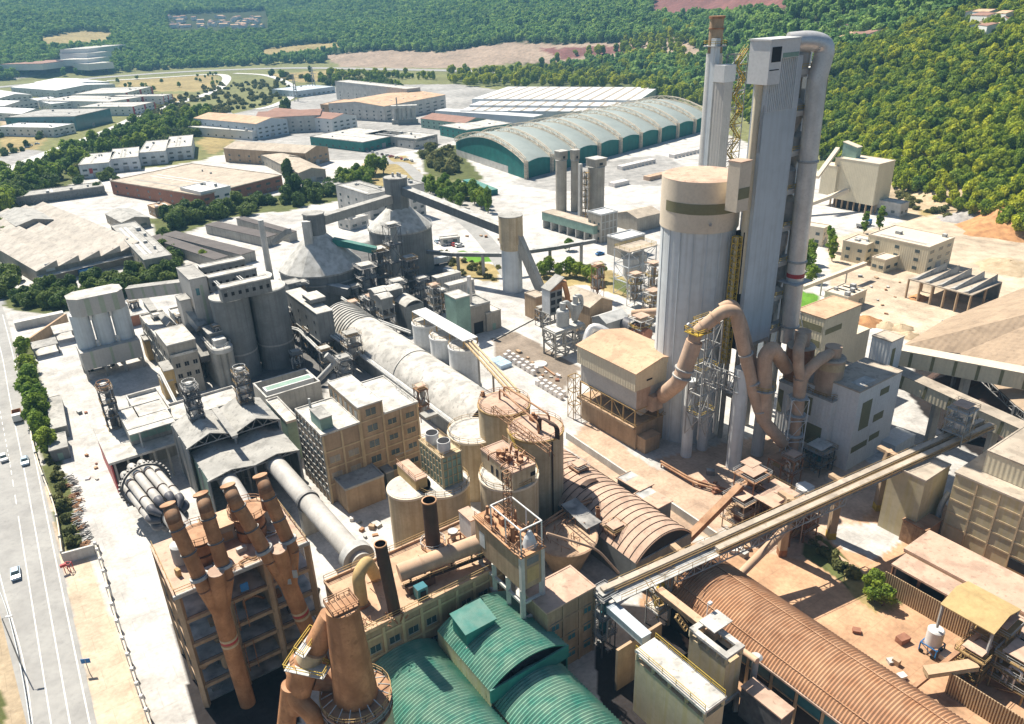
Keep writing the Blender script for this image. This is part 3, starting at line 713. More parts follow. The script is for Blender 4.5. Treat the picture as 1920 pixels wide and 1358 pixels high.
def plant_rig(name,label,c,z0,h,w=3.2,m='steeld',seed=1,rot=GA,vessel='steel',cat='machinery',group=None,top=True,nz=3):
    """open steel tower with floors, a vessel, ducts, hopper and railings"""
    rd=random.Random(seed); t=thing(name,label,cat,(c[0],c[1],z0),group); u=ax(rot)*w; v=ax(rot+math.pi/2)*w; O=Vector(c[:2])-u/2-v/2
    MB().frame(O,u,v,z0,z0+h,nz=nz,t=.22).build('frame',m,t)
    mb=MB(); r=MB()
    for k in range(1,nz+1):
        z=z0+h*k/nz; mb.box(O-u*.08-v*.08,u*1.16,v*1.16,z-.12,z+.02)
        p=[O-u*.08-v*.08,O+u*1.08-v*.08,O+u*1.08+v*1.08,O-u*.08+v*1.08]; r.rail(p,z,1.0,1.6,.06,True)
    mb.build('floor',m,t); r.build('railing','orail' if seed%2 else 'steel',t)
    cc=Vector(c[:2]); b=MB(); rr=w*.27
    b.lathe(cc,[(.25,z0+h*.12),(rr,z0+h*.34),(rr,z0+h*.62),(rr*.7,z0+h*.68)],16); b.lathe(cc+u*.12,[(rr*.8,z0+h*.72),(rr*.8,z0+h*.93),(rr*.35,z0+h*1.0)],14); b.build('vessel',vessel,t)
    d=MB()
    for i in range(5):
        a=rd.uniform(0,6.28); p=cc+ax(a)*w*rd.uniform(.3,.62); q=cc+ax(a+rd.uniform(-1,1))*w*rd.uniform(.3,.62); z1=z0+h*rd.uniform(.1,.4); z2=z0+h*rd.uniform(.6,1.05)
        d.tube([V3(p,z1),V3(p,z2),V3(q,z2+.3),V3(q,z2-h*rd.uniform(.2,.4))],rd.uniform(.1,.24),7,bend=.5)
    d.build('duct',rd.choice(['steel',m,'galv']),t)
    e=MB()
    for i in range(4):
        p=cc+ax(rd.uniform(0,6.28))*w*rd.uniform(.1,.4); z=z0+h*rd.choice([k/nz for k in range(nz)]); s=rd.uniform(.5,1.1); e.cbox(p,s,s*rd.uniform(.6,1.3),z+.02,z+s*rd.uniform(.7,1.5),rot)
    e.build('drive_unit',rd.choice([m,'steel']),t)
    if top: MB().cbox(cc,w*.9,w*.8,z0+h+.9,z0+h+1.05,rot).build('canopy',rd.choice(['groof','wroof']) if m=='steeld' else 'proof',t)
    return t
def pipes(t,name,paths,r,m,bend=.6,n=8):
    mb=MB()
    for p in paths: mb.tube(p,r,n,bend=bend)
    return mb.build(name,m,t)
def flanges(t,path,r,ks,m='black',name='flange',th=.3):
    mb=MB()
    for k in ks:
        i=min(int(k),len(path)-2); f=k-i; a=Vector(path[i]).lerp(Vector(path[i+1]),f); d=(Vector(path[i+1])-Vector(path[i])).normalized()*th/2
        mb.tube([a-d,a+d],r*1.14,16)
    return mb.build(name,m,t)
# ================================================================ LEFT PART OF THE PLANT
# -- truck loading silos
q=R3n((150.3,663.7),(256,629),8.5,9.5); P,U,V=q; u=U.normalized(); v=V.normalized()
t=thing('loading_silo_block','grey striped loading house with three blue grey cylinders under a long chamfered head box','silo',P+(U+V)/2)
MB().box(P,U,V,3.6,9.5).build('loading_box','cgrey',t)
mb=MB()
for i in (0,1,2,3):
    for j in (0,1): mb.box(P+U*(i/3)*.955+V*j*.92,u*.75,v*.75,0,3.6)
mb.build('leg','conc',t)
mb=MB(); [mb.box(P+u*(2.6+5.6*i)-v*.06,u*.75,v*.06,3.7,9.45) for i in range(3)]; mb.build('stripe','olivel',t)
L=U.length; P2,U2,V2=R3n((133,577),(226,557),8.5,26); u2=U2.normalized(); L2=U2.length
cs=[P+u*(L*.5+(i-1)*5.7)+v*5.0 for i in range(3)]
for c in cs: MB().cyl(c,2.7,9.52,20.5,32).build('silo_cylinder','silo',t)
mb=MB()
for i in (0,1):
    c=(cs[i]+cs[i+1])/2-v*2.2; mb.box(c-u*.35,u*.7,v*.5,18.3,20.5); mb.box(c-u*.35,u*.7,v*.5,9.5,11.6)
mb.build('bracket','white',t)
o=cs[1]-u*(L2*.5); d=4.6
pts=[o+v*(-d+.2)+u*1.6,o+v*(-d+.2)+u*(L2-1.0),o+v*(-d+2.4)+u*(L2+.9),o+v*(d-2)+u*(L2+.9),o+v*d+u*(L2-1),o+v*d+u*1.6,o+v*(d-2.4)-u*.9,o+v*(-d+2.6)-u*.9]
MB().prism(pts,20.5,26).build('head_box','cgrey',t)
c_=sum(pts,Vector((0,0)))/8; MB().prism([c_+(p-c_)*1.02 for p in pts],26,26.25).build('roof','wroof',t)
mb=MB(); [mb.box(o+v*(-d+.2)-v*.06+u*(3.2+(L2-3.5)*k/3),u*1.5,v*.06,20.6,25.9) for k in (0,1.15,2.3)]; mb.build('stripe','olivel',t)
ph=W((355,526.7),31)
gallery('conveyor_gallery','grey striped gallery bridging the loading silos and the square transfer tower',V3(cs[2]+u*4.0+v*1,23.3),V3(W((348,540),24),24.6),3.2,3.6,'cgrey','groof',stripes=3.5)
q=R3((355,526.7),(384,517.5),(330.8,504),31); t=bld('transfer_tower','pale square transfer tower with a green stripe and blue window beside the striped gallery','tower',q,0,31,'cgrey',rm='groof',par=.15)
patch(MB(),q,'U',2.6,3.4,4,29,.07).build('stripe','olivel',t); windows(t,q,'U',1,1,1.0,2.2,26,1,'glassb',s0=1.0,s1=2.4)
q=R3n((338,566),(356,561),6,24.5); bld('transfer_house','small cream house joining the gallery to the transfer tower','building',q,14,24.5,'cgrey',rm='groof',par=.1)
gallery('conveyor_gallery','short grey roofed chute gallery sloping down in front of the transfer tower',V3(W((352,575),22),20),V3(W((374,598),19),16),3,2.6,'cgrey','groof')
# -- four big storage silos
c1=W((428,553),26.2); c2=W((499,537),26.2); r=5.55; dd=-E2*11.6
for i,(c,l) in enumerate(((c1,'tall dark grey concrete silo, front left of the four under three long white roofs'),(c2,'tall dark grey concrete silo, front right of the four under three long white roofs'),(c1+dd,'dark grey concrete silo, back left of the four under three long white roofs'),(c2+dd,'dark grey concrete silo, back right of the four under three long white roofs'))):
    t=silo('storage_silo',l,c,r,0,26.2,'concd','four grey storage silos',rim='concw')
    MB().lathe(c,[(r+.12,8.0),(r+.12,8.5)],40).build('band','conc',t)
for a,b,l in (((414,543),(509,524),'front'),((391.7,523),(481.7,505),'middle'),((376.7,504),(460,488),'back')):
    q=R3n(a,b,3.6,30.6); t=bld('silo_top_house','white roofed narrow house on the silo tops, %s one of three'%l,'building',q,26.4,30.6,'concd',par=.15,group='white roofed houses on the silo tops')
    windows(t,q,'U',7,1,.9,1.1,28,1,'dark')
mb=MB(); q=R3n((414,543),(509,524),1,30.6)
for k in (.08,.12,.55,.6): 
    p=q[0]+q[1]*k; mb.beam(V3(p,29.5),V3(p-E2*13,29.8),.3)
solo(mb,'pipe_run','steel','pale pipes crossing between the white roofed silo top houses','pipes')
# -- small silo bank (fluted)
zc=12; a=W((417,657),zc); b=W((372,613),zc); t=thing('fluted_silo_bank','narrow bank of small fluted concrete silos with a rounded white parapet end','silo',((a+b)/2))
L=(b-a).dot(-E2); mb=MB(); mt=MB(); cc=a
for k in range(int(L/2.1)+1):
    for s in (-1.9,0,1.9): mb.cyl(a-E2*2.1*k+E1*s,1.12,0,zc,14)
mb.build('shell','conc',t)
P=a-E1*3.1; pts=[P-E2*L,P]+[a+Vector((math.cos(GA+math.pi+k*math.pi/10),math.sin(GA+math.pi+k*math.pi/10)))*3.1 for k in range(1,10)]+[a+E1*3.1,a+E1*3.1-E2*L]
MB().prism(pts,zc,zc+1.3).build('parapet_slab','concw',t)
MB().prism([a+(p-a)*.93 for p in pts],zc+1.3,zc+1.36).build('roof','wroof',t)
q=(a-E1*2.2-E2*10.5,E1*4.4,E2*7); MB().box(*q,zc+1.4,zc+4.6).build('top_house','concd',t); MB().box(q[0]-E1*.2+E2*-.2,E1*4.8,E2*7.4,zc+4.6,zc+4.8).build('top_roof','groof',t)
mb=MB(); q2=(a-E1*1.8-E2*3.4,E1*3.6,E2*3.2); mb.box(*q2,zc+1.4,zc+3.4); mb.build('penthouse','concw',t)
handrail(t,[a-E1*2.9-E2*L,a-E1*2.9,a+E2*2.6,a+E1*2.9,a+E1*2.9-E2*L],zc+1.4,'steel')
for i,(px,z,h) in enumerate((((386,590),14,5),((398,612),14,4),((372,600),12,6),((410,628),15,3.5))): plant_rig('filter_rig','dusty grey filter unit with pipes, %s above the fluted silo bank'%(['second','third','farthest','nearest'][i]),W(px,z),z-3,h+2,2.6,seed=i+40,nz=2)
# -- long conveyor bridge behind the bank
gallery('conveyor_bridge','grey pipe laden conveyor bridge running along the fluted silo bank',V3(W((345,572),19),17.5),V3(W((383,668),10),9),2.6,2.2,'steeld','groof',piers=(.3,.7),pm='steeld',pw=.6)
# -- old stone works
q=R3((322,671),(370,658),(273,592),13); t=bld('mill_building','old brown concrete mill building with sloping left wall frame and broken white roofs','building',q,0,13,'brick',par=.5)
grid(MB(),q,'V',6,[4.5,8.5],.5,0,13).build('wall_frame','conc',t); windows(t,q,'U',3,2,1.3,1.3,6,3.4,'dark',frame='conc'); windows(t,q,'V',6,3,1.2,1.6,2,4,'dark')
q2=R3((313,650),(366,637),(297,620),16.5); bld('roof_house','grey stepped upper storey with dark doors on the old mill building','building',q2,13.3,16.5,'brick',par=.1)
q3=R3n((283,560),(297,556),7,15); bld('roof_hut','small grey lean-to hut at the back of the old mill building','hut',R3((283,584),(292,580),(273,565),15),13.3,15,'concd',roof='mono',rm='groof',rise=1)
bld('roof_hut','low grey ridge roof hut lying across the old mill roof','hut',R3((313,608),(325,604),(298,590),15),13.3,14.6,'conc',roof='gable',rm='groof',ax_='V',rise=.9)
bld('roof_hut','pale boxes roof hut next to the silo bank on the old mill','hut',R3((330,598),(350,592),(318,582),15.5),13.3,15.5,'concw')
bld('annex','brown ochre annex block with flat grey roof at the left of the old mill','building',R3((271,641),(292,634),(262,632),7),0,7,'ochre',rm='groof',par=.3)
bld('annex','upper ochre annex box with sloping grey roof below the old mill','building',R3((308,697),(331,689),(299,686),9),4.5,9,'ochre',roof='mono',rm='groof',rise=.8)
bld('annex','lower ochre annex box against the foot of the old mill','building',R3((305,719),(324,712),(296,706),5.5),0,5.5,'ochre',rm='groof',par=.3)
bld('low_shed','long low white roofed shed behind the loading silos','shed',R3n((242,594),(275,585),6,4),0,4,'redb',roof='mono',rise=.5)
bld('low_shed','open white roofed lean-to shed left of the loading silos','shed',R3n((103,627),(136,617),7,4),0,4,'concd',roof='mono',rise=.5,open_=True)
bld('low_shed','narrow open lean-to shed beside the roadside trees','shed',R3n((63,655),(104,638),5,3.5),0,3.5,'concd',roof='mono',rise=.5,open_=True,rm='groof')
solo(MB().beam(V3(W((30,618)),1.5),V3(W((122,598)),1.5),3,3),'retaining_wall','concw','pale boundary wall by the road bend left of the loading silos','wall')
solo(MB().beam(V3(W((60,655)),2),V3(W((128,607)),2),.8,4),'stone_wall','tan','brown curved stone wall running up to the loading silos','wall')
# -- roadside huts
for pa,pb,pc,z,l in (((96,807),(125,800),(88,748),3.2,'long flat roofed hut beside the roadside trees'),((93,848),(127,838),(88,820),3.2,'small dusty hut with a green door at the foot of the roadside trees')):
    q=R3(pa,pb,pc,z,GA-math.radians(4)); t=bld('roadside_hut',l,'hut',q,0,z,'concd',rm='groof',par=.1); windows(t,q,'U',1,1,1.2,2.1,.1,1,'pgreen',name='door')
# -- satellite cooler hall (low roof and office)
q=R3((207,872),(338,828),(182,806),8.5); P,U,V=q; u=U.normalized(); v=V.normalized()
t=thing('kiln_hall','low white flat roofed hall with a red left wall and open dark front','building',P+(U+V)/2)
MB().box(P-u*.3-v*.3,U+u*.6,V+v*.6,8.5,9.1).build('roof','wroof',t)
MB().box(P,u*.3,V,0,8.5).build('side_wall','red',t); MB().box(P+V-v*.3,U,v*.3,0,8.5).build('back_wall','concd',t)
mb=MB(); [mb.box(P+u*(.6+(U.length-1.2)*k/5)+v*.4,u*.5,v*.5,0,8.5) for k in range(6)]; mb.build('column','conc',t)
q=R3((240,809),(323,785),(222,772),13.2); t=bld('office_block','white roofed office with a green ribbon window above the kiln hall','building',q,9.15,13.2,'conc',par=.2)
windows(t,q,'U',5,1,1.9,2.0,10.3,1,'pgreen'); mb=MB(); [mb.beam(V3(q[0]+q[1]*k-q[2].normalized()*2.4,9.1),V3(q[0]+q[1]*k-q[2].normalized()*2.4,13.3),.35) for k in (.2,.97)]; mb.build('column','concw',t)
MB().box(q[0]-q[2].normalized()*2.8-q[1].normalized()*.2,q[1]+q[1].normalized()*.4,q[2].normalized()*2.7,13.26,13.5).build('canopy','wroof',t)
bld('flat_roof_block','white flat roof block with high parapet behind the office','building',R3((262,790),(320,772),(246,747),12.3),0,12.3,'conc',par=.9)
bld('flat_roof_block','long low white roof block stretching right from the office','building',R3((326,793),(455,750),(312,764),9.5),0,9.5,'conc',par=.6)
# -- twin gable roofs with trusses
def zigzag(name,label,a,b,back,z,rise,bays,m,rm,openfront=True,h0=0,wallm='pgreen'):
    P=W(a,z);Q=W(b,z)-P;T=W(back,z)-P; U=E1*Q.dot(E1); V=-E2*abs(T.dot(E2)); t=thing(name,label,'shed',P+(U+V)/2)
    w=U/bays; vs=[];fs=[];prof=[]
    for k in range(bays): prof+=[(w*k,0),(w*(k+.5),rise)]
    prof.append((w*bays,0))
    mb=MB()
    for (a0,r0),(a1,r1) in zip(prof,prof[1:]):
        vv=[V3(P+a0+E2*.5,z+r0),V3(P+a1+E2*.5,z+r1),V3(P+a1+V,z+r1),V3(P+a0+V,z+r0)]; vv+=[p+Vector((0,0,.22)) for p in vv]
        mb.add(vv,[(3,2,1,0),(4,5,6,7)]+[(i,(i+1)%4,4+(i+1)%4,4+i) for i in range(4)])
    mb.build('roof',rm,t); tr=MB()
    for k in range(bays):
        for s in (0,.5,1):
            o=P+w*k+V*s*.98
            tr.beam(V3(o,z-.3),V3(o+w,z-.3),.2)
            n=8
            for i in range(n): 
                f0,f1=i/n,(i+1)/n; h=lambda f:z-.05+rise*(1-abs(2*f-1)); tr.beam(V3(o+w*f0,z-.3 if i%2 else h(f0)),V3(o+w*f1,h(f1) if i%2 else z-.3),.12)
    tr.build('truss','steel',t); c=MB()
    for k in range(bays+1):
        for s in (0,.5,1): c.beam(V3(P+w*k*(.998)+V*s*.985,h0),V3(P+w*k*.998+V*s*.985,z),.45)
    c.build('column','steel',t)
    MB().box(P,E1*.25,V,h0,z).build('side_wall',wallm,t); MB().box(P+V,U,E2*.25,h0,z).build('back_wall','concd',t); MB().box(P+U-E1*.25,E1*.25,V,h0,z).build('side_wall','concd',t)
    return t
zigzag('gable_shed','grey double gabled roof with open truss ends behind the kiln shed',(350.7,841.3),(523.7,786.4),(329,794.4),14,2.2,2,'steel','groof',wallm='concd')
zigzag('kiln_shed','pale double bay kiln shed with two kilns coming out of its open front',(390.8,902),(561.5,846),(354,851.7),11,1.0,2,'steel','groof')
gallery('roof_duct','thin grey walkway crossing the gabled shed roofs',V3(W((403,768),17),17),V3(W((441,820),16.2),16.2),1.2,.5,'steel','groof',cat='walkway')
bld('flat_roof_block','small white roof with a teal wall between gable shed and tan building','building',R3((538,795),(560,788),(512,750),11),0,11,'pgreen',par=.4)
# dusty filter towers on the roofs
for i,(px,zb,h,l) in enumerate((((216,800),9.2,15,'tall rusty filter tower standing at the corner of the white kiln hall'),((372,797),14,10,'cylindrical filter tower in a pipe cage on the left gabled roof'),((464,768),14,10,'cylindrical filter tower in a pipe cage on the right gabled roof'))):
    c=W(px,zb); t=plant_rig('filter_tower',l,c,zb if i else 1,h if i else 19,3.0,seed=i+1,top=False,nz=4 if i else 5,vessel='galv' if i else 'steeld')
    z=(zb+h) if i else 20; mb=MB(); 
    for zz in (z,z+.9,z+1.8): mb.rail(circ(c,1.5,10),zz,.15,9,.09,True)
    for p in circ(c,1.5,8): mb.beam(V3(p,z-.5),V3(p,z+2),.08)
    mb.build('cage','rust' if i==0 else 'steel',t); MB().cyl(c,.9,z-1,z+1.4,14).build('drum','steel',t)
# -- open tank with white channel
q=R3((498,742),(601,712),(470,716),7); P,U,V=q; t=thing('clarifier_basin','long white walled open basin with a raised trough in front of the dark silos','basin',P+(U+V)/2); u=U.normalized();v=V.normalized()
mb=MB(); mb.box(P,U,v*.5,0,6.4); mb.box(P+V-v*.5,U,v*.5,0,6.4); mb.box(P+v*.5,u*.5,V-v,0,6.4); mb.box(P+U-u*.5+v*.5,u*.5,V-v,0,6.4); mb.build('basin_wall','conc',t)
MB().box(P+v*2.2+u,U-u*2,v*3.4,3,7.0).build('trough','white',t); MB().box(P+v*2.7+u*1.5,U-u*3,v*2.4,7.0,7.02).build('trough_bed','pgreen',t)
# -- dark yard between basin and silos holds conveyor and chutes
t=plant_rig('crusher_rig','dusty grey crusher rig with chutes between tan building and white vault',W((660,650),9),3,10,4.5,seed=9,nz=3)
pipes(t,'chute',[[V3(W((612,665),10),10),V3(W((650,700),3),3)],[V3(W((640,668),9),9),V3(W((598,712),2),2)]],.9,'steel')
plant_rig('crusher_rig','small dusty drive rig on posts beside the end of the clinker vault',W((645,690),5),0,8,4,seed=10,nz=2)
# -- tan four storey building
q=R3((602.5,819),(674,794),(552.5,770),18); t=bld('mill_house','tan four storey mill building with ochre frames and a white flat roof','building',q,0,18,'tan',par=.25)
grid(MB(),q,'U',2,[5,9.3,13.6],.45,0,18).build('wall_frame','tanband',t); grid(MB(),q,'V',7,[3,5,7,9.3,11.5,13.6,15.8],.28,0,18).build('wall_frame','conc',t)
windows(t,q,'U',2,2,2.6,1.6,6.2,4.3,'brick',frame='tanband'); windows(t,q,'V',7,4,1.1,2.0,2.0,4.3,'glass')
q=R3((783,756),(716,778.5),(722.5,706),18); bld_=bld('mill_house_wing','right wing of the tan mill building with narrow dark windows','building',q,0,18,'tan',par=.25)
grid(MB(),q,'U',2,[5,9.3,13.6],.45,0,18).build('wall_frame','tanband',bld_); windows(bld_,q,'U',2,4,2.3,1.3,2.4,4.2,'glass',frame='tanband')
handrail(bld_,[q[0]+q[1]*.1,q[0]+q[1]*.1+q[2]*.5,q[0]+q[2]*.5],18.3,'steel')
q=R3((670.5,767),(716,752),(612.5,719),21.7); t=bld('stair_block','raised central block of the tan mill building with its own white roof','building',q,0,21.7,'tan',par=.1)
grid(MB(),q,'U',1,[5,9.3,13.6,18],.4,0,21.6).build('wall_frame','tanband',t); windows(t,q,'U',1,5,2.6,1.7,2.3,4.2,'glass',frame='tanband'); windows(t,q,'V',6,1,1.4,2,18.6,1,'glass')
q=R3((608,790),(612,784),(583,776),21.5)
P=W((600,812),18.3); bld('roof_cabin','pale green cabin with grey roof on the left roof edge of the mill','cabin',(P+E1*.6-E2*.4,E1*2.8,-E2*6),18.3,21.2,'pgreen',rm='groof',par=.05)
MB_=MB().tube([V3(W((582,765),18),18),V3(W((582,765),18),20.5)],.3); solo(MB_,'roof_vent','steel','small grey vent pipe on the white roof of the mill building','vent')
bld('lean_to','grey flat roofed annex at the foot of the tan mill building','building',R3((648,921),(716,890),(613,890),6.2),0,6.2,'tan',rm='groof',par=.3)
bld('lean_to','small dark roofed box hut right of the annex','hut',R3((724,889),(737,882),(708,865),4.5),0,4.5,'concd',rm='groof',par=.1)
bld('lean_to','low grey hut between the tan building and the ribbed filter box','hut',R3((742,855),(771,842),(733,843),6),0,6,'concd',rm='groof',par=.1)
# -- white clinker vault
Zv=6.5; A0=W((689,667.5),Zv); A1=W((768,645),Zv); sp_=abs((A1-A0).dot(E1)); Pf=A0-E2*0
k0=(W((622,600),Zv)-A0).dot(E2); k1=(W((815,768),Zv)-A0).dot(E2)+14
P=A0+E2*k0; U=E1*sp_; V=E2*(k1-k0); t=thing('clinker_vault','long white dusty barrel vault hall with ribs at its far end','hall',P+(U+V)/2)
barrel(MB(),P,U,V,Zv,sp_*.36,24).build('roof','wroof',t); MB().box(P,U,V,0,Zv).build('wall','concd',t)
[arc_ribs(MB(),P,U,V,Zv,sp_*.36,[i*1.7],.3,.35).build('rib','conc',t) for i in range(11)]
arc_ribs(MB(),P,U,V,Zv,sp_*.36,[(W((743,701),Zv)-P).dot(E2)],.35,.25).build('seam','conc',t)
mb=MB(); mb.beam(V3(P-E1*.9,Zv-.2),V3(P-E1*.9+V,Zv-.2),1.5,.5); mb.beam(V3(P-E1*1.4,Zv+.6),V3(P-E1*1.4+V,Zv+.6),.12); mb.beam(V3(P+U+E1*.9,Zv-.2),V3(P+U+V+E1*.9,Zv-.2),1.2,.4); mb.build('eaves_walkway','steel',t)
plant_rig('drive_tower','small rusty top drive tower standing on the edge of the white vault',W((790,748),12),6,9,2.6,m='rust',seed=21,nz=2,vessel='steel')
solo(MB().cbox(W((803,770),11),3.6,3.2,9.5,10.2),'hatch_cover','groof','tilted grey hatch cover lying on the flank of the white vault','hatch')
vP,vU=P,U
# elevated grey house by the vault's far end
q=R3((594,590),(617,578),(553,543),18); t=bld('drive_house','long dark grey panel house on stilts with two white roof plates at the vault end','building',q,8.5,18,'concd',rm='wroof',par=0)
MB().frame(q[0],q[1],q[2],0,8.4,nz=1,nu=1,nv=3,t=.5).build('stilt','steeld',t); windows(t,q,'V',4,2,.8,.9,10.5,3.4,'dark')
bld('roof_plate','pale tilted roof plate on the left of the grey drive house','roof plate',R3((582,563),(602,551),(569,551),20.5),19.2,20.3,'concd',rm='wroof',par=0)
# pipes along the vault
t=thing('pipe_rack','pipes running along the left flank of the white vault','pipes',W((640,640),9)); pipes(t,'pipe',[[V3(W((618,618+k*5),10),10),V3(W((650,640+k*5),9),9)] for k in range(3)],.35,'steel')
# -- three white silos with a roofed gallery
z1=15.5
for i,(px,l) in enumerate((((799,604),'back'),((833,629),'middle'),((869,648),'front'))):
    c=W(px,z1); t=silo('steel_silo','white steel silo under the long white gallery roof, the %s of three'%l,c,4.35,2.6,z1,'silow','three white steel silos',rim='white',bands=0)
    MB().cyl(c,4.7,2.0,2.6,24).build('base_ring','concw',t); mb=MB(); [mb.beam(V3(p,0),V3(p,2),.5) for p in circ(c,4.0,6)]; mb.build('leg','conc',t)
    handrail(t,circ(c,4.2,14),z1+.2,'orail',True)
q=R3((868.5,638.5),(884,633),(776,582),18.8); P,U,V=q; U=E1*4.6; t=bld('silo_gallery','long white monitor roof running over three steel silos','gallery',(P,U,V),16.6,18.4,'orail',rm='white',par=0,open_=True)
t=thing('inclined_conveyor','three parallel inclined belts descending from the white silo gallery to the tan silos','conveyor',W((920,690),10)); mb=MB()
for k in range(3):
    o=E1*(k*1.1-.4); mb.beam(V3(W((874,640),18)+o,17.6),V3(W((962,742),22.5)+o,22.8),.5,.4)
mb.build('belt','tanband',t); mb=MB(); mb.rail([V3(W((874,640),18)-E1*.9,17.4),V3(W((962,742),22.5)-E1*.9,22.7)],None,1,3,.08); mb.build('railing','orail',t)
mb=MB(); 
for k in (.3,.62): 
    c=W((874,640),18).lerp(W((962,742),22.5),k); mb.beam(V3(c,0),V3(c,17+5*k),.5)
mb.build('trestle','conc',t)
# -- green panel house and sheds right of it
q=R3((863,562),(881,551),(836,553),14); 
q=R3((877,552),(868,578),(834,546),13)
q=R3n((846,556),(875,545),9,15); q=(W((854,562),15),E1*5.5,-E2*7); t=bld('filter_house','pale green panel tower house with a white flat roof right of the white silos','building',q,0,15,'pgreen',par=.1); windows(t,q,'U',1,1,2.2,2.6,.2,1,'dark',name='door')
q=(W((877,580),10),E1*9,-E2*9); t=bld('works_block','brown block with a large dark gate beside the pale green tower house','building',q,0,10,'brick',rm='groof',par=.5); windows(t,q,'U',1,1,3.8,4.2,.1,1,'dark',s0=1,s1=7,name='gate')
q=(W((912,590),6.5),E1*6,-E2*9); t=bld('works_block','lower brown block with a white roof at the end of the works buildings','building',q,0,6.5,'brick',par=.3); windows(t,q,'U',1,1,1.4,2.4,.1,1,'pgreen',name='door')
solo(MB().cyl(W((882,570),10),.75,4,20,16),'exhaust_stack','galv','short silver exhaust stack behind the pale green tower house','chimney')
for i,(px,z,w_,l) in enumerate((((776,573),11,8,'curved pale roof shed between the vault rigs and the white silos'),)):
    P=W((765,575),11); t=thing('small_vault','small pale arched roof beside the first white steel silo','shed',P); barrel(MB(),P-E1*1,E1*7,-E2*9,11,1.6,12).build('roof','wroof',t); MB().box(P-E1*1,E1*7,-E2*9,0,11).build('wall','concd',t)
for i,(px,w_,l) in enumerate((((818,523),(12,3.2),'first'),((842,537),(12,3.2),'second'))):
    P=W(px,9); q=(P,E1*11,-E2*3.4); t=bld('container_unit','white long cabinet unit on the yard, %s of two beside the dark conveyors'%l,'container',q,4.5,9,'cgrey',par=.05,group='white cabinet units'); windows(t,q,'U',9,1,.7,3,5.2,1,'steel',name='panel'); MB().frame(q[0],q[1],q[2],0,4.4,nz=1,nu=2,t=.3).build('stand','steel',t)
# -- dusty mill rigs between domes and vault
rigs=[((688,532),16,20,6,'steeld'),((712,500),22,24,5.5,'steeld'),((738,470),30,34,5,'steeld'),((770,520),15,20,4.5,'steeld'),((700,585),10,14,4,'steel'),((724,590),13,14,4.4,'steel'),((747,560),10,15,5,'steeld'),((665,600),6,12,3.4,'steel'),((792,545),9,12,4,'steeld'),((815,560),10,13,3.4,'steel'),((668,560),9,12,3.5,'steeld')]
names=['widest dark mill rig left of the tall process tower','dark process rig in front of the big cone silo','tallest dark process tower standing between the two cone silos','dark rig with ducts right of the tall process tower','pale hopper rig next to the white vault ribs','white cyclone rig with two roof plates by the vault','dark rig behind the white cyclone rig','little dusty rig at the far end of the vault','dark low rig near the arched shed','slim pale vessel rig by the white silos','dusty rig under the horizontal conveyor']
for i,((px,z,h,w_,m),l) in enumerate(zip(rigs,names)):
    c=W(px,z*.6); plant_rig('mill_rig',l,c,0,h*.82,w_,m=m,seed=60+i,nz=4 if h>16 else 3,vessel='steeld' if i%2 else 'steel')
for i,(px,l) in enumerate((((716,547),'pair of white roof plates over the mill rigs, left plate'),((741,543),'pair of white roof plates over the mill rigs, right plate'),((728,558),'small white roof plate in front of the mill roof pair'))):
    bld('canopy_roof',l,'canopy',(W(px,15)-E1*2.6,E1*(5.2 if i<2 else 4),-E2*5),12 if i<2 else 11,15,'concd',roof='gable',rm='wroof',rise=.7)
# ================================================================ CONE SILOS AND CONVEYOR HEADS
def octo(c,r,n=8): return [Vector((c[0]+r*math.cos(math.pi/n+2*math.pi*i/n),c[1]+r*math.sin(math.pi/n+2*math.pi*i/n))) for i in range(n)]
cA=W((601,498),14.5)
t=thing('cone_silo','huge dark concrete silo with a faceted cone roof left of the tall process tower','silo',cA); rA=15.2
MB().lathe(cA,[(rA,0),(rA,14.5)],48).build('shell','concd',t)
MB().lathe(cA,[(rA+.5,14.5),(rA+.5,15.1),(2.6,28)],14,sm=False).build('cone_roof','conc',t)
MB().lathe(cA,[(rA+.3,11),(rA+.3,11.5)],48).build('band','conc',t)
hA=cA; MB().prism(octo(hA,3.9),27,34.5).build('head_house','concd',t); MB().prism(octo(hA,4.2),34.5,34.9).build('head_roof','groof',t)
cB=W((750,425),18.5); rB=13.2
t=thing('cone_silo','large blue grey concrete silo with cone roof and octagonal head behind the process tower','silo',cB)
MB().lathe(cB,[(rB,0),(rB,18.5)],48).build('shell','concd',t); MB().lathe(cB,[(rB+.4,18.3),(rB+.4,18.8),(4.5,27)],40,sm=False).build('cone_roof','conc',t)
MB().prism(octo(cB,4.9),26,39).build('head_house','concd',t); MB().prism(octo(cB,5.1),39,39.4).build('head_roof','groof',t)
mb=MB(); [mb.cyl(cB+Vector((dx,dy)),.5,39.4,41,10) for dx,dy in ((-1,0),(1,.6),(2,-1))]; mb.build('roof_vent','steel',t)
handrail(t,circ(cB,rB+.4,30),18.8,'steel',True)
gallery('conveyor_gallery','long dark grey gallery linking the heads of the two cone silos',V3(cA+E1*3,31.5),V3(cB-(cB-cA).normalized()*4.6,31),3.4,3.2,'conc','groof')
cM=W((957,404),30); t=thing('junction_tower','round pale junction tower with a tan drum head where the long galleries meet','tower',cM)
MB().cyl(cM,3.9,0,19.5,32).build('shaft','silo',t); MB().cyl(cM,4.6,19.5,30,32).build('drum','tansilo',t); MB().cyl(cM,4.75,30,30.3,32).build('roof','groof',t); MB().cyl(cM,4.3,17,19.5,32).build('collar','tansilo',t)
gallery('conveyor_gallery','longest striped gallery sloping down from the second cone silo to the round junction tower',V3(cB+(cM-cB).normalized()*4.5,34),V3(cM-(cM-cB).normalized()*3.8,24),3.6,3.2,'concd','conc',stripes=2.2,sm='concd')
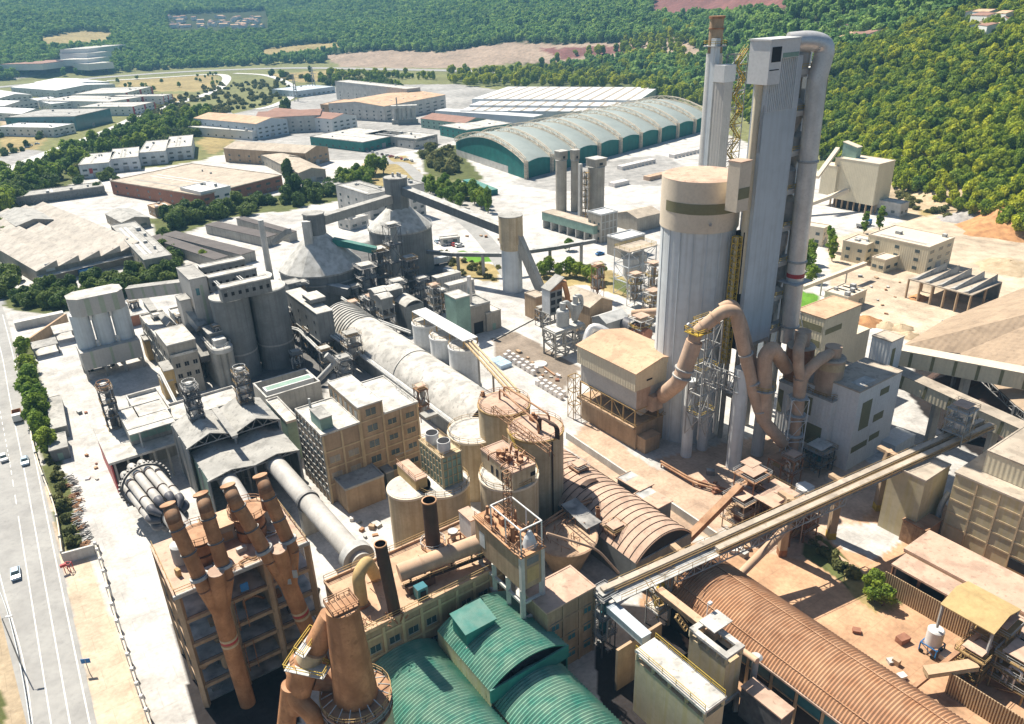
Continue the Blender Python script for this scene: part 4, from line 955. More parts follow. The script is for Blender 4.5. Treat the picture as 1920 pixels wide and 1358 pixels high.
gallery('conveyor_gallery','steep pale gallery dropping from the junction tower to the raw material sheds',V3(cM+E1*.5+Vector((1.6,-1.8)),23),V3(W((1014,545),1.5),1.5),3.2,2.8,'conc','conc')
pc=W((574,470),14); MB_=MB().box(W((577,545),2)-Vector((1.6,0)),Vector((3.2,0)),Vector((0,2)),0,24)
t=thing('stair_tower','slim pale vertical conveyor leg in front of the faceted cone silo','tower',W((572,560),0)); p=onpl((574,415),W((572,556),4),Vector((0,1))); MB().box(Vector((p.x-1.5,p.y-1)),Vector((3,0)),Vector((0,2)),0,p.z).build('shaft','concw',t); 
c=W((507,520),12); t=thing('pale_stack','slender pale concrete stack left of the faceted cone silo','chimney',c); MB().lathe(c,[(1.35,0),(1.0,34)],20).build('shaft','concw',t)
gallery('conveyor_gallery','dark low gallery sloping from the storage silos toward the cone silo foot',V3(W((562,527),12),12),V3(W((655,548),9),9),3,3,'concd','concd')
gallery('conveyor_gallery','thin dark gallery descending from the cone silo head across its cone',V3(W((540,425),29),27),V3(W((515,450),20),19),2.2,1.8,'concd','concd')
q=R3n((540,535),(562,528),5,15); bld('head_hut','small grey hut at the start of the dark low gallery','hut',q,11,15,'concd',rm='groof',par=.1)
gallery('belt_bridge','dark green enclosed belt leading from the cone silo to the process tower',V3(cA+ax(-.1)*rA*.4,24),V3(W((705,470),20),20),2.6,2.2,'green','green')
# belt conveyor behind the junction tower
t=thing('overland_belt','long thin horizontal belt conveyor on concrete piers passing the junction tower','conveyor',W((930,480),9)); zb=9
pts=[(752,468),(850,477),(945,478),(1040,465),(1115,452)]
mb=MB(); pr=None
for p in pts:
    w3=V3(W(p,zb),zb)
    if pr is not None: mb.beam(pr,w3,1.8,1.5)
    pr=w3
mb.build('casing','concd',t); mb=MB()
for p in ((858,476),(1031,466),(905,478),(1090,457)): c=W(p,zb); mb.beam(V3(c,0),V3(c,zb),1.3)
mb.build('pier','conc',t)
# ================================================================ OLD KILN TOWER (bottom left)
def kiln(name,label,a,b,r,m='kiln',tyres=(.2,.5,.8),piers=(.35,.75)):
    a=Vector(a);b=Vector(b); t=thing(name,label,'kiln',((a.x+b.x)/2,(a.y+b.y)/2,0)); MB().tube([a,b],r,28).build('shell',m,t); mb=MB()
    d=(b-a).normalized()*.45
    for k in tyres: c=a.lerp(b,k); mb.tube([c-d,c+d],r*1.16,28)
    mb.build('tyre','steeld',t); mb=MB()
    for k in piers: c=a.lerp(b,k); mb.cbox(c,r*1.6,2,0,c.z-r*1.1,GA)
    mb.build('pier','conc',t); return t
zk=9
ka=V3(W((525,880),zk),zk); kb=V3(W((678,1052),zk),zk-.6)
kiln('rotary_kiln','long pale rotary kiln running from the open shed towards the rusty stacks',ka-(kb-ka)*.12,kb,2.15,tyres=(.03,.45,.93),piers=(.42,.9))
c=kb; t=thing('kiln_hood','round grey seal ring hood around the lower end of the long kiln','machinery',(c.x,c.y,0)); d=(kb-ka).normalized(); MB().tube([kb-d*3.2,kb-d*1.2],3.3,28).build('ring','steel',t); MB().cbox(kb-d*2.2,5,2.2,0,zk-2.5,GA).build('pier','conc',t)
ka2=V3(W((430,905),zk),zk); kb2=V3(W((478,985),zk),zk); kiln('rotary_kiln','short pale rotary kiln between the shed and the rusty cyclone tower',ka2-(kb2-ka2)*.3,kb2,2.1,tyres=(),piers=(.5,))
# satellite cooler kiln
s0=V3(W((270,905),8),8); s1=V3(W((345,1002),8),9); d=(s1-s0).normalized(); x=d.cross(Vector((0,0,1))).normalized(); y=x.cross(d)
t=thing('satellite_kiln','kiln drum wrapped in pale cooler tubes with black elbows behind a big toothed ring','kiln',s0)
MB().tube([s0-d*6,s1+d*3],1.9,24).build('drum','kiln',t)
LL=(s1-s0).length
for k in range(10):
    a=2*math.pi*k/10; o=(x*math.cos(a)+y*math.sin(a)); p0=s0+o*3.55-d*3; p1=s0+o*3.55+d*(LL*.62)
    tu=MB().tube([p0,p1],.95,14).build('cooler_tube','kiln',t)
    sub(MB().tube([p1,p1+d*1.3,p1+d*2.6-o*1.6],[1.0,1.0,.7],12,bend=.8),'elbow','kilnd',tu,t)
    mb=MB()
    for f in (.3,.78): c=p0.lerp(p1,f); mb.tube([c-d*.15,c+d*.15],1.08,14)
    sub(mb,'band','black',tu,t)
MB().tube([s0+d*1-d*.3,s0+d*1.3],5.3,36,cap=False).build('gear_ring','steeld',t); mb=MB()
for k in range(36):
    a=2*math.pi*k/36; p=s0+d*.9+(x*math.cos(a)+y*math.sin(a))*5.4; mb.beam(p-d*.35,p+d*.35,.35)
mb.build('gear_tooth','steeld',t)
q=s0+Vector((0,0,0)); mb=MB(); mb.rings([[s0+d*1.6+(x*math.cos(2*math.pi*j/36)+y*math.sin(2*math.pi*j/36))*r for j in range(36)] for r in (4.75,5.25)],36,False); mb.build('ring_face','steeld',t)
# concrete frame
ZT=24; P=W((328,1117),ZT); PR_=W((577,1018),ZT); U=E1*(PR_-P).dot(E1); BK=W((285,1024),ZT); V=-E2*abs((BK-P).dot(E2)); u=U.normalized();v=V.normalized()
t=thing('kiln_preheater_frame','weathered multi storey concrete frame carrying rusty cyclones and orange ducts','building',P+(U+V)/2); FR=(P,U,V)
mb=MB(); 
for i in range(4):
    for j in range(3): mb.beam(V3(P+U*i/3*.985+V*j/2*.98+u*.3+v*.3,0),V3(P+U*i/3*.985+V*j/2*.98+u*.3+v*.3,ZT-.4),.85)
mb.build('column','tan',t)
for z in (4.5,9,13.5,18.5):
    MB().box(P+v*.8,U,V*.93,z-.35,z).build('floor_slab','concd',t); MB().box(P,U,v*.6,z-.6,z+.05).build('edge_beam','tan',t); MB().box(P-u*.05,u*.6,V,z-.6,z+.1).build('edge_beam','tan',t)
MB().box(P-u*.3-v*.3,U+u*.6,V+v*.6,ZT-.5,ZT).build('deck','proof',t)
MB().box(P+v*.9+u*.6,U-u*1.2,V*.8,0,.3).build('ground_slab','concd',t); MB().box(P+V*.97,U,v*.3,0,ZT-.6).build('back_wall','concd',t); MB().box(P+U*.64,u*.35,V*.95,0,ZT-.6).build('cross_wall','tan',t)
MB().box(P-u*.35-v*.45,U+u*.7,v*.35,ZT-.55,ZT+.1).build('front_girder','steel',t)
handrail(t,[P+V,P,P+U,P+U+V],ZT,'orail'); 
windows(t,(P,U,V),'V',4,3,1.6,2.6,1.2,4.5,'dark',name='opening')
windows(t,(P,U,V),'U',1,1,1.3,1.6,19.5,1,'blue',s0=9,s1=11,name='tarpaulin')
rd=random.Random(31)
for k in range(16):
    z=rd.choice([0,4.5,9,13.5]); p=P+U*rd.uniform(.05,.92)+V*rd.uniform(.06,.3); h=rd.uniform(1,3.2); mb=MB()
    if k%3==0: mb.lathe(p,[(.3,z+.2),(rd.uniform(.6,1.1),z+1),(rd.uniform(.6,1.1),z+h)],14)
    elif k%3==1: mb.tube([V3(p,z),V3(p,z+h),V3(p+u*rd.uniform(1.5,4),z+h),V3(p+u*rd.uniform(1.5,4),z+.3)],.22,8,bend=.5)
    else: mb.cbox(p,rd.uniform(.8,2),rd.uniform(.8,1.6),z,z+h*.6)
    mb.build('floor_machine',rd.choice(['rust','steeld','tan','concd']),t)
for k in range(14):
    p=P+U*rd.uniform(.05,.95)+V*rd.uniform(.05,.45); mb=MB(); h=rd.uniform(.4,1.4)
    if k%2: mb.cbox(p,rd.uniform(.6,2),rd.uniform(.5,1),ZT,ZT+h,rd.uniform(0,3))
    else: mb.tube([V3(p,ZT+.3),V3(p+ax(k)*2,ZT+.3),V3(p+ax(k)*2+ax(k+1.5)*1.5,ZT+.4)],.14,7,bend=.4)
    mb.build('deck_item',rd.choice(['rust','steel','orail','concd']),t)
mb=MB(); [mb.beam(V3(P+U*(.3+.07*i)-v*.9,z0_),V3(P+U*(.3+.07*i)-v*.9,z0_+.01+ZT*.0+6),.12) for i in range(3) for z0_ in (4,13)]; mb.build('hanging_cable','rust',t)
bz=ZT; q=(P+U*.36+V*.55,U*.5,V*.3); MB().box(*q,ZT,ZT+3).build('deck_house','conc',t); MB().box(q[0]-u*.2-v*.2,q[1]+u*.4,q[2]+v*.4,ZT+3,ZT+3.2).build('deck_house_roof','oroof',t); patch(MB(),q,'U',1,4,ZT+.3,ZT+1.8,.05).build('shutter','tan',t)
cyc=[]
for (px,l,k) in (((378,1030),'rust stained cyclone vessel between the two left orange ducts',0),((470,985),'rust stained cyclone vessel between the two right orange ducts',1)):
    c=W(px,ZT+2); cy=thing('cyclone',l,'cyclone',(c.x,c.y,ZT-8)); MB().lathe(c,[(1.0,ZT-9),(2.3,ZT-5),(2.5,ZT+4.6),(2.1,ZT+5.1)],28).build('shell','rust',cy)
    for zz in (ZT+4.2,ZT+2): MB().lathe(c,[(2.62,zz),(2.62,zz+.25)],28).build('flange','black',cy)
    handrail(cy,circ(c,3.1,14),ZT+5.1,'rust',True); MB().lathe(c,[(3.2,ZT+4.9),(3.2,ZT+5.05)],24).build('platform','rust',cy); cyc.append(c)
for px,l in (((345,1050),'grey drum vessel on the left edge of the kiln frame deck'),):
    c=W(px,ZT); solo(MB().lathe(c,[(1.6,ZT),(1.6,ZT+3.2),(1.2,ZT+3.5)],20),'drum_vessel','steel',l,'vessel')
# orange ducts
FP=P-v*2.2      # plane in front of the frame
def fp(px,off): return onpl(px,P-v*off,v)
def ducts(label,A,B,J1,J2,body,foot,r,capp):
    t=thing('twin_exhaust_duct',label,'duct',(FP.x,FP.y,0)); J=(Vector(J1)+Vector(J2))/2
    for a,j in ((A,J1),(B,J2)):
        MB().tube([a+Vector((0,0,0)),j],[r*.94,r],20).build('downcomer','rusto',t)
        dd=(j-a).normalized(); 
        el=MB().tube([a-dd*-.3,a-dd*.9,a-dd*1.2+Vector((-.5,1.1,.2)),a+Vector((-1.0,2.1,-1.0)),a+Vector((-1.0,2.1,-4.5))],r*.93,18,bend=.6); el.build('elbow','rust',t); MB().tube([a-dd*1.2+Vector((-.75,1.2,.75)),a-dd*1.2+Vector((-.8,1.25,1.0))],r*1.05,18).build('end_flange','rust',t)
        mb=MB(); 
        for f in (.1,.46,.8): c=a.lerp(j,f); mb.tube([c-dd*.1,c+dd*.1],r*1.1,20)
        mb.build('flange','steeld',t); c=a.lerp(j,.84); MB().tube([c-dd*.45,c+dd*.02],r*1.3,20).build('bearing_ring','steel',t)
    MB().tube([J1,body],[r,r*1.12],20).build('branch','rusto',t); MB().tube([J2,body],[r,r*1.12],20).build('branch','rusto',t)
    top=capp; MB().tube([top,body],[r*1.1,r*1.25],22).build('centre_stem','rusto',t); MB().tube([top,top+(top-body).normalized()*.12],r*1.12,22).build('cap','proof',t)
    MB().tube([body,foot],[r*1.25,r*1.1],24,bend=1).build('trunk','rusto',t)
    dd=(foot-body).normalized(); 
    for f,m in ((.17,'tanband'),(.185,'red'),(.21,'tanband')): c=body.lerp(foot,f); MB().tube([c-dd*.22,c+dd*.22],r*1.27,24).build('joint_band',m,t)
A=fp((323,985),.4)
ducts('left pair of orange ducts joining in a Y and running down the frame front',fp((327,978),.2),fp((387,958),.2),fp((384,1104),3.0),fp((425,1083),3.0),fp((415,1150),3.0),fp((486,1390),3.4),1.1,fp((405,1073),3.7))
ducts('right pair of orange ducts joining in a Y beside the patched grey plates',fp((441,940),.2),fp((500,922),.2),fp((507,1050),3.0),fp((548,1032),3.0),fp((543,1100),3.0),fp((640,1330),3.6),1.1,fp((523,1030),3.7))
mb=MB(); c0=fp((535,1080),4.3); 
for dx,dz,w_,h_ in ((0,0,1.2,1.2),(.3,-1.2,1.5,1),(1.9,.3,.8,1.5),(0,1.1,1,.9)): 
    p=c0+Vector((dx-.3,0,dz)); mb.beam(p-Vector((w_/2,0,0)),p+Vector((w_/2,0,0)),.12,h_)
solo(mb,'patch_plates','steel','grey repair plates bolted on the right orange duct fork','plate')
# ================================================================ MAIN HALL (bottom centre)
ZM=14; q=R3((681,1193),(947,1057),(609,1095),ZM); P,U,V=q;u=U.normalized();v=V.normalized(); HALL=q
t=bld('main_hall','long tan concrete mill hall with an orange dusty roof and dark stacks','building',q,0,ZM,'tan',rm='oroof',par=.5)
grid(MB(),q,'U',8,[4,8.5,12.6],.5,0,ZM).build('wall_frame','tanband',t); windows(t,q,'U',8,2,1.9,1.3,5.2,4.4,'glass',skip=[(0,0),(2,0),(4,1)],frame='conc')
handrail(t,[P,P+U],ZM+.7,'orail'); handrail(t,[P+V,P+V+U],ZM+.7,'orail')
q=R3((1116,1102),(1021,1149),(1071,1062),ZM); t=bld('mill_hall_wing','dark brown hall wing with a grey dusty roof under the steel tower','building',q,0,ZM,'tan',rm='proof',par=.1); QW=q
grid(MB(),q,'U',3,[3,7,11],.45,0,ZM).build('wall_frame','tan',t); windows(t,q,'U',3,3,1.6,1.6,1.8,3.9,'glassb',skip=[(1,2),(2,1)],frame='tan')
# stacks
def stack(l,base,top,z0,r,name='exhaust_stack',m='black'):
    b=W(base,z0); pt=onpl(top,b,Vector((0,1))); z1=pt.z; t=thing(name,l,'chimney',(b.x,b.y,z0)); tx=b
    rs=MB(); n=28; rs.rings([[V3(b+Vector((math.cos(2*math.pi*j/n),math.sin(2*math.pi*j/n)))*r*1.06,z0) for j in range(n)],[V3(Vector((pt.x,b.y))+Vector((math.cos(2*math.pi*j/n),math.sin(2*math.pi*j/n)))*r,z1) for j in range(n)]],n,False)
    c=Vector((pt.x,b.y)); rs.lathe(c,[(r*.9,z1-4),(r*.9,z1)],n,False); rs.add([V3(c+ax(2*math.pi*j/n)*r*.9,z1-4) for j in range(n)],[tuple(range(n))]); rs.build('shell',m,t)
    mb=MB(); mb.rings([[V3(c+ax(2*math.pi*j/n)*rr,z) for j in range(n)] for rr,z in ((r*1.0,z1-.15),(r*1.06,z1-.15),(r*1.06,z1+.05),(r*.88,z1+.05))],n,False); mb.build('rim','rusto',t); return t,z1
t,_=stack('slim sooty stack leaning by the edge of the main hall roof',(740,1147),(713,1020),ZM+.5,.98)
mb=MB(); b=W((740,1147),ZM+.5); mb.beam(V3(b,ZM+8),V3(W((690,1098),ZM+.5),ZM+1),.15); mb.build('guy_rod','rust',t)
t,_=stack('thick sooty stack standing behind the long roof duct',(815,1052),(804.5,938),ZM+.5,1.25)
c=W((815,1052),ZM+.5); MB().lathe(c,[(2.2,ZM+4),(2.2,ZM+4.2)],20).build('platform','rusto',t); handrail(t,circ(c,2.2,12),ZM+4.2,'steel',True)
MB().lathe(c,[(1.6,ZM+.5),(1.35,ZM+3)],20).build('base','rust',t)
# long roof duct and elbow
a=V3(W((748,1075),17.2),17.2); b=V3(W((938,1003),18.5),18.5); t=thing('roof_duct','long pinkish horizontal duct lying over the main hall roof','duct',a); MB().tube([a,b],1.55,24).build('shell','pinkd',t); flanges(t,[a,b],1.5,(.22,.5,.8),'pinkd')
mb=MB(); [mb.beam(V3(a.lerp(b,k),ZM+.5),V3(a.lerp(b,k),16),.35) for k in (.1,.3,.5,.7,.9)]; mb.beam(a+Vector((.6,-1.7,-1.6)),b+Vector((.6,-1.7,-1.6)),.9,.12); mb.build('support','black',t)
MB().rail([a+Vector((.9,-2.0,-1.5)),b+Vector((.9,-2.0,-1.5))],None,1,2.2,.07).build('railing','orail',t)
MB().box(W((762,1110),ZM+.5),E1*5,E2*1.2,ZM+.5,16).build('cladding','black',t)
g0=V3(W((672,1147),ZM+.5),ZM+.3); g1=V3(W((672,1090),ZM+8),ZM+5.5); 
pa=[V3(W((679,1133),ZM+.4),ZM+.3),V3(W((679,1133),ZM+.4),ZM+6.6),V3(W((679,1133),ZM+.4)+Vector((1.2,2.2)),ZM+7.6),kb+d*2.4+Vector((0,0,1.0)) if False else V3(W((706,1085),ZM),ZM+.2)]
t=thing('elbow_duct','ochre elbow duct rising from the hall roof beside the kiln end','duct',pa[0]); MB().tube(pa,1.05,20,bend=2.2).build('shell','ochre',t); MB().tube([pa[0],pa[0]+Vector((0,0,.5))],1.25,20).build('collar','rust',t); 
c=W((790,1118),ZM+.5); t=thing('control_cabinet','small teal control cabinet on the edge of the hall roof','cabinet',(c.x,c.y,ZM+.5)); MB().cbox(c,1.9,1.6,ZM+.5,ZM+2.7).build('body','glassb',t); MB().cbox(c+E2*.9,1.0,.1,ZM+.8,ZM+2.1).build('door','dark',t)
mb=MB()
for k in range(14): p=W((742,1160),ZM+.5)+ax(k*1.7)*random.uniform(.5,1.9); mb.beam(V3(p,ZM+.5),V3(p+ax(k)*.5,ZM+random.uniform(.8,1.7)),.2)
solo(mb,'stack_bolts','rust','spiky rusty anchor bolts round the foot of the slim stack','bolts')
t=thing('hose_reel','tangled rusty rods by the corner of the main hall roof','scrap',V3(W((688,1170),ZM+.5),ZM+.5)); mb=MB(); c=W((688,1170),ZM+.5)
for k in range(5): mb.tube([V3(c+ax(k)*.8,ZM+.6),V3(c+ax(k+1)*.9,ZM+1.5+.2*k),V3(c+ax(k+2.5)*.8,ZM+.7)],.06,6)
mb.build('rod','rust',t)
for i,(px,l) in enumerate((((850,1010),'white capped vent standing on the hall roof near the ladder'),((838,1035),'round rusty roof manhole beside the thick stack'))):
    c=W(px,ZM+.5); mb=MB().cyl(c,.5,ZM+.5,ZM+2.0-i,12).cyl(c,.95,ZM+2.0-i,ZM+2.3-i,14); solo(mb,'roof_vent','steel' if i==0 else 'rust',l,'vent')
# small white cube house by the steel tower
q=R3((882,979),(900,971),(863,958),21); t=bld('elevator_hut','white steel hut on legs left of the cage tower','hut',q,16.5,21,'silow',rm='proof',par=0); MB().frame(q[0],q[1],q[2],ZM,16.4,nz=1,t=.3).build('leg','rust',t)
solo(MB().stairs(V3(W((869,972),17),17),V3(W((890,1015),14.6),14.6),1.1),'roof_stair','orail','steep stair from the white hut down to the hall roof','stairs')
# cage tower
zc=24; q=R3((977,1047),(1022,1028),(893,969),zc); P,U,V=q; u=U.normalized(); v=V.normalized()
t=thing('elevator_tower','tan elevator tower on concrete legs with white steel cage and rusty deck machines','tower',P+(U+V)/2); CT=q
MB().box(P,U,V,17.2,zc).build('house','tan',t); MB().box(P-u*.3-v*.3,U+u*.6,V+v*.6,zc,zc+.2).build('deck','rusto',t)
mb=MB(); 
for i in (0,1):
    for j in (0,.33,.66,1): p=P+U*i*.85+V*j*.93+u*.3+v*.3; mb.beam(V3(p,0),V3(p,17.2),.8)
for z in (10.5,14): 
    mb.box(P+v*.02,U,v*.5,z,z+.5); mb.box(P,u*.5,V,z,z+.5)
mb.box(P-u*.12-v*.12,u*.7,v*.7,0,zc-.01); mb.box(P+U-u*.6-v*.12,u*.7,v*.7,0,zc-.01); mb.build('leg','concw',t)
for s,l in (('U',0),): 
    patch(MB(),q,'U',1.1,U.length-1.1,18.3,21.2,.05).build('louvre','ochre',t); patch(MB(),q,'U',1.1,U.length-1.1,21.8,23.2,.05).build('louvre','concd',t)
windows(t,q,'V',1,1,1.6,3,19,1,'silow',s0=10,s1=13,name='door'); mb=MB()
mb.frame(P+u*.2+v*.2,U-u*.4,V*.62,zc+.2,zc+5.2,nz=1,nu=1,nv=2,t=.22,brace=False); mb.build('cage','white',t)
handrail(t,[P+V,P,P+U,P+U+V],zc+.2,'rust'); rd=random.Random(5); mb=MB(); 
for k in range(26):
    p=P+U*rd.uniform(.1,.9)+V*rd.uniform(.08,.85); h=rd.uniform(.5,3.2); 
    if k%3==0: mb.cbox(p,rd.uniform(.5,1.3),rd.uniform(.4,1.1),zc+.2,zc+.2+h*.5)
    elif k%3==1: mb.cyl(p,rd.uniform(.15,.45),zc+.2,zc+.2+h,10)
    else: mb.tube([V3(p,zc+.3),V3(p,zc+h+1),V3(p+ax(k)*1.6,zc+h+1),V3(p+ax(k)*1.6,zc+.5)],.12,6,bend=.3)
mb.build('deck_machinery','rust',t)
c=P+U*.4+V*.45; mb=MB().frame(c,u*1.0,v*1.0,zc,zc+12,nz=8,t=.13); mb.build('lattice_mast','rust',t)
c=P+U*.65+V*.12; MB().lathe(c,[(1.3,zc+.2),(.9,zc+1.8),(.3,zc+3)],10).build('tarpaulin','silo',t)
# ================================================================ TAN SILO GROUP
s1=silo('flour_silo','tall ochre silo with a pale lid, rear one of the rusty pipe group',W((945,757),23),5.8,0,23,'tansilo',None,rim='orail',roofm='proof',rail='rust')
S2=W((1004,803),23); s2=silo('flour_silo','tall ochre silo with a pale lid and black curved pipes, right of the group',S2,5.85,0,23,'tansilo',None,rim='orail',roofm='proof',rail='rust')
mb=MB().beam(V3(S2+ax(-1.0)*5.95,2),V3(S2+ax(-1.0)*5.95,22.5),.35); mb.build('cable_duct','black',s2)
s3=silo('flour_silo','lower ochre silo with a patchy lid behind the ribbed filter box',W((888,808),15.5),5.9,0,15.5,'tansilo',None,roofm='wroof',rail='orail')
sA=silo('flour_silo','ochre silo at the left front of the group next to the pink roofed platform',W((768,913),16),4.5,0,16,'tansilo',None,roofm='wroof')
SB=W((829,904),16); sB=silo('flour_silo','ochre silo carrying the ribbed filter box',SB,5.5,0,16,'tansilo',None,rail='orail')
SC=W((954,889),19); sC=silo('flour_silo','ochre silo carrying the flat roofed house with rusty machines',SC,5.9,0,19,'tansilo',None,rail='orail')
q=R3((828,860),(864,846),(784,827),23.3); P,U,V=q; u=U.normalized();v=V.normalized(); t=thing('filter_box','ribbed grey green filter box with two round fan outlets on an ochre silo','filter',(P.x,P.y,16)); MB().box(P,U,V,16.2,23.3).build('casing','pgreen',t)
mb=MB()
for f,n in (('U',4),('V',7)): grid(mb,q,f,n,[16.6,18.5,20.3,22,23.1],.16,16.2,23.3,.22)
mb.build('rib','yconc',t); MB().box(P-u*.2-v*.2,U+u*.4,V+v*.4,23.3,23.5).build('roof','yconc',t); handrail(t,[P,P+U,P+U+V,P+V],23.5,'orail',True,h=.9)
for px in ((810,819),(832,834)): 
    c=W(px,25); MB().cyl(c,1.05,23.5,24.2,20).cyl(c,1.35,24.2,26,20).build('fan_outlet','silow',t); MB().cyl(c,1.2,26,26.03,20).build('fan_opening','dark',t)
q=R3((779,903),(800,894),(736,874),18.5); t=bld('silo_platform_house','low pinkish roofed house with railing left of the ribbed filter box','building',q,16.2,18.5,'ochre',rm='proof',par=0); handrail(t,[q[0]+q[2],q[0],q[0]+q[1]],18.8,'rust')
q=R3((961.4,889.5),(1006,873),(900,844.7),23); t=bld('silo_house','flat roofed house on an ochre silo littered with rusty machines','building',q,19.2,23,'tansilo',rm='proof',par=.1); windows(t,q,'U',1,1,1.2,.9,20.8,1,'dark',s0=3.5,s1=6); windows(t,q,'V',4,1,.8,1.8,19.5,1,'dark',s0=1,s1=8,name='door')
handrail(t,[q[0]+q[2],q[0],q[0]+q[1],q[0]+q[1]+q[2]],23.3,'rust'); mb=MB(); rd=random.Random(8)
for k in range(22):
    p=q[0]+q[1]*rd.uniform(.1,.8)+q[2]*rd.uniform(.15,.6); h=rd.uniform(.6,2)
    if k%2: mb.cyl(p,rd.uniform(.25,.7),23.3,23.3+h,10)
    else: mb.tube([V3(p,23.4),V3(p,23.4+h),V3(p+ax(k)*2,23.4+h),V3(p+ax(k)*2,23.4)],.15,6,bend=.5)
mb.build('fan_unit','rust',t)
# pipes on the tall silos
t=thing('silo_pipework','rusty pipe bridge arching across the lids of the two tall ochre silos','pipes',V3(W((975,780),23),23)); S1=W((945,757),23); mb=MB()
for i,(a,b) in enumerate((((937,748),(1010,812)),((945,742),(1030,795)))):
    A=V3(W(a,23.3),23.3);B=V3(W(b,23.3),23.3); mb.tube([A,A+Vector((0,0,2.6)),B+Vector((0,0,2.2)),B],.22,8,bend=1.5)
mb.build('pipe','rust',t); mb=MB()
for k in range(3): A=V3(W((1008+k*3,806),23.3),23.3);B=V3(W((1042+k*3,822+k),23.3),23.3); mb.tube([A,A+Vector((0,0,3.2)),B+Vector((0,0,3.0)),B],.2,10,bend=2.2)
mb.build('curved_pipe','black',t); mb=MB(); A=V3(W((925,762),25.5),25.5);B=V3(W((1030,838),25.5),25.5); mb.truss(A,B,1.2,9,.12,1.0); 
for k in (0,.33,.66,1): p=A.lerp(B,k); mb.beam(Vector((p.x,p.y,23.3)),p,.15); mb.beam(Vector((p.x+1,p.y,23.3)),p,.1)
mb.build('bridge','rust',t)
for i,(px,l) in enumerate((((1000,787),'rusty valve unit in the middle of the right tall silo lid'),((905,742),'small dark hatch on the rear tall silo lid'))): 
    c=W(px,23.3); solo(MB().cbox(c,1.4-i*.5,1.2-i*.4,23.2,24.4-i*.6).cyl(c,.4,24.4-i*.6,25-i*.6,10),'lid_valve','rust',l,'valve')
solo(MB().stairs(V3(W((978,900),24),24) if 0 else V3(SC+ax(.9)*5,19.4),V3(S2+ax(3.6)*5.4,23.2),1.2),'link_stair','yel','yellow stair linking the roofs of the front and right ochre silos','stairs')
# sunken cone tank and pump house right of the cage tower
c=W((1060,1005),8); t=thing('cone_tank','round open topped ochre tank with a rusty mesh lid right of the cage tower','tank',c); MB().lathe(c,[(3.0,0),(6.3,8)],30,cap=False).build('shell','tan',t); MB().lathe(c,[(6.5,8),(6.2,8.2)],30).build('lid','oroof',t)
mb=MB(); rd=random.Random(3)
for k in range(16): a=rd.uniform(0,6.28); p=c+ax(a)*rd.uniform(1,5.5); mb.tube([V3(p,8.2),V3(p,9+rd.random()*1.4),V3(p+ax(a+2)*1.8,8.4)],.08,5)
mb.build('pipe','rust',t)
q=R3((1116,978),(1090,985),(1060,948),9); q=(W((1100,992),9),E1*3.4,-E2*7.5); t=bld('pump_house','dark grey pump house with gabled metal roof beside the tall ochre silo','building',q,3,9,'concd',roof='mono',rm='steeld',rise=1.3)
MB().tube([V3(W((1120,1000),4),0),V3(W((1120,1000),4),9)],.6,12).build('duct','concd',t)
stack('thin rusty pipe chimney with a cap beside the ribbed orange vault',(1122,1010),(1121,952),4,.45,'vent_chimney','rust')
t=thing('pipe_run','curved pink pipes dropping past the cage tower towards the conveyor yard','pipes',W((1100,1020),8)); pipes(t,'pipe',[[V3(W((1025,1000),14+k*.5),14+k*.5),V3(W((1075,1015),12),12),V3(W((1120,1030),9),9),V3(W((1160,1075),4),4)] for k in (0,1)],.25,'pinkd',bend=2)
# ================================================================ ORANGE RIBBED VAULT AND CORRUGATED HALL
Z2=6; R0=W((1280,988),Z2); R1=W((1166,900),Z2); Lp=W((1193,1058),Z2); sp2=abs((R0-Lp).dot(E1)); P=Lp; k1=(W((1280,1001),Z2)-Lp).dot(E2)
P=Lp+E2*0; back=-E2*62; t=thing('ribbed_vault','orange dusty barrel vault with thin dark ribs behind the belt conveyors','hall',P+E1*sp2/2+back/2)
barrel(MB(),P,E1*sp2,back,Z2,sp2*.23,22).build('roof','proof',t); [arc_ribs(MB(),P,E1*sp2,back,Z2,sp2*.23,[i*1.75+.2],.10,.14).build('rib','black',t) for i in range(22)]; MB().box(P-E2*.1,E1*sp2,back,0,Z2).build('wall','concd',t)
g=MB(); n=16; s=sp2; rise=sp2*.23; R=(s*s/4+rise*rise)/(2*rise); cc=Z2+rise-R; a0=math.asin(s/2/R); pts=[V3(P+E1*(s/2+(R-.1)*math.sin(-a0+2*a0*i/n))-E2*.4,cc+(R-.1)*math.cos(-a0+2*a0*i/n)) for i in range(n+1)]; g.add(pts,[tuple(range(n,-1,-1))]); g.build('end_wall','dark',t)  # dark sheet across the open vault mouth, standing in for its shade
t=thing('skylight_hatch','dark arched opening on the crown of the orange ribbed vault','hatch',V3(W((1105,885),12),12)); Q=P-E2*30; barrel(MB(),P+E1*sp2*.33-E2*21.6,E1*sp2*.3,-E2*1.4,Z2+rise*.93,.7,8).build('cover','black',t)
for px,l,w_ in (((1240,950),'low pinkish roofed shed attached to the ribbed vault side, nearer one',5),((1205,918),'low pinkish roofed shed attached to the ribbed vault side, farther one',5)):
    q=(W(px,6)-E1*1,E1*4,-E2*w_*1.4); bld('side_shed',l,'shed',q,0,6,'concd',roof='mono',rm='proof',rise=-.4)
mb=MB().beam(V3(W((1062,822),0),1),V3(W((1345,1015),0),1),.4,2); solo(mb,'yard_wall','concw','long low pale wall along the yard beside the ribbed vault','wall')
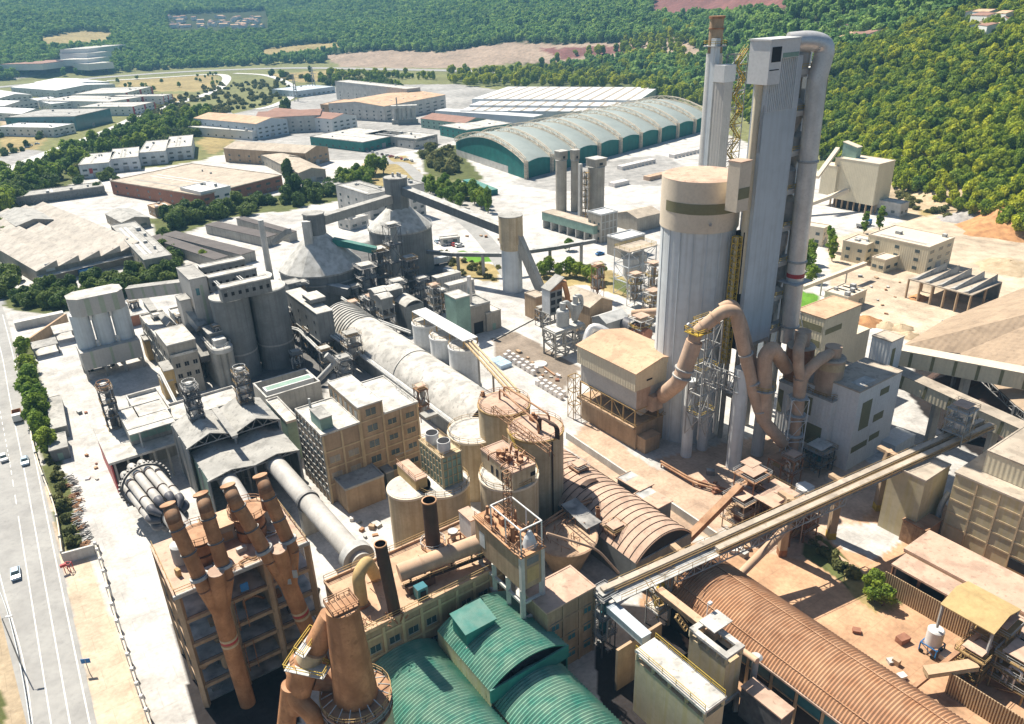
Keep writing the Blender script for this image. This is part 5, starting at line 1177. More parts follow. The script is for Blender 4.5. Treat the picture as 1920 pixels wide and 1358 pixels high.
# corrugated hall
Z3=8; q0=W((1384,1068),Z3); q1=W((1395,1217),Z3); sp3=abs((q0-q1).dot(E1)); P=q1-E2*((q1-W((1262,1105),Z3)).dot(E2)); V=E2*70; U=E1*sp3; t=thing('corrugated_hall','long orange corrugated barrel roof hall with teal glazed side wall','hall',P+(U+V)/2)
barrel(MB(),P,U,V,Z3,sp3*.2,26,.54,.09).build('roof','orib',t); mb=MB()
s=sp3; rise=sp3*.2; R=(s*s/4+rise*rise)/(2*rise); cc=Z3+rise-R; a0=math.asin(s/2/R)
for f in (-.36,.14): 
    p=P+E1*(s/2+(R+.1)*math.sin(2*a0*f)); z=cc+(R+.1)*math.cos(2*a0*f); mb.beam(V3(p,z),V3(p+V,z),.2,.16)
mb.build('seam','rust',t); g=MB(); g.add([V3(P+E1*(s/2+(R-.1)*math.sin(-a0+2*a0*i/n))+E2*.2,cc+(R-.1)*math.cos(-a0+2*a0*i/n)) for i in range(n+1)]+[V3(P+U+E2*.2,0),V3(P+E2*.2,0)],[tuple(range(n+3))]); g.build('end_wall','tan',t)
MB().box(P+U-E1*.3,E1*.3,V,0,Z3-.3).build('side_wall','tan',t); MB().box(P+E1*.8,E1*.3,V,0,Z3-.5).build('side_wall','dark',t); MB().box(P-E1*.2,E1*.5,V,Z3-.5,Z3-.15).build('gutter','proof',t)
for k in range(13):
    c=P+E2*(8+4.6*k); MB().box(c+E1*.45,E1*.4,E2*.45,0,Z3-.5).build('column','tanband',t); MB().box(c+E1*.6+E2*.5,E1*.12,E2*3.9,Z3-3.4,Z3-.6).build('glazing','glassb',t); MB().box(c+E1*.5+E2*.5,E1*.2,E2*3.9,Z3-3.7,Z3-3.5).build('rail_beam','tanband',t)
c=W((1348,1120),15); p=onpl((1347,1178),P+U*.25,Vector((0,1))) ; mb=MB(); b=W((1324,1165),13); mb.beam(V3(b,12),V3(b,16.5),.1); mb.cbox(b+E1*.5,.7,.5,16.3,16.7); solo(mb,'roof_lamp','ceramic','small floodlight on a pole over the orange corrugated roof','lamp')
# ================================================================ GREEN VAULTED ROOFS
def gvault(l,P,U,V,z,rise,pitch=.6,front=False):
    t=thing('green_vault_roof',l,'roof',P+(U+V)/2); barrel(MB(),P,U,V,z,rise,22,pitch,.12).build('roof_sheet','greenl',t); n=16; s=U.length; R=(s*s/4+rise*rise)/(2*rise); cc=z+rise-R; a0=math.asin(s/2/R); uu=U.normalized(); vv=V.normalized()
    MB().box(P+uu*.05,uu*.25,V,0,z-.1).build('side_wall','yconc',t); MB().box(P+U-uu*.3,uu*.25,V,0,z-.1).build('side_wall','green',t)
    f=P+V
    if front: 
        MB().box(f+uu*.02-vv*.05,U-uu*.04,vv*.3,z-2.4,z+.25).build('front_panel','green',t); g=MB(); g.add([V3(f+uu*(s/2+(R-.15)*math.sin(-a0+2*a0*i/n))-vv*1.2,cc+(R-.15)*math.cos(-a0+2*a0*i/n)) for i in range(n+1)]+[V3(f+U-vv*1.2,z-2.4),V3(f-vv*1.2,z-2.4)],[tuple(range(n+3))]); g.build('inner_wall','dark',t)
    return t
zl=6.0; G0=W((920,1315),zl); spg=abs((W((1047,1238),zl)-G0).dot(E1)); backk=-E2*26
gvault('lower right green corrugated vault roof with bright sunlit ribs',G0+backk,E1*spg,E2*60,zl,spg*.19)
gvault('lower left green corrugated vault roof beside the big rusty chimney',G0+backk-E1*(spg+.4),E1*spg,E2*60,zl,spg*.19)
zu=9.5; a=W((918,1297),zu); wu=abs((W((1047,1193),zu)-a).dot(E1)); Lb=abs((W((829,1178),zu)-a).dot(E2)); gvault('raised green corrugated vault roof with a dark slot above its front panel',a-E2*Lb,E1*wu,E2*Lb,zu,wu*.17,front=True)
q=R3((874,1190),(928,1163),(851,1160),13.2); t=bld('green_dormer','small green dormer roof against the tan hall wall','roof',q,10.8,13.2,'green',roof='mono',rm='green',rise=.9); mb=MB(); [mb.beam(V3(q[0]+E2*0,10.5),V3(q[0]-E1*1.5+k*E1,8.8),.15) for k in (0,1,2)]; mb.build('strut','concw',t)
# ================================================================ BIG RUST CHIMNEY (bottom)
c=W((668,1306),17.5); t=thing('chimney','large tapering rusty chimney standing on a ringed concrete drum at the bottom edge','chimney',c)
r0=3.05; pt=onpl((641,1137),c,Vector((0,1))); zt=pt.z; n=36
mb=MB(); mb.rings([[V3(c.lerp(Vector((pt.x,c.y)),k)+ax(2*math.pi*j/n)*(r0*(1-k)+2.15*k),18+(zt-18)*k) for j in range(n)] for k in [i/10 for i in range(11)]],n); mb.build('shaft','rusto',t)
MB().lathe(c,[(4.7,0),(4.7,15.5)],n).build('drum','yconc',t); MB().lathe(c,[(4.4,15.5),(4.4,17.6)],n).build('drum_head','concd',t); MB().lathe(c,[(4.9,15.3),(4.9,15.6)],n).lathe(c,[(4.95,17.5),(4.95,17.65)],n).build('ring_platform','rust',t)
handrail(t,circ(c,4.9,22),15.6,'steel',True,h=1.6); handrail(t,circ(c,4.9,22),17.65,'orail',True); mb=MB(); [mb.beam(V3(c+ax(k*.36)*3.2,18.6),V3(c+ax(k*.36)*4.8,17.7),.12) for k in range(17)]; mb.build('stiffener','steel',t)
mb=MB(); ct=Vector((pt.x,c.y)); mb.cbox(ct,3.6,3.0,zt+.1,zt+.35,GA); 
for k in range(6): mb.beam(V3(ct+E1*(-1.8+k*.7)-E2*1.6,zt+.6),V3(ct+E1*(-1.8+k*.7)+E2*1.6,zt+.6),.14)
mb.rail([ct+E1*1.8+E2*1.5,ct-E1*1.8+E2*1.5,ct-E1*1.8-E2*1.5,ct+E1*1.8-E2*1.5],zt+.3,.8,1.2,.08,True); mb.build('top_grating','rust',t)
# breeching ducts left of the chimney
t=thing('breeching_duct','forked ochre duct rising to the big chimney wrapped by yellow railed walkways','duct',c-Vector((4,0))); B=lambda px,y: onpl(px,Vector((0,y)),Vector((0,1)))
y0=c.y+1.2; MB().tube([B((622,1155),y0+1),B((582,1232),y0),B((555,1262),y0)],1.65,22).build('upper_duct','rusto',t); MB().tube([B((590,1215),y0),B((580,1236),y0)],1.85,22).build('joint_band','tanband',t)
MB().tube([B((572,1240),y0),B((560,1290),y0-.5),B((556,1330),y0-1)],[2.1,1.9,1.5],22).build('hopper','rusto',t); MB().tube([B((548,1290),y0-1),B((556,1310),y0-1.5),B((592,1345),y0-2),B((600,1420),y0-2)],1.3,18,bend=1.5).build('lower_duct','rusto',t); MB().tube([B((545,1285),y0-1),B((540,1330),y0-1),B((530,1420),y0-1)],1.3,18,bend=1).build('lower_duct','rusto',t)
MB().tube([B((590,1270),y0+.5),B((628,1275),y0+1),B((640,1275),y0+1)],1.7,16).build('inlet','rust',t)
zz=B((570,1205),y0).z; w0=B((556,1222),y0-2.4); w1=B((584,1184),y0-2.0); 
mb=MB()
for (pp,zs) in (([(553,1225),(583,1183),(598,1192),(570,1235)],0),([(532,1258),(553,1226),(620,1250),(606,1274)],0)):
    pts=[B(p,y0-2.2) for p in pts0] if False else None
    zf=B(pp[0],y0-2).z; pts=[V3(W(p,zf),zf) for p in pp]; mb.rail(pts,None,1.1,1.6,.08,True); mb2=MB(); mb2.prism([Vector((p.x,p.y)) for p in pts],zf-.12,zf); mb2.build('walkway','steel',t)
mb.build('railing','yel',t)
# ================================================================ CENTRE: RAW MILL, KILN AND YARD
q=R3((1120,578) if 0 else (1106,571),(1176,553),(1070,537),11); bld('raw_mill_shed','tan gabled shed roof behind the grey cyclones, closed left part','shed',(W((1106,577),11),E1*10,-E2*15),0,11,'tan',roof='gable',rm='troof',ax_='V',rise=2.2)
bld('raw_mill_shed','smaller tan roof shed with open end stepping down from the gabled shed','shed',(W((1107,578),9)-E1*1,E1*3.6,-E2*9),0,9,'ochre',roof='mono',rm='troof',rise=1)
q=R3n((985,556),(1005,562),6,7); bld('annex','tan office cube left of the striped elevator house','building',(W((1004,560),8.5),E1*4.5,-E2*6.5),0,8.5,'tan',rm='troof',par=.2); 
q=(W((1031,548),17),E1*5.2,-E2*4.2); t=thing('elevator_house','narrow elevator house with a rusty sloping top and open lower floors','building',(q[0].x,q[0].y,0)); MB().box(*q,9,17).build('house','concd',t); patch(MB(),q,'V',0,4.2,9,17,.1).build('side_panel','silow',t); windows(t,q,'U',2,3,1.8,1.6,9.6,2.6,'dark'); q2=(q[0]-E1*.3+E2*.3,E1*6.2,-E2*4.8); mb=MB(); mb.add([V3(q2[0],17.2),V3(q2[0]+q2[1],20.5),V3(q2[0]+q2[1]+q2[2],20.5),V3(q2[0]+q2[2],17.2),V3(q2[0],17.5),V3(q2[0]+q2[1],20.9),V3(q2[0]+q2[1]+q2[2],20.9),V3(q2[0]+q2[2],17.5)],[(3,2,1,0),(4,5,6,7),(0,1,5,4),(1,2,6,5),(2,3,7,6),(3,0,4,7)]); mb.build('sloping_roof','groof',t)
mb=MB(); mb.add([V3(q[0],17),V3(q[0]+q[1],17),V3(q[0]+q[1],20.3),V3(q[0]+q[2],17),V3(q[0]+q[1]+q[2],17),V3(q[0]+q[1]+q[2],20.3)],[(0,1,2),(3,5,4),(1,4,5,2)]); mb.build('rusty_wall','rust',t); MB().frame(q[0],q[1],q[2],0,8.9,nz=2,t=.5).build('stilt','conc',t); MB().tube([V3(q[0]+q[1]+E1*.6,19.5),V3(q[0]+q[1]+E1*2.2,14),V3(q[0]+q[1]+E1*2.6,9)],.9,14).build('chute','rusto',t)
# cyclone pair on stilts
c=W((1058,600),11); t=thing('cyclone_preheater','pair of grey cyclones with looping ducts on a concrete deck','cyclone',(c.x,c.y,0)); cC=c; MB().cbox(c,12,6,8.6,9.2).build('deck','conc',t); MB().frame(c-E1*6-ax(GA+math.pi/2)*3,E1*12,ax(GA+math.pi/2)*6,0,8.5,nz=2,nu=3,nv=1,t=.6).build('stilt','conc',t)
c1=c+E1*-.6; MB().lathe(c1,[(2.1,9.2),(2.1,14.2),(1.9,14.6)],22).cyl(c1,1.0,14.6,17,16).build('cyclone_body','steel',t)
c2_=c+E1*4.6; MB().lathe(c2_,[(.6,9.2),(1.7,13),(1.7,15.5)],20).cyl(c2_,.9,15.5,18,14).build('cyclone_body','steel',t); MB().tube([V3(c1,16.6),V3(c1+E1*1.8,16.8),V3(c2_-E1*1.2,13.5),V3(c2_-E1*.6,10)],.75,14,bend=1.2).tube([V3(c2_,17.8),V3(c2_+E1*2.2,17.6),V3(c2_+E1*2.6,14),V3(c2_+E1*.3,11)],.75,14,bend=1.4).build('duct','steel',t)
MB().lathe(c2_+E2*3,[(.3,2),(1.6,6.5)],12).build('hopper','steel',t)
# dark kiln and house
q=(W((1183,600),9),E1*9,-E2*6); t=bld('kiln_house','brown slatted roof housing over the dark kiln mouth','building',(W((1137,607),9),E1*9.5,-E2*7),0,9,'steel',roof='gable',rm='steel',rise=1.6)
ka=V3(W((1150,596),7),7);kb_=V3(W((1215,628),7),7); kiln('rotary_kiln','short dark blue grey kiln drum with a red brown section next to the big silo',ka,ka.lerp(kb_,.62),2.2,'kilnd',tyres=(.98,),piers=(.6,)); kx=ka.lerp(kb_,.6); t=thing('kiln_section','red brown kiln drum section among yellow railings','kiln',(kx.x,kx.y,4)); MB().tube([kx+(kb_-ka).normalized()*.8,kb_],1.9,24).build('shell','redb',t)
solo(MB().tube([V3(W((1185,588),8),8),V3(W((1245,583),10),10)],1.2,16),'hot_gas_duct','pinkd','pale pink duct running into the base of the big silo','duct')
MBw=MB().tube([V3(W((1092,655),6),3),V3(W((1108,606),12),12),V3(W((1150,625),10),9)],1.35,18,bend=4); solo(MBw,'gooseneck_duct','galv','fat silver gooseneck duct behind the orange roofed baghouse','duct')
for i,(px,h,w_,l) in enumerate((((1200,640),11,5,'yellow railed walkway rig at the dark kiln end'),((1222,600),13,4.5,'yellow railed pipe rig at the foot of the big silo'),((1190,560),12,4,'brown rig with yellow handrails behind the kiln housing'),((1222,560),16,4,'tall yellow railed rig near the twin mixing tanks'))):
    t=plant_rig('walkway_rig',l,W(px,3),0,h,w_,m='steel',seed=81+i*2,nz=4,vessel='tan'); MB().rail(circ(W(px,3),w_*.66,8),h*.72,1.2,1.4,.12,True).build('railing','yel',t)
# twin tanks in steel frame
c=W((1190,510),8); t=thing('mixing_tanks','two pale round tanks in a light steel frame under a flat railed deck','tank',(c.x,c.y,0)); 
for s in (-3.3,3.3): MB().lathe(c+E1*s*.9-E2*s*.25,[(.8,5),(3.0,8),(3.0,14.5),(2.4,15)],24).build('tank','concw',t)
MB().frame(c-E1*7+E2*4,E1*14,-E2*8,0,18,nz=3,nu=2,nv=1,t=.35,brace=True).build('frame','silo',t); MB().box(c-E1*7.3+E2*4.3,E1*14.6,-E2*8.6,18,18.3).build('deck','troof',t); handrail(t,[c-E1*7+E2*4,c+E1*7+E2*4,c+E1*7-E2*4,c-E1*7-E2*4],18.3,'yel',True)
# baghouse
zb=22; q=(R3((1192,701),(1283,665),(1083,647),zb)); P,U,V=q; u=U.normalized();v=V.normalized(); t=thing('baghouse','big cream baghouse with orange gabled roof and hoppers on a brown plinth','baghouse',P+(U+V)/2); BH=q
MB().box(P,U,V,zb-5,zb).build('upper_casing','cream',t); mb=MB(); rise=1.8; mb.add([V3(P-v*.2,zb),V3(P+U-v*.2,zb),V3(P+U/2-v*.2,zb+rise),V3(P+V+v*.2,zb),V3(P+U+V+v*.2,zb),V3(P+U/2+V+v*.2,zb+rise)],[(0,1,2),(3,5,4)]); mb.build('gable','cream',t)
mb=MB(); 
for s,(a,b) in enumerate((((-.2,zb-.15),(.5,zb+rise)),((.5,zb+rise),(1.02,zb-.15)))):
    vv=[V3(P+U*a[0]-v*.4,a[1]),V3(P+U*b[0]-v*.4,b[1]),V3(P+U*b[0]+V+v*.4,b[1]),V3(P+U*a[0]+V+v*.4,a[1])] if s else [V3(P-u*.3-v*.4,a[1]),V3(P+U*.5-v*.4,b[1]),V3(P+U*.5+V+v*.4,b[1]),V3(P-u*.3+V+v*.4,a[1])]
    vv+=[x+Vector((0,0,.2)) for x in vv]; mb.add(vv,[(3,2,1,0),(4,5,6,7)]+[(i,(i+1)%4,4+(i+1)%4,4+i) for i in range(4)])
mb.build('roof','oroof',t); c0=P+u*.8+v*.2; lc=(c0,U-u*1.0,V-v*.8); MB().box(*lc,zb-10.5,zb-5.01).build('lower_casing','cgrey',t); patch(MB(),lc,'U',0,4.6,zb-10.4,zb-5.1,.06).build('front_panel','pinkd',t)
mb=MB()
for i in range(5):
    for j in range(2):
        a=c0+lc[2]*i/5+lc[1]*j/2; w1=lc[1]/2; w2=lc[2]/5; m_=a+w1/2+w2/2; pts=[a,a+w1,a+w1+w2,a+w2]; lo=[m_+(p-m_)*.12 for p in pts]; mb.prism([Vector(p) for p in lo],zb-14,zb-10.52,[Vector(p) for p in pts])
mb.build('hopper','cgrey',t); MB().box(c0-u*.8,U,V,6.2,6.8).build('deck','tan',t); MB().frame(c0-u*.2,lc[1],lc[2],6.8,zb-10.5,nz=1,nu=2,nv=5,t=.3).build('stilt','orail',t); MB().box(c0+u*.3,lc[1]*.9,lc[2],0,6.2).build('plinth','tan',t); handrail(t,[P+V,P-v*.5,P+U-v*.5],6.8,'orail'); MB().frame(P+V-u*1.2,u*2.6,v*2.4,0,12.5,nz=3,t=.2).build('stair_frame','orail',t)
windows(t,q,'U',2,1,1.9,.45,zb-3.2,1,'dark',s0=1,s1=U.length-1,name='louvre')
ann=(c0+u*.5-v*.02,lc[1]*.95,V*.06); bld('low_annex','brown flat porch at the foot of the baghouse plinth','annex',(c0+u*.8-v*3,E1*5,v*3),0,4,'tan',rm='tan',par=0)
# yard items
t=thing('lime_settling_pond','shallow pale ring basin in the brown yard','basin',W((1008,683))); c=W((1012,684)); MB().lathe(c,[(2.6,.0),(2.3,.5),(1.2,.25)],20).build('ring','concw',t)
rd=random.Random(12)
for r_ in range(2):
    for k in range(13):
        px=(948+k*8.6+r_*6,672+k*5.2-r_*6+ (14 if k>6 else 0)); c=W(px); solo(MB().cbox(c,1.1,1.3,0,1.5,GA).cbox(c,1.0,1.2,1.5,1.6,GA),'bagged_pallet','bale','white wrapped pallet in the double row beside the inclined belts','pallet','white pallets in the double row')
c=W((940,678)); solo(MB().cbox(c-E1*1.5,4.2,3.2,0,1.3).cbox(c+E2*3.4-E1*1.5,4.2,3.2,0,1.3).cbox(c+E2*1.7-E1*1.5,.6,6.4,1.3,1.36),'covered_stack','carblue','pale blue tarpaulin covered stack beside the white pallets','tarpaulin')
solo(MB().beam(V3(W((1020,690)),.3),V3(W((1040,705)),.3),.4),'steel_beam','rust','rusty steel beam lying in the brown yard','beam')
solo(MB().beam(V3(W((1000,600)),.25),V3(W((925,640)),.25),.3),'kerb','conc','grass edged kerb between yard and concrete apron','kerb')
# ================================================================ BIG SILO AND PREHEATER TOWER
Y=Vector((0,1)); T0=W((1368,832),0); c=W((1282,800),0); Z=lambda p,cc: onpl(p,cc,Y).z
tp=onpl((1316,327),c,Y); zt=tp.z; r=8.75; c=Vector((c.x,c.y))
zc_=zt-11.5; t=thing('homogenising_silo','giant blue grey silo with a cream cap and olive band beside the tall tower','silo',c); BS=c
MB().lathe(c,[(r,0),(r,zc_)],56).build('shell','silow' if 0 else 'silo',t); MB().lathe(c,[(r+.35,zc_),(r+.35,zt)],56).build('cap_wall','creamp',t); MB().lathe(c,[(r+.38,zt),(r-.3,zt+.25)],56).build('cap_roof','proof',t)
n=56; mb=MB(); za=zt-7.2; mb.rings([[V3(c+ax(math.radians(200)+math.radians(130)*j/23)*(r+.42),z) for j in range(24)] for z in (za,za+2.4)],24,False); mb.f=[f for f in mb.f if 0 in f or True][:23] ; mb.sm=mb.sm[:23]; mb.build('olive_band','olive',t)
kb=(c+E1*3.5+E2*-1,) ; _a=onpl((1385,350),T0+E2*.8,E2); _b=onpl((1406,350),T0+E2*.8,E2); _w=(_b-_a).xy.length; q=(Vector((_a.x,_a.y)),E1*_w,-E2*3.2); zcb=onpl((1390,397),T0+E2*.8,E2).z; zct=onpl((1390,306),T0+E2*.8,E2).z; za2=onpl((1390,374),T0+E2*.8,E2).z; MB().box(q[0],q[1],q[2],zcb,zct).build('cap_annex','creamp',t); patch(MB(),q,'U',.1,_w-.1,za2,za2+2.4,.08).build('olive_band','olive',t); MB().box(q[0]-E1*.1+E2*.1,E1*(_w+.2),-E2*3.4,zct,zct+.2).build('cap_annex_roof','proof',t)
mb=MB(); [mb.beam(V3(c+ax(math.radians(a))*(r+.05),1),V3(c+ax(math.radians(a))*(r+.05),zc_),.12,.25) for a in range(190,350,20)]; mb.build('seam','bluegrey',t)
MB().cyl(c+ax(-1.55)*(r+.9),.35,zc_+2,zc_+2.5,10).build('vent_hood','steel',t)
# tower
T0=W((1368,832),0); t=thing('preheater_tower','tall grey clad preheater tower with a white head box and ribbed upper panels','tower',T0+E1*10); n_=-E2
zA=onpl((1387,655),T0,E2).z; zR0=onpl((1427,213),T0,E2).z; zR1=onpl((1447,110),T0,E2).z
U=E1*11.2; D=-E2*3.4; W2=E1*21
MB().box(T0,U,D,zA,zR0).build('lower_cladding','bluegrey',t)
mb=MB(); mb.box(T0,U,D,zR0+.003,zR1); mb.build('upper_cladding','bgrib',t); mb=MB(); k=0
while k*.62<9.3: mb.box(T0+E1*(.35+k*.62),E1*.24,E2*.2,zR0,zR1-.1); k+=1
mb.build('panel_rib','silo',t)
# open right part: floors, columns, right slab
mb=MB(); 
for i in range(2):
    for j in (0,1): mb.beam(V3(T0+E1*(11.2+4.6*(i+1)-.4)+D*j*.97,0),V3(T0+E1*(11.2+4.6*(i+1)-.4)+D*j*.97,zR1-2),1.0)
mb.build('column','conc',t)
for k in range(9):
    z=zA-8+(zR1-zA+4)*k/8; MB().box(T0+E1*11.25-E2*.3,E1*9.2,D*.95,z,z+1.1).build('floor','concw',t); handrail(t,[T0+E1*11.3,T0+E1*20],z+1.1,'yel')
MB().box(T0+E1*12-E2*6.5,E1*8,-E2*6,zA,zR1-3).build('rear_cladding','bluegrey',t); MB().box(T0+E1*20.5-E2*5,E1*1.0,-E2*7,10,zR1+1).build('side_slab','bluegrey',t)
MB().box(T0+E1*11.3-E2*6,E1*8.9,-E2*.4,zA,zR1).build('back_cladding','concd',t)
mb=MB(); rd=random.Random(4)
for k in range(7): z=zA+8+(zR1-zA-14)*k/7; mb.lathe(T0+E1*(14.5+(k%2)*2)-E2*3,[(.5,z-4),(2.0,z),(2.0,z+3),(1.0,z+4)],16)
mb.build('cyclone_body','steel',t)
MB().frame(T0+E1*.4-E2*.4,U-E1*.8,D*.93,0,zA,nz=2,nu=1,nv=1,t=1.0,brace=False).build('leg','conc',t)
# head box
zh=onpl((1425,79),T0-E1*1.5,E2).z; zl_=onpl((1417,163),T0-E1*1.5,E2).z; H0=T0-E1*1.6+E2*1.2; HU=E1*9.6; HV=-E2*5.2
zh=onpl((1425,79),H0,E2).z; zl_=onpl((1418,163),H0,E2).z; zm=onpl((1444,112),H0+E1*4,E2).z
MB().box(H0,E1*4.0,HV,zl_,zm).build('head_box','white',t); MB().box(H0,HU,HV,zm+.003,zh).build('head_box','white',t); MB().box(H0-E1*.2+E2*.2,HU+E1*.4,HV-E2*.4,zh,zh+.3).build('roof','white',t)
qh=(H0,HU,HV); patch(MB(),qh,'U',.6,3.6,zm-.6,zh-1.2,.05).build('opening','dark',t); patch(MB(),qh,'U',.3,3.3,zm-2.2,zm-2.0,.05).build('slot','dark',t); patch(MB(),qh,'U',4.2,9.4,zm+.1,zm+1.0,.05).build('trim','pgreen',t); MB().tube([V3(H0+E1*1.5-E2*3,zl_),V3(H0+E1*1.5-E2*3,zA+14)],.9,16).build('feed_pipe','cream',t)
MB().tube([V3(H0+E1*3.0-E2*1.2,zl_),V3(H0+E1*1.2-E2*1.5,zl_-6),V3(H0+E1*1.2-E2*1.5,zl_-14)],.18,6).build('feed_pipe','steel',t)
# silver down duct
PD=T0+E1*15+E2*1.0; pts=[onpl(p,PD,Y) for p in ((1478,80),(1512,78),(1538,95),(1532,150),(1520,300),(1502,420),(1478,640))]; t2=thing('gas_downcomer','huge silver duct arching off the tower top and running down its right side','duct',(pts[-1].x,pts[-1].y,0)); rr=2.05
MB().tube([pts[0],pts[1]+Vector((0.8,0,.2)),pts[2]+Vector((1.2,0,1.0)),pts[3]],rr,28,bend=3.2).build('top_bend','galv',t2); MB().tube([pts[3]+Vector((0,0,.3)),pts[-1]],rr,28).build('shell','galv',t2)
flanges(t2,[pts[3],pts[-1]],rr,(.28,.66,.93),'steel',th=.4); p=pts[3].lerp(pts[-1],.715); MB().tube([p-(pts[-1]-pts[3]).normalized()*.5,p+(pts[-1]-pts[3]).normalized()*.5],rr*1.03,28).build('red_band','red',t2)
p=pts[3].lerp(pts[-1],.74); MB().cbox(p,6.5,5.5,p.z-.2,p.z).build('platform','steel',t2)
MB().lathe(T0+E1*13-E2*3,[(2.6,zh-8),(2.9,zh-3.5),(2.2,zh-1.2)],24).build('inlet_cyclone','steel',t2); 
# lift shaft, chimney and stairs left of tower
cc=W((1318,700),0); pt=onpl((1345,30),cc,Y); pm=onpl((1340,100),cc,Y); t=thing('chimney','tall silver chimney with a brown ringed top left of the preheater tower','chimney',cc)
MB().lathe(Vector((pt.x,cc.y)),[(2.15,0),(2.0,pm.z)],32).build('shaft','galv',t); cT=Vector((pt.x,cc.y)); MB().lathe(cT,[(1.75,pm.z),(1.7,pt.z)],28,cap=False).build('top_section','tan',t); MB().lathe(cT,[(2.0,pt.z-.6),(2.0,pt.z)],28).lathe(cT,[(1.95,pt.z-3),(1.95,pt.z-2.7)],28).build('rim','rust',t)
MB().lathe(cT,[(2.9,pt.z-7),(2.9,pt.z-6.8)],20).build('platform','steel',t); handrail(t,circ(cT,2.9,14),pt.z-6.8,'yel',True); MB().beam(V3(cT+E1*2.3,pm.z-5),V3(cT+E1*2.3,pt.z-6.8),.6).build('ladder','yel',t); MB().lathe(cT,[(2.3,pm.z-30),(2.3,pm.z-29.6)],24).build('red_band','red',t); MB().cyl(cT+E1*2.4-E2*.6,1.05,0,pm.z-1,18).build('side_pipe','creamp',t)
cs_=onpl((1351,250),Vector((0,203)),Y); cs_=Vector((cs_.x,cs_.y)); zs=onpl((1355,155),cs_,Y).z; q=(cs_,E1*3.2,-E2*3.2); t=thing('lift_shaft','pale rectangular lift shaft between chimney and tower','tower',cs_); MB().box(q[0],q[1],q[2],0,zs).build('shaft','cgrey',t); MB().box(q[0]-E1*.5,q[1]+E1*1.2,q[2],zs,zs+4).build('head','white',t)
MB().box(cs_+E1*.4-E2*4,E1*1.6,-E2*1.6,0,zs+10).build('side_duct','silo',t)
t=thing('tower_stairs','yellow zigzag stair tower between lift shaft and preheater tower','stairs',cs_+E1*5); mb=MB(); o=cs_+E1*4.2-E2*.5
for k in range(18):
    z=30+k*3.6; a=V3(o+(E1*3.6 if k%2 else E1*0),z); b=V3(o+(E1*0 if k%2 else E1*3.6),z+3.6)
    if z+3.6<zs+9: mb.stairs(a,b,1.1,.14); mb.beam(V3(o-E1*.6,z),V3(o+E1*4.4,z),.18); 
mb.build('flight','yel',t); MB().frame(o-E1*.6,E1*5,-E2*2.4,20,min(zs+9,90),nz=16,t=.22).build('frame','steel',t)
o=T0-E1*2.7-E2*1.5; t=thing('ladder_shaft','narrow yellow lift mast squeezed between the giant silo and the tower','mast',o); MB().frame(o,E1*1.5,-E2*1.5,zA-4,zc_-1,nz=22,t=.2,brace=True).build('mast','yel',t); MB().box(o+E1*.4-E2*.5,E1*.6,-E2*.6,zA-4,zc_-1).build('guide','cream',t)
MB().box(T0-E1*.9-E2*1.2,E1*.85,D*.7,zA,zc_).build('dark_joint','dark',t)
# free standing columns
for px,top,l,rr_ in (((1286,854),(1298,712),'blue grey round column under the pink duct, leftmost of four',1.35),((1316,841),(1323,676),'blue grey round column with sunlit edge, second from left of four',1.35),((1374,875),(1389,690),'thick front blue grey round column with open top, nearest of four',1.75),((1419,851),(1428,760),'blue grey round column half hidden behind ducts, rightmost of four',1.5)):
    b=W(px,0); z=onpl(top,b,Y).z; solo(MB().lathe(b,[(rr_,0),(rr_,z)],26),'round_column','silo',l,'column')
# pink ducts
yb=157.; B=lambda p,y=yb: onpl(p,Vector((0,y)),Y)
bh=BH[0]+BH[1]*.55; P=[V3(bh+E1*4.2-E2*0+E2*-3,9.5)]
t=thing('crude_gas_duct','fat dusty pink duct climbing from the baghouse over a bent peak','duct',(P[0].x,P[0].y,0)); e=V3(BH[0]+E1*6-E2*2.5,13.2); 
MB().tube([e,V3(BH[0]+E1*9.5-E2*.5,12.2),B((1275,715)),B((1292,668)),B((1302,640))],[1.9]*5 and 1.9,24,bend=3).build('lower_bend','pinkd',t); MB().tube([B((1297,655)),B((1304,625)),B((1356,583)),B((1379,583)),B((1392,640)),B((1413,735)),B((1432,790)),B((1470,832))],1.45,24,bend=1.6).build('peak_section','pinkd',t)
flanges(t,[B((1275,715)),B((1292,668))],2.0,(.2,.5),'steel'); flanges(t,[B((1392,640)),B((1432,790))],1.5,(.15,.5,.85),'steel'); flanges(t,[B((1304,625)),B((1356,583))],1.5,(.3,.7),'pinkd')
MB().box(BH[0]+E1*4.6+E2*.05-E2*1.0,E1*3.6,E2*2.6,10.5,14.5).build('transition','pinkd',t)
solo(MB().tube([B((1352,580),161),B((1372,570),161),B((1388,600),161),B((1420,720),161)],1.4,20,bend=2),'crude_gas_duct','pinkd','second dusty duct running parallel behind the bent peak duct','duct')
t=thing('mill_inlet_duct','short pink vertical duct with a wedge shaped hood and a tail to the tower','duct',(B((1433,700)).x,yb,0)); MB().tube([B((1432,790)),B((1434,668)),B((1448,652)),B((1475,690),163)],1.7,22,bend=1.2).build('shell','pinkd',t); p=B((1433,730)); MB().lathe((p.x,p.y),[(2.6,p.z),(2.6,p.z+.2)],20).build('platform','steel',t); handrail(t,circ(p,2.6,12),p.z+.2,'yel',True)
p=B((1325,640)); t=thing('duct_tower','open galvanised lattice tower with yellow platforms carrying the bent duct peak','frame',(p.x,p.y,0)); q=(Vector((p.x,p.y+1)),E1*5.5,-E2*4); MB().frame(*q,8,p.z+3,nz=5,nu=2,nv=1,t=.3).build('frame','steel',t)
for k in (1,3,5): z=8+(p.z-5)*k/5; handrail(t,[q[0],q[0]+q[1],q[0]+q[1]+q[2],q[0]+q[2]],z,'yel',True); 
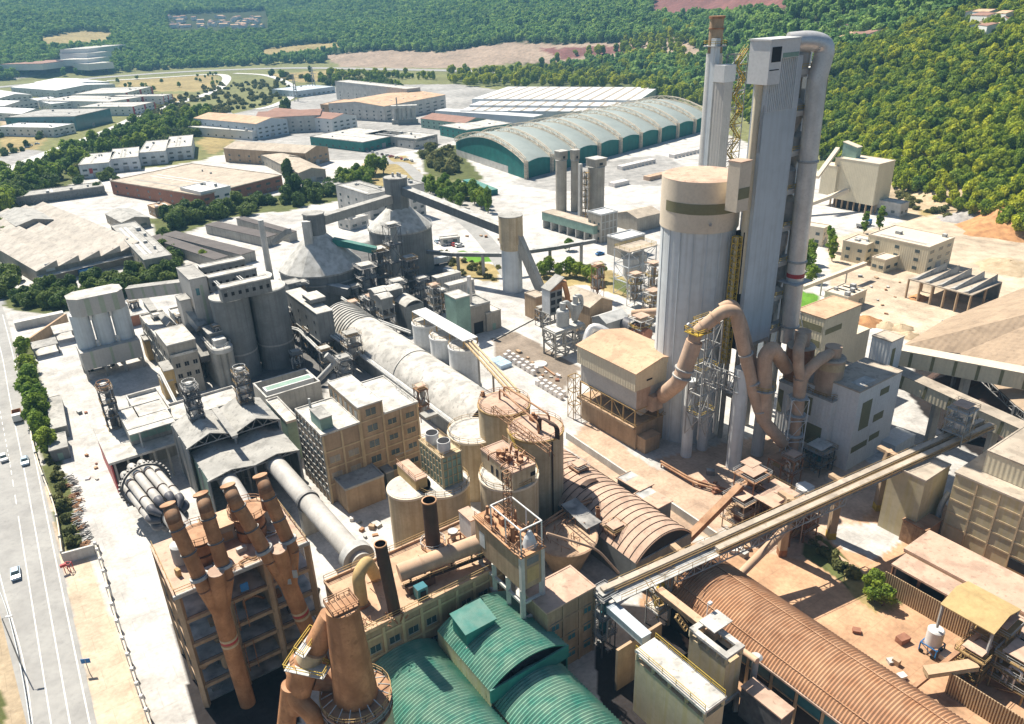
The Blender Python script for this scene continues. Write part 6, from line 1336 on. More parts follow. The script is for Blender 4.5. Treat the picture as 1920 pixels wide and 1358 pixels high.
p=B((1309,622)); MB().cbox((p.x,p.y),4.5,4.0,p.z-.1,p.z+.1).build('platform','yel',t); handrail(t,[Vector((p.x,p.y))+ax(GA+a)*3 for a in (.8,2.3,3.9,5.5)],p.z+.1,'yel',True,th=.12); MB().tube([B((1290,607)),B((1305,625))],.35,10).build('drive','white',t)
a=V3(W((1322,845),6),6); solo(MB().truss(B((1322,676),159.)-Vector((0,0,1)),B((1389,700),157.6)-Vector((0,0,1)),4,7,.22,1.6),'lattice_bridge','steel','lattice bridge hung between two blue grey round columns','frame')
# -- white mill building right
zw=21; P=W((1611.7,737.5),zw); U=E1*(W((1693.3,698),zw)-P).dot(E1); V=-E2*abs((W((1636,668),zw)-W((1693,698),zw)).dot(E2)); q=(P,U,V); WB=q
t=bld('white_mill_building','white clad mill building with olive panels and a tan roof right of the cyclones','building',q,0,zw,'whitep',rm='troof',par=.1)
for s0_,s1_,z0_,z1_ in ((2.3,6.2,10.2,17.6),(9.2,12.8,17.2,18.9),(8.2,12.3,10.4,12.4),(8.0,12.2,5.2,6.8),(.8,7.2,4.6,6.2)): patch(MB(),q,'U',s0_,min(s1_,U.length-.4),z0_,z1_,.07).build('olive_panel','olive',t)
solo(MB().box(P+U*.15+V*.12,U*.33,V*.3,zw+.27,zw+.31),'skylight','wroof','bright skylight strip on the tan roof of the white mill building','skylight')
q=(P+V-E1*2.5,U+E1*2,-E2*7); bld('white_mill_annex','low roofed rear section joining the white mill to its corner turret','building',(P+V*1.002-E1*1,U*.98,-E2*7),0,19,'whitep',rm='troof',par=.1)
q=R3((1672,643),(1692,631),(1633,632),25); t=bld('corner_turret','small white turret with olive slit where the galleries arrive','tower',q,0,25,'whitep',rm='troof',par=.1); patch(MB(),q,'U',1,2.4,15,23,.06).build('olive_panel','olive',t)
zq=17; P=W((1560,756),zq); V=-E2*abs((W((1465,713),zq)-P).dot(E2)); U=E1*9.5; q=(P,U,V); LB=q; t=bld('mill_front_block','white mill front block with olive panels under the tan cyclones','building',q,0,zq,'whitep',rm='steel',par=.1)
for s0_,s1_,z0_,z1_ in ((1.5,8.0,4,9.5),(5,9,11.5,16.2),(13,16.5,9,15),(14,17,1,5)): patch(MB(),q,'V',s0_,min(s1_,V.length-.3),z0_,z1_,.07).build('olive_panel','olive',t)
patch(MB(),q,'U',3.5,5.2,10.5,15.5,.07).build('olive_panel','olive',t); patch(MB(),q,'U',3.5,5.2,3.5,8.5,.07).build('olive_panel','olive',t); patch(MB(),q,'V',3,5,1.2,3.4,.08).build('window','glassb',t); handrail(t,[q[0]+V,q[0],q[0]+U],zq+.35,'orail')
st=thing('yellow_fire_stair','yellow zigzag outside stair on the corner of the white mill front block','stairs',P+E1*7); mb=MB(); o=P+E1*5.3+E2*1.0
for k in range(5):
    z=k*3.4; a=V3(o+(E1*4 if k%2 else E1*0),z); b=V3(o+(E1*0 if k%2 else E1*4),z+3.4); mb.stairs(a,b,1.1,.14); mb.box(b.xy-E1*.8-E2*.8,E1*1.6,E2*1.6,z+3.3,z+3.45); mb.rail([b.xy-E1*.8+E2*.8,b.xy+E1*.8+E2*.8],z+3.45)
mb.build('flight','yel',st); MB().beam(V3(o-E1*.8+E2,0),V3(o-E1*.8+E2,17.5),.2).beam(V3(o+E1*4.8+E2,0),V3(o+E1*4.8+E2,17.5),.2).build('post','silo',st)
cy=W((1558,742),17.3)-Vector((0,0)); cy=P+E1*3.9-E2*4.2; t=thing('tan_cyclone','squat tan cyclone drum with ochre band on the white mill front block','cyclone',V3(cy,17.2)); MB().lathe(cy,[(3.2,17.4),(3.2,26)],30).build('shell','pinkd',t); MB().lathe(cy,[(3.25,23.6),(3.25,25.4)],30).build('ochre_band','tanband',t); MB().lathe(cy,[(3.4,26),(3.2,26.3)],30).build('lid','troof',t); MB().cyl(cy+E1*.2,1.9,26.3,28.9,22).build('outlet_drum','pinkd',t); MB().box(cy-E2*-3.0-E1*.4,E1*1,E2*.4,18.2,19.4).build('hatch','red',t); handrail(t,circ(cy,4.3,16),17.4,'orail',True)
cy2=cy-E2*8.5+E1*.3; t=thing('tan_cyclone','second squat tan cyclone drum behind the first one','cyclone',V3(cy2,17.2)); MB().lathe(cy2,[(3.2,17.4),(3.2,26)],30).build('shell','rust',t); MB().lathe(cy2,[(3.4,26),(3.2,26.3)],30).build('lid','troof',t); MB().cyl(cy2,1.9,26.3,30,22).build('outlet_drum','pinkd',t)
B2=lambda p: onpl(p,Vector((0,cy.y-5.5)),Y)
t=thing('cyclone_manifold','forked pink duct joining both tan cyclones and dropping in front of the white mill','duct',(B2((1495,800)).x,cy.y-5.5,0)); MB().tube([V3(cy,27.6),B2((1530,680)),B2((1505,705)),B2((1500,740))],1.25,20,bend=2.2).build('branch','pinkd',t); MB().tube([V3(cy2,28.6),B2((1497,655)),B2((1497,690)),B2((1503,712))],1.25,20,bend=1.6).build('branch','pinkd',t); MB().tube([B2((1500,710)),B2((1497,760)),B2((1486,850))],[1.45,1.35,1.15],20).build('downpipe','pinkd',t)
mb=MB(); 
for p in ((1497,745),(1493,777),(1489,815)): a=B2(p); mb.lathe((a.x,a.y),[(2.2,a.z),(2.2,a.z+.2)],14)
mb.build('ring_platform','steel',t); a=B2((1497,745)); b=B2((1487,820)); MB().frame(Vector((a.x-2,a.y-1.6)),Vector((4,0)),Vector((0,3.2)),b.z-6,a.z,nz=3,t=.2).build('frame','silo',t)
a=B2((1478,850)); mb=MB(); cqq=Vector((a.x,a.y)); mb.prism([cqq+v for v in (E1*2.4+E2*2.4,E1*2.4-E2*2.4,-E1*2.4-E2*2.4,-E1*2.4+E2*2.4)],a.z-3.5,a.z+1.5,[cqq+v for v in (E1*1+E2*1,E1*1-E2*1,-E1*1-E2*1,-E1*1+E2*1)]); solo(mb,'pyramid_hood','ochre','ochre pyramid hood at the foot of the forked duct','hood')
solo(MB().box(W((1440,858),5.5),E1*7.5,E2*4.2,5.3,5.6).frame(W((1440,858),5.5)+E1*.3,E1*6.9,E2*3.6,0,5.3,nz=1,t=.25),'canopy_roof','rust','brown flat canopy in front of the ochre pyramid hood','canopy')
plant_rig('fan_rig','dark fan rig with yellow rails at the foot of the white mill front',W((1530,880)),0,6,5,m='steeld',seed=33,nz=2,vessel='glassb')
solo(MB().box(W((1675,858),0),E1*9,-E2*5,0,3.2).box(W((1675,858),0)+E1*2-E2*5.0,E1*4,-E2*3,0,2.9),'low_wall_block','silow','low grey block wall behind the white mill','wall')
# cream building behind
q=R3((1547,600),(1608,570),(1503,578),24); t=bld('cream_mill_tower','cream square building with olive bands and orange roof behind the white mill','building',q,0,24,'cream',rm='oroof',par=.1)
for z in (20,15.5,11): patch(MB(),q,'V',.6,q[2].length-.8,z,z+1.9,.07).build('olive_band','olive',t)
patch(MB(),q,'U',1,q[1].length*.5,19.2,20.8,.07).build('olive_band','olive',t)
a=V3(W((1500,575),24.5),24.5); t.children and None
solo(MB().beam(V3(q[0]+q[2]*.8+E2*.0-E1*.5,24),V3(q[0]+q[2]*.15-E1*.6,6),.25),'brace_rod','steel','thin diagonal rod across the cream building face','rod')
bld('cream_annex','cream sloping roof annex right of the cream square building','building',(q[0]+q[1]*1.01+q[2]*.15,E1*9,-E2*7),0,14,'cream',roof='mono',rm='troof',rise=-4)
# galleries to the right
gallery('belt_gallery','long cream gallery with olive stripes running right from the white turret',V3(W((1690,660),19),18),V3(W((1990,712),19),17.5),4,4.2,'cream','creamp',stripes=5,sm='olive',piers=(.45,),pm='conc')
gallery('belt_gallery','cream gallery descending to the lower right with olive panels',V3(W((1680,690),17),15),V3(W((1990,838),12),11),4,3.6,'cream','troof',stripes=6,sm='olive',piers=(.3,.65),pm='conc')
# huge tan store roof at right
zr=17; c_=W((2010,600),zr+8); pts=[W(p,zr-4) for p in ((1692,648),(1770,600),(1930,535),(2200,560),(2250,760),(1960,800),(1905,760),(1800,663))]; t=thing('raw_material_store','huge tan faceted roof of the raw material store at the right edge','hall',c_); mb=MB(); ap=V3(W((2040,560),zr+8),zr+8); n=len(pts)
vs=[V3(p,zr-4) for p in pts]+[ap]; mb.add(vs,[(i,(i+1)%n,n) for i in range(n)][::1]); mb.build('roof','storer',t); mb=MB(); [mb.beam(V3(p,0),V3(p,zr-4.2),.8) for p in pts]; [mb.truss(V3(pts[i],zr-4.4),V3(pts[(i+1)%n],zr-4.4),1.6,8,.2) for i in range(n)]; mb.build('edge_truss','steeld',t)
mb=MB(); cen=sum(pts,Vector((0,0)))/n; mb.prism([cen+(p-cen)*.86 for p in pts],0,2.4,[cen+(p-cen)*.3 for p in pts]); mb.v=[(x,y,z if z<1 else 9) for x,y,z in mb.v]; mb.build('stockpile','black',t)
# yellow stained building, right
zy=17; P=W((1792,888),zy); q=(P,E1*26,E2*40); t=thing('stained_mill_hall','big yellow stained concrete mill hall at the right edge','building',P); MB().box(*q,0,zy).build('wall','yconc',t); MB().box(P-E1*.2-E2*.2,E1*26.4,E2*40.4,zy,zy+.4).build('roof','troof',t); mb=MB()
for z in (5,8,11,14): mb.box(P-E1*.12+E2*.1,E1*.1,E2*39.8,z,z+.35)
for k in range(1,10): mb.box(P-E1*.16+E2*4.2*k,E1*.12,E2*.3,0,zy)
mb.build('wall_frame','tanband',t); MB().box(P-E1*.2+E2*13,E1*.1,E2*7,2.5,4.6).build('opening','dark',t)
bld('stained_mill_tower','paler end tower of the yellow stained mill hall with filter machines on its roof','building',(W((1735,905),15)+E2*0,E1*9.5,-E2*7.5),0,15,'yconc',rm='troof',par=.3)
bld('clad_roof_house','cream clad house with green stripes on top of the stained mill hall','building',(P+E1*4+E2*3,E1*16,E2*34),zy+.5,zy+5,'cream',rm='troof',par=.1)
plant_rig('filter_rig','silver filter machines with yellow frame on the stained mill tower roof',W((1790,830),15),15.5,8,4,m='steel',seed=13,vessel='galv',nz=3)
pp=P-E1*1.2; solo(MB().tube([V3(W((1750,1005),0),0),V3(W((1750,1005),0),8),V3(W((1750,1005),0)+E1*2.2,10)],.55,14,bend=1.5),'bent_pipe','steel','bent grey pipe beside the stained mill hall','pipe')
t=bld('gate_shed','rusty slatted gate shed under the stained mill tower','shed',(W((1693,975),5)+E2*0,E1*6,E2*5),0,5,'woodf',rm='rust',par=0)
# pink roofs low building and slatted fences
q=R3((1671,1058),(1742,1010),(1806,1160),6.5); P,U,V=q; V=E2*40; t=thing('pink_roof_store','long low store with pink dusty stepped roof and brown slatted wall','store',P+U/2); MB().box(P,U,V,6.2,6.6).build('lower_roof','proof',t); MB().box(P+E1*5.0-E2*.6,U*.72,V,7.0,7.4).build('upper_roof','proof',t); MB().box(P+E1*5-E2*.5,E1*.3,V,6.6,7.0).build('step_wall','tan',t)
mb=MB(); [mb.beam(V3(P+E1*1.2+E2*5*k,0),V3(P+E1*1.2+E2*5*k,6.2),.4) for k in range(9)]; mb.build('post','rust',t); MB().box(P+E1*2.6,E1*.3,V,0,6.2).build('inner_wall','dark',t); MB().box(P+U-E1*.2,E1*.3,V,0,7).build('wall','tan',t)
def fence(l,a,b,h,pitch=.42):
    a=Vector(a);b=Vector(b); t=thing('slatted_fence',l,'fence',((a.x+b.x)/2,(a.y+b.y)/2,0)); d=(b-a); L=d.length; d=d/L; n=Vector((-d.y,d.x)); mb=MB(); k=0
    MB().box(a,d*L,n*.12,0,h).build('board_panel','woodf',t)
    while k*pitch<L: mb.box(a+d*k*pitch-n*.14,d*pitch*.45,n*.14,0,h+.05); k+=1
    mb.build('slat','tanband',t); return t
a=P-E1*.3; fence('tall brown slatted fence along the pink roofed store',a-E2*.5,a+E2*21,4.6)
a=W((1783,1262),4.5); fence('tall brown slatted fence in the bottom right corner',a,a+E2*22,4.5); fence('short end of the brown slatted fence in the bottom right corner',a,a+E1*5,4.5)
b=W((1590,1010),0)
# white tank on blue trailer
c=W((1745,1222),0); t=thing('mobile_tank','white upright tank on a blue wheeled frame in the orange yard','tank',c); MB().lathe(c,[(1.35,2.0),(1.35,5.0),(1.1,5.25)],26).build('tank','white',t); MB().frame(c-E1*1.4-E2*1.4,E1*2.8,E2*2.8,.3,2.0,nz=1,t=.18).build('frame','blue',t); MB().cbox(c+E2*2.4,2.0,1.4,.6,1.5).build('pump','steel',t); mb=MB()
for s in (-1,1): 
    for u_ in (-1,1): mb.tube([V3(c+E1*1.5*s+E2*u_-E1*.12,.4),V3(c+E1*1.5*s+E2*u_+E1*.12,.4)],.4,12)
mb.build('wheel','rubber',t)
mb=MB(); rd=random.Random(1)
# corner machinery bottom right
bld('canopy_roof','ochre gabled canopy roof over the bottom right machine group','canopy',(W((1862,1187),11),E1*8.5,-E2*8),6,11,'steel',roof='gable',rm='ochre',open_=True,rise=1.2,ax_='V')
for i,(px,h,w_,l) in enumerate((((1850,1240),9,5,'pink and yellow machine rig under the ochre canopy'),((1815,1270),6,4,'silver duct rig in front of the ochre canopy'),((1895,1290),7,5,'yellow tool rig on the dark ledge in the bottom right corner'))): plant_rig('machine_rig',l,W(px),0,h,w_,m='orail',seed=90+i,nz=3,vessel='pinkd')
solo(MB().beam(V3(W((1700,1300),1),1),V3(W((1835,1195),7),7.5),.7),'inclined_pipe','rust','long rusty inclined pipe crossing the tank yard','pipe')
gallery('yard_conveyor','short tan conveyor bridge over the orange yard below the white tank',V3(W((1735,1262),4),4),V3(W((1830,1248),5),5),1.6,.9,'tanband','tan')
# ================================================================ LONG DOUBLE CONVEYOR
zb=14.5; t=thing('double_belt_conveyor','long pale double belt conveyor on four concrete piers crossing the orange yard','conveyor',W((1500,960),zb)); a=V3(W((1135,1108),zb),zb-.6); b=V3(W((1850,795),zb+2),zb+2.5); d=(b-a); L=d.length; d=d/L; n=Vector((-d.y,d.x,0)).normalized()
for s,e,m in ((1.1,0,'creamp'),(-1.1,.23,'creamp')):
    A=a+n*s+d*L*e; MB().beam(A,b+n*s,1.15,.45).build('belt_cover','troof',t); MB().beam(A+Vector((0,0,-.7))-n*.2,b+n*s+Vector((0,0,-.7))-n*.2,1.0,.5).build('belt_frame','tan',t)
MB().beam(a+Vector((0,0,-1.0))+d*1,b+Vector((0,0,-1.0)),3.9,.18).build('walkway','concd',t); mb=MB()
for s in (1.95,-1.95,0): mb.rail([a+n*s+Vector((0,0,-.9))+d*2,b+n*s+Vector((0,0,-.9))],None,1.2,3,.07)
mb.build('railing','orail',t); mb=MB(); k=0
mb.truss(a+Vector((0,0,-1.1))+d*14,a+Vector((0,0,-1.1))+d*L*.55,1.8,22,.18,3.4); mb.build('lattice','steel',t)
for px in ((1465,1040),(1557,1008),(1645,955),(1270,1140)):
    g=W(px,0); s=(g-a.xy).dot(d.xy)/d.xy.length_squared; p=a+d*s; MB().beam((g.x,g.y,0),(g.x,g.y,p.z-1.1),1.5,1.5).build('pier','tan',t); MB().beam((g.x,g.y,0),(g.x,g.y,1.6),1.6,1.6).build('pier_base','yel' if px[0]>1500 else 'rust',t)
    MB().beam(V3(g,p.z-1.5)-n*2.6,V3(g,p.z-1.5)+n*2.6,1.2,.7).build('pier_head','tan',t)
for i,(p,q_,r_,l) in enumerate((((1290,1010,3),(1388,912,10),.8,'rusty inclined belt rising from the ribbed vault to the junction rig'),((1345,1120,3),(1480,985,11),.8,'pink inclined tube passing under the double conveyor'),((1270,1130,9),(1420,1240,12),.5,'pinkish pipe along the concrete bunker top'))):
    solo(MB().beam(V3(W(p[:2],p[2]),p[2]),V3(W(q_[:2],q_[2]),q_[2]),r_*2,r_*1.6) if i==0 else MB().tube([V3(W(p[:2],p[2]),p[2]),V3(W(q_[:2],q_[2]),q_[2])],r_,14),'inclined_conveyor','rust' if i==0 else 'pinkd',l,'conveyor')
for i,(px,h,w_,m,l) in enumerate((((1400,975),12,5,'rust','rusty junction rig with a pink canopy where the inclined belts meet'),((1445,985),9,5,'rust','rusty drive rig with white roof plate beside the double conveyor'),((1500,1000),7,4.5,'rust','dark rig with a striped pink roof under the double conveyor'),((1475,1010),8,4,'rust','rusty hopper rig next to the first conveyor pier'),((1385,990),8,5,'tan','rusty platform rig left of the junction rig'))): plant_rig('transfer_rig',l,W(px,0),0,h,w_,m=m,seed=100+i,nz=3,vessel='rust')
for px,z,l,s in (((1408,868),13,'square pinkish canopy plate above the rusty junction rig',3.2),((1446,935),10,'pinkish deck plate among the rusty transfer rigs',5),((1475,925),12,'pale canopy plate behind the double conveyor',3.6),((1510,952),9,'striped pink canopy plate under the double conveyor',3.6)): c=W(px,z); solo(MB().cbox(c,s,s,z,z+.15).beam(V3(c,0),V3(c,z),.2),'canopy_plate','proof',l,'canopy')
c=W((1505,942),0); t=thing('white_hopper','white round hopper bin with a blue cap near the double conveyor','bin',c); MB().lathe(c,[(1.2,1),(2.0,2.6),(2.0,4.2)],20).build('bin','silow',t); MB().cbox(c,3.2,2.6,4.2,4.4).build('cap','white',t); MB().lathe(c,[(.9,0),(.9,1)],10).build('foot','steel',t)
solo(MB().tube([V3(W((1500,990),.6),.6),V3(W((1590,1060),.6),.6),V3(W((1670,1105),.6),.6)],.55,12,bend=3),'ground_pipe','pinkd','fat pink pipe lying along the weedy strip','pipe')
# -- bunkers bottom centre right
for pa,pb,pc,z,zlow,l in (((1363,1232),(1396,1212),(1287,1183),14,4,'open topped concrete bunker with a white canopy beside the corrugated roof'),((1322,1333),(1359,1305),(1200,1215),13,0,'long concrete bunker block with railed white roof at the bottom edge')):
    q=R3(pa,pb,pc,z); P,U,V=q; t=thing('concrete_bunker',l,'bunker',P+(U+V)/2); u=U.normalized(); v=V.normalized()
    MB().box(P,U,V,zlow,z-1.8).build('bin_wall','yconc',t); mb=MB(); mb.box(P-u*.2-v*.2,U+u*.4,v*1.0,z-.5,z); mb.box(P+V-v*.8,U,v*1,z-.5,z); mb.box(P-u*.2+v*.8,u*1,V-v*1.6,z-.5,z); mb.box(P+U-u*.8+v*.8,u*1,V-v*1.6,z-.5,z); mb.build('rim_beam','wroof',t); mb=MB(); [mb.beam(V3(P+U*i*.93+V*j/4*.97+(u+v)*.25,z-1.8),V3(P+U*i*.93+V*j/4*.97+(u+v)*.25,z-.5),.5) for i in (0,1) for j in range(5)]; mb.build('post','yconc',t)
    if zlow==0: MB().box(P+u*.8,U-u*1.6,V*.98,z-.3,z+.05).build('roof','wroof',t); handrail(t,[P,P+V],z,'yel'); handrail(t,[P+U,P+U+V],z,'yel')
    else: MB().box(P+u*.9+v*.9,U-u*1.8,V-v*1.8,z-1.79,z-1.7).build('bin_mouth','dark',t)
    MB().frame(P,U,V,0,zlow,nz=1,nu=1,nv=3,t=.7,brace=False).build('stilt','conc',t) if zlow else None
c=W((1342,1165),15); solo(MB().cbox(c,4.2,3.2,14.9,15.1).beam(V3(c+E1,12),V3(c+E1,15),.2),'canopy_plate','wroof','white canopy plate above the open topped bunker','canopy')
q=R3((1465,1349),(1488,1331),(1393,1287),8); bld('drive_hut','pink roofed narrow hut between bunker and corrugated hall','hut',q,2,8,'steeld',rm='proof',par=0)
solo(MB().lathe(W((1418,1232),11),[(.5,3),(.5,10.5),(1.0,11),(.6,11.4)],16),'vent_stack','steel','grey vent with a pale round cap by the corrugated roof gutter','vent')
gallery('bunker_belt','blue grey covered belt descending from the hall wing into the bunker pit',V3(W((1145,1140),11),11),V3(W((1212,1200),11),11),1.8,1.5,'silo','bluegrey')
gallery('bunker_belt','orange railed belt walkway beside the corrugated hall back end',V3(W((1235,1100),13),12),V3(W((1345,1195),13),13),1.2,1,'tan','oroof')
solo(MB().stairs(V3(W((1212,1092),13),13),V3(W((1240,1135),11),11),1.1).stairs(V3(W((1268,1155),12),12),V3(W((1287,1180),10),10),1.1),'walkway_stair','orail','two short stairs linking the double conveyor to the bunker tops','stairs')
plant_rig('drive_rig','yellow motor rig at the lower end of the double conveyor',W((1238,1082),11),0,12.5,3,m='steel',seed=71,nz=3,vessel='yel')
plant_rig('drive_rig','teal and rusty drive rig between hall wing and conveyor end',W((1132,1118),12),0,12.5,3,m='steeld',seed=72,nz=3,vessel='glassb')
MB_=MB().box(W((1180,1210),8)-E1*3,E1*10,E2*.5,0,9); solo(MB_,'pit_wall','tan','tan cross wall of the pit under the belt head','wall')
# ================================================================ CONCRETE SILO CLUSTER
gr='pale concrete silos of the square headed cluster'
for px,r_,z,hh,l in (((1052,300),2.9,27,4.5,'concrete silo with a square head, left end of the cluster beside the green arched hall'),((1078,300),2.1,27,5,'slim concrete silo with square head in the middle of the cluster'),((1118,312),4.3,26,4,'widest concrete silo of the cluster with a box head')):
    c=W(px,z); t=silo('concrete_silo',l,c,r_,0,z,'brick',None,roofm='wroof',rim='conc'); MB().cbox(c,r_*1.7,r_*1.7,z+.3,z+hh).build('head_house','brick',t); MB().cbox(c,r_*1.9,r_*1.8,z+hh,z+hh+.3).build('head_roof','wroof',t); MB().cbox(c+E2*r_*.86,r_*.5,.1,z+1,z+2.2).build('window','dark',t)
c=W((1088,330),22); solo(MB().cbox(c,1.6,1.6,0,28),'lift_mast','concw','white narrow mast on the front of the silo cluster','mast')
plant_rig('scaffold_rig','brown zigzag stair frame between the cluster silos',W((1098,405),2),0,24,2.2,m='orail',seed=15,nz=8,vessel='steel',top=False)
q=R3n((1016,395),(1118,418),9,7.5,ang=None); t=bld('green_loading_hall','pale green loading hall with dark truck bays under the silo cluster','building',(W((1113,425),8),(W((1016,398),8)-W((1113,425),8)),E1*7),4.2,8,'pgreen',rm='troof',par=.1); 
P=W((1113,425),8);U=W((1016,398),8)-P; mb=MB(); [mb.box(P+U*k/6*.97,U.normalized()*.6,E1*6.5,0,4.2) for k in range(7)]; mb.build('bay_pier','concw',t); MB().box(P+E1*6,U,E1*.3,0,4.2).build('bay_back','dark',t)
q=(W((1140,425),14),E1*10,-E2*8); t=bld('cube_office','brown concrete frame block with a pale blue roof right of the silo cluster','building',(W((1127,405),13),E1*10,-E2*9),0,13,'brick',rm='silow',par=.5); grid(MB(),(W((1127,405),13),E1*10,-E2*9),'U',4,[3,6.3,9.6],.5,0,13).build('wall_frame','concw',t); windows(t,(W((1127,405),13),E1*10,-E2*9),'V',3,3,1.2,1.2,1.5,3.4,'glass')
bld('cube_office','lower wing with pale roof in front of the brown frame block','building',(W((1165,452),8),E1*14,-E2*9),0,8,'brick',rm='silow',par=.5)
bld('brown_gable_shed','brown gable roof shed half hidden left of the giant silo','shed',(W((1195,410),7),E1*16,-E2*14),0,7,'brick',roof='gable',rm='troof',rise=2)
# ================================================================ ARCHED GREEN HALL
zc_=0; a=W((985,336),0); b=W((1330,243),0); d=(b-a); L=d.length; d=d/L; bk=W((856,292),0); nrm=Vector((-d.y,d.x)); 
if nrm.dot(bk-a)<0: nrm=-nrm
Wd=(bk-a).dot(nrm); skew=(bk-a).dot(d); NB=9; pit=L/NB; hw=9.5; rise=9; t=thing('arched_storage_hall','long dark green hall of nine bulging arched bays under white lattice arches','hall',a+d*L/2)
def ap(s,f,extra=0):    # s along the front, f across 0..1
    z=hw+rise*max(0,math.sin(math.pi*f))**.8 if 0<f<1 else hw
    return V3(a+d*(s+skew*f)+nrm*Wd*f,z+extra)
mb=MB(); ns=18; m=6
for k in range(NB):
    vs=[];
    for i in range(m+1):
        for j in range(ns+1): vs.append(ap(pit*(k+i/m),j/ns,1.8*math.sin(math.pi*i/m)))
    mb.add(vs,[(i*(ns+1)+j,i*(ns+1)+j+1,(i+1)*(ns+1)+j+1,(i+1)*(ns+1)+j) for i in range(m) for j in range(ns)][::1],True)
mb.build('roof','archg',t)
for k in range(NB):     # front wall under each bulge
    mb=MB(); pts=[a+d*pit*(k+i/6) for i in range(7)]; vs=[V3(p,0) for p in pts]+[V3(p,hw+1.75*math.sin(math.pi*i/6)) for i,p in enumerate(pts)]; mb.add(vs,[(i,i+1,8+i,7+i) for i in range(6)]); mb.build('front_wall','teal',t)
vs=[];
for j in range(ns+1): p=ap(0,j/ns); vs.append((p.x,p.y,0)); vs.append((p.x,p.y,4.6)); vs.append(tuple(p))
MB().add(vs,[(3*j+3,3*j,3*j+1,3*j+4) for j in range(ns) if j>3]).build('end_wall_base','concw',t); MB().add(vs,[(3*j+4,3*j+1,3*j+2,3*j+5) for j in range(ns) if j>3]+[(3*j+3,3*j,3*j+2,3*j+5) for j in range(4)]).build('end_wall','teal',t)
for k in range(NB+1):
    mb=MB(); pr=None
    for j in range(15):
        f=j/14; p=ap(pit*k,f,.6); q=ap(pit*k,f,3.4); 
        for s in (-.8,.8):
            o=V3(d*s,0); mb.beam(p+o,q+o,.3)
            if pr: mb.beam(pr[0]+o,p+o,.35); mb.beam(pr[1]+o,q+o,.38); mb.beam((pr[0] if j%2 else pr[1])+o,(q if j%2 else p)+o,.25)
        mb.beam(q-V3(d*.8,0),q+V3(d*.8,0),.12); pr=(p,q)
    mb.build('arch_truss','creamp',t); mb=MB(); o=a+d*pit*k-nrm*1.6; mb.frame(o-d*.9,d*1.8,nrm*1.4,0,hw+2,nz=6,t=.42); mb.build('truss_column','creamp',t)
bld('green_gate','dark green long screen wall by the arched hall forecourt','fence',RQ((916,358),(868,338),(925,352),3),0,3,'teal',rm='green',par=0)
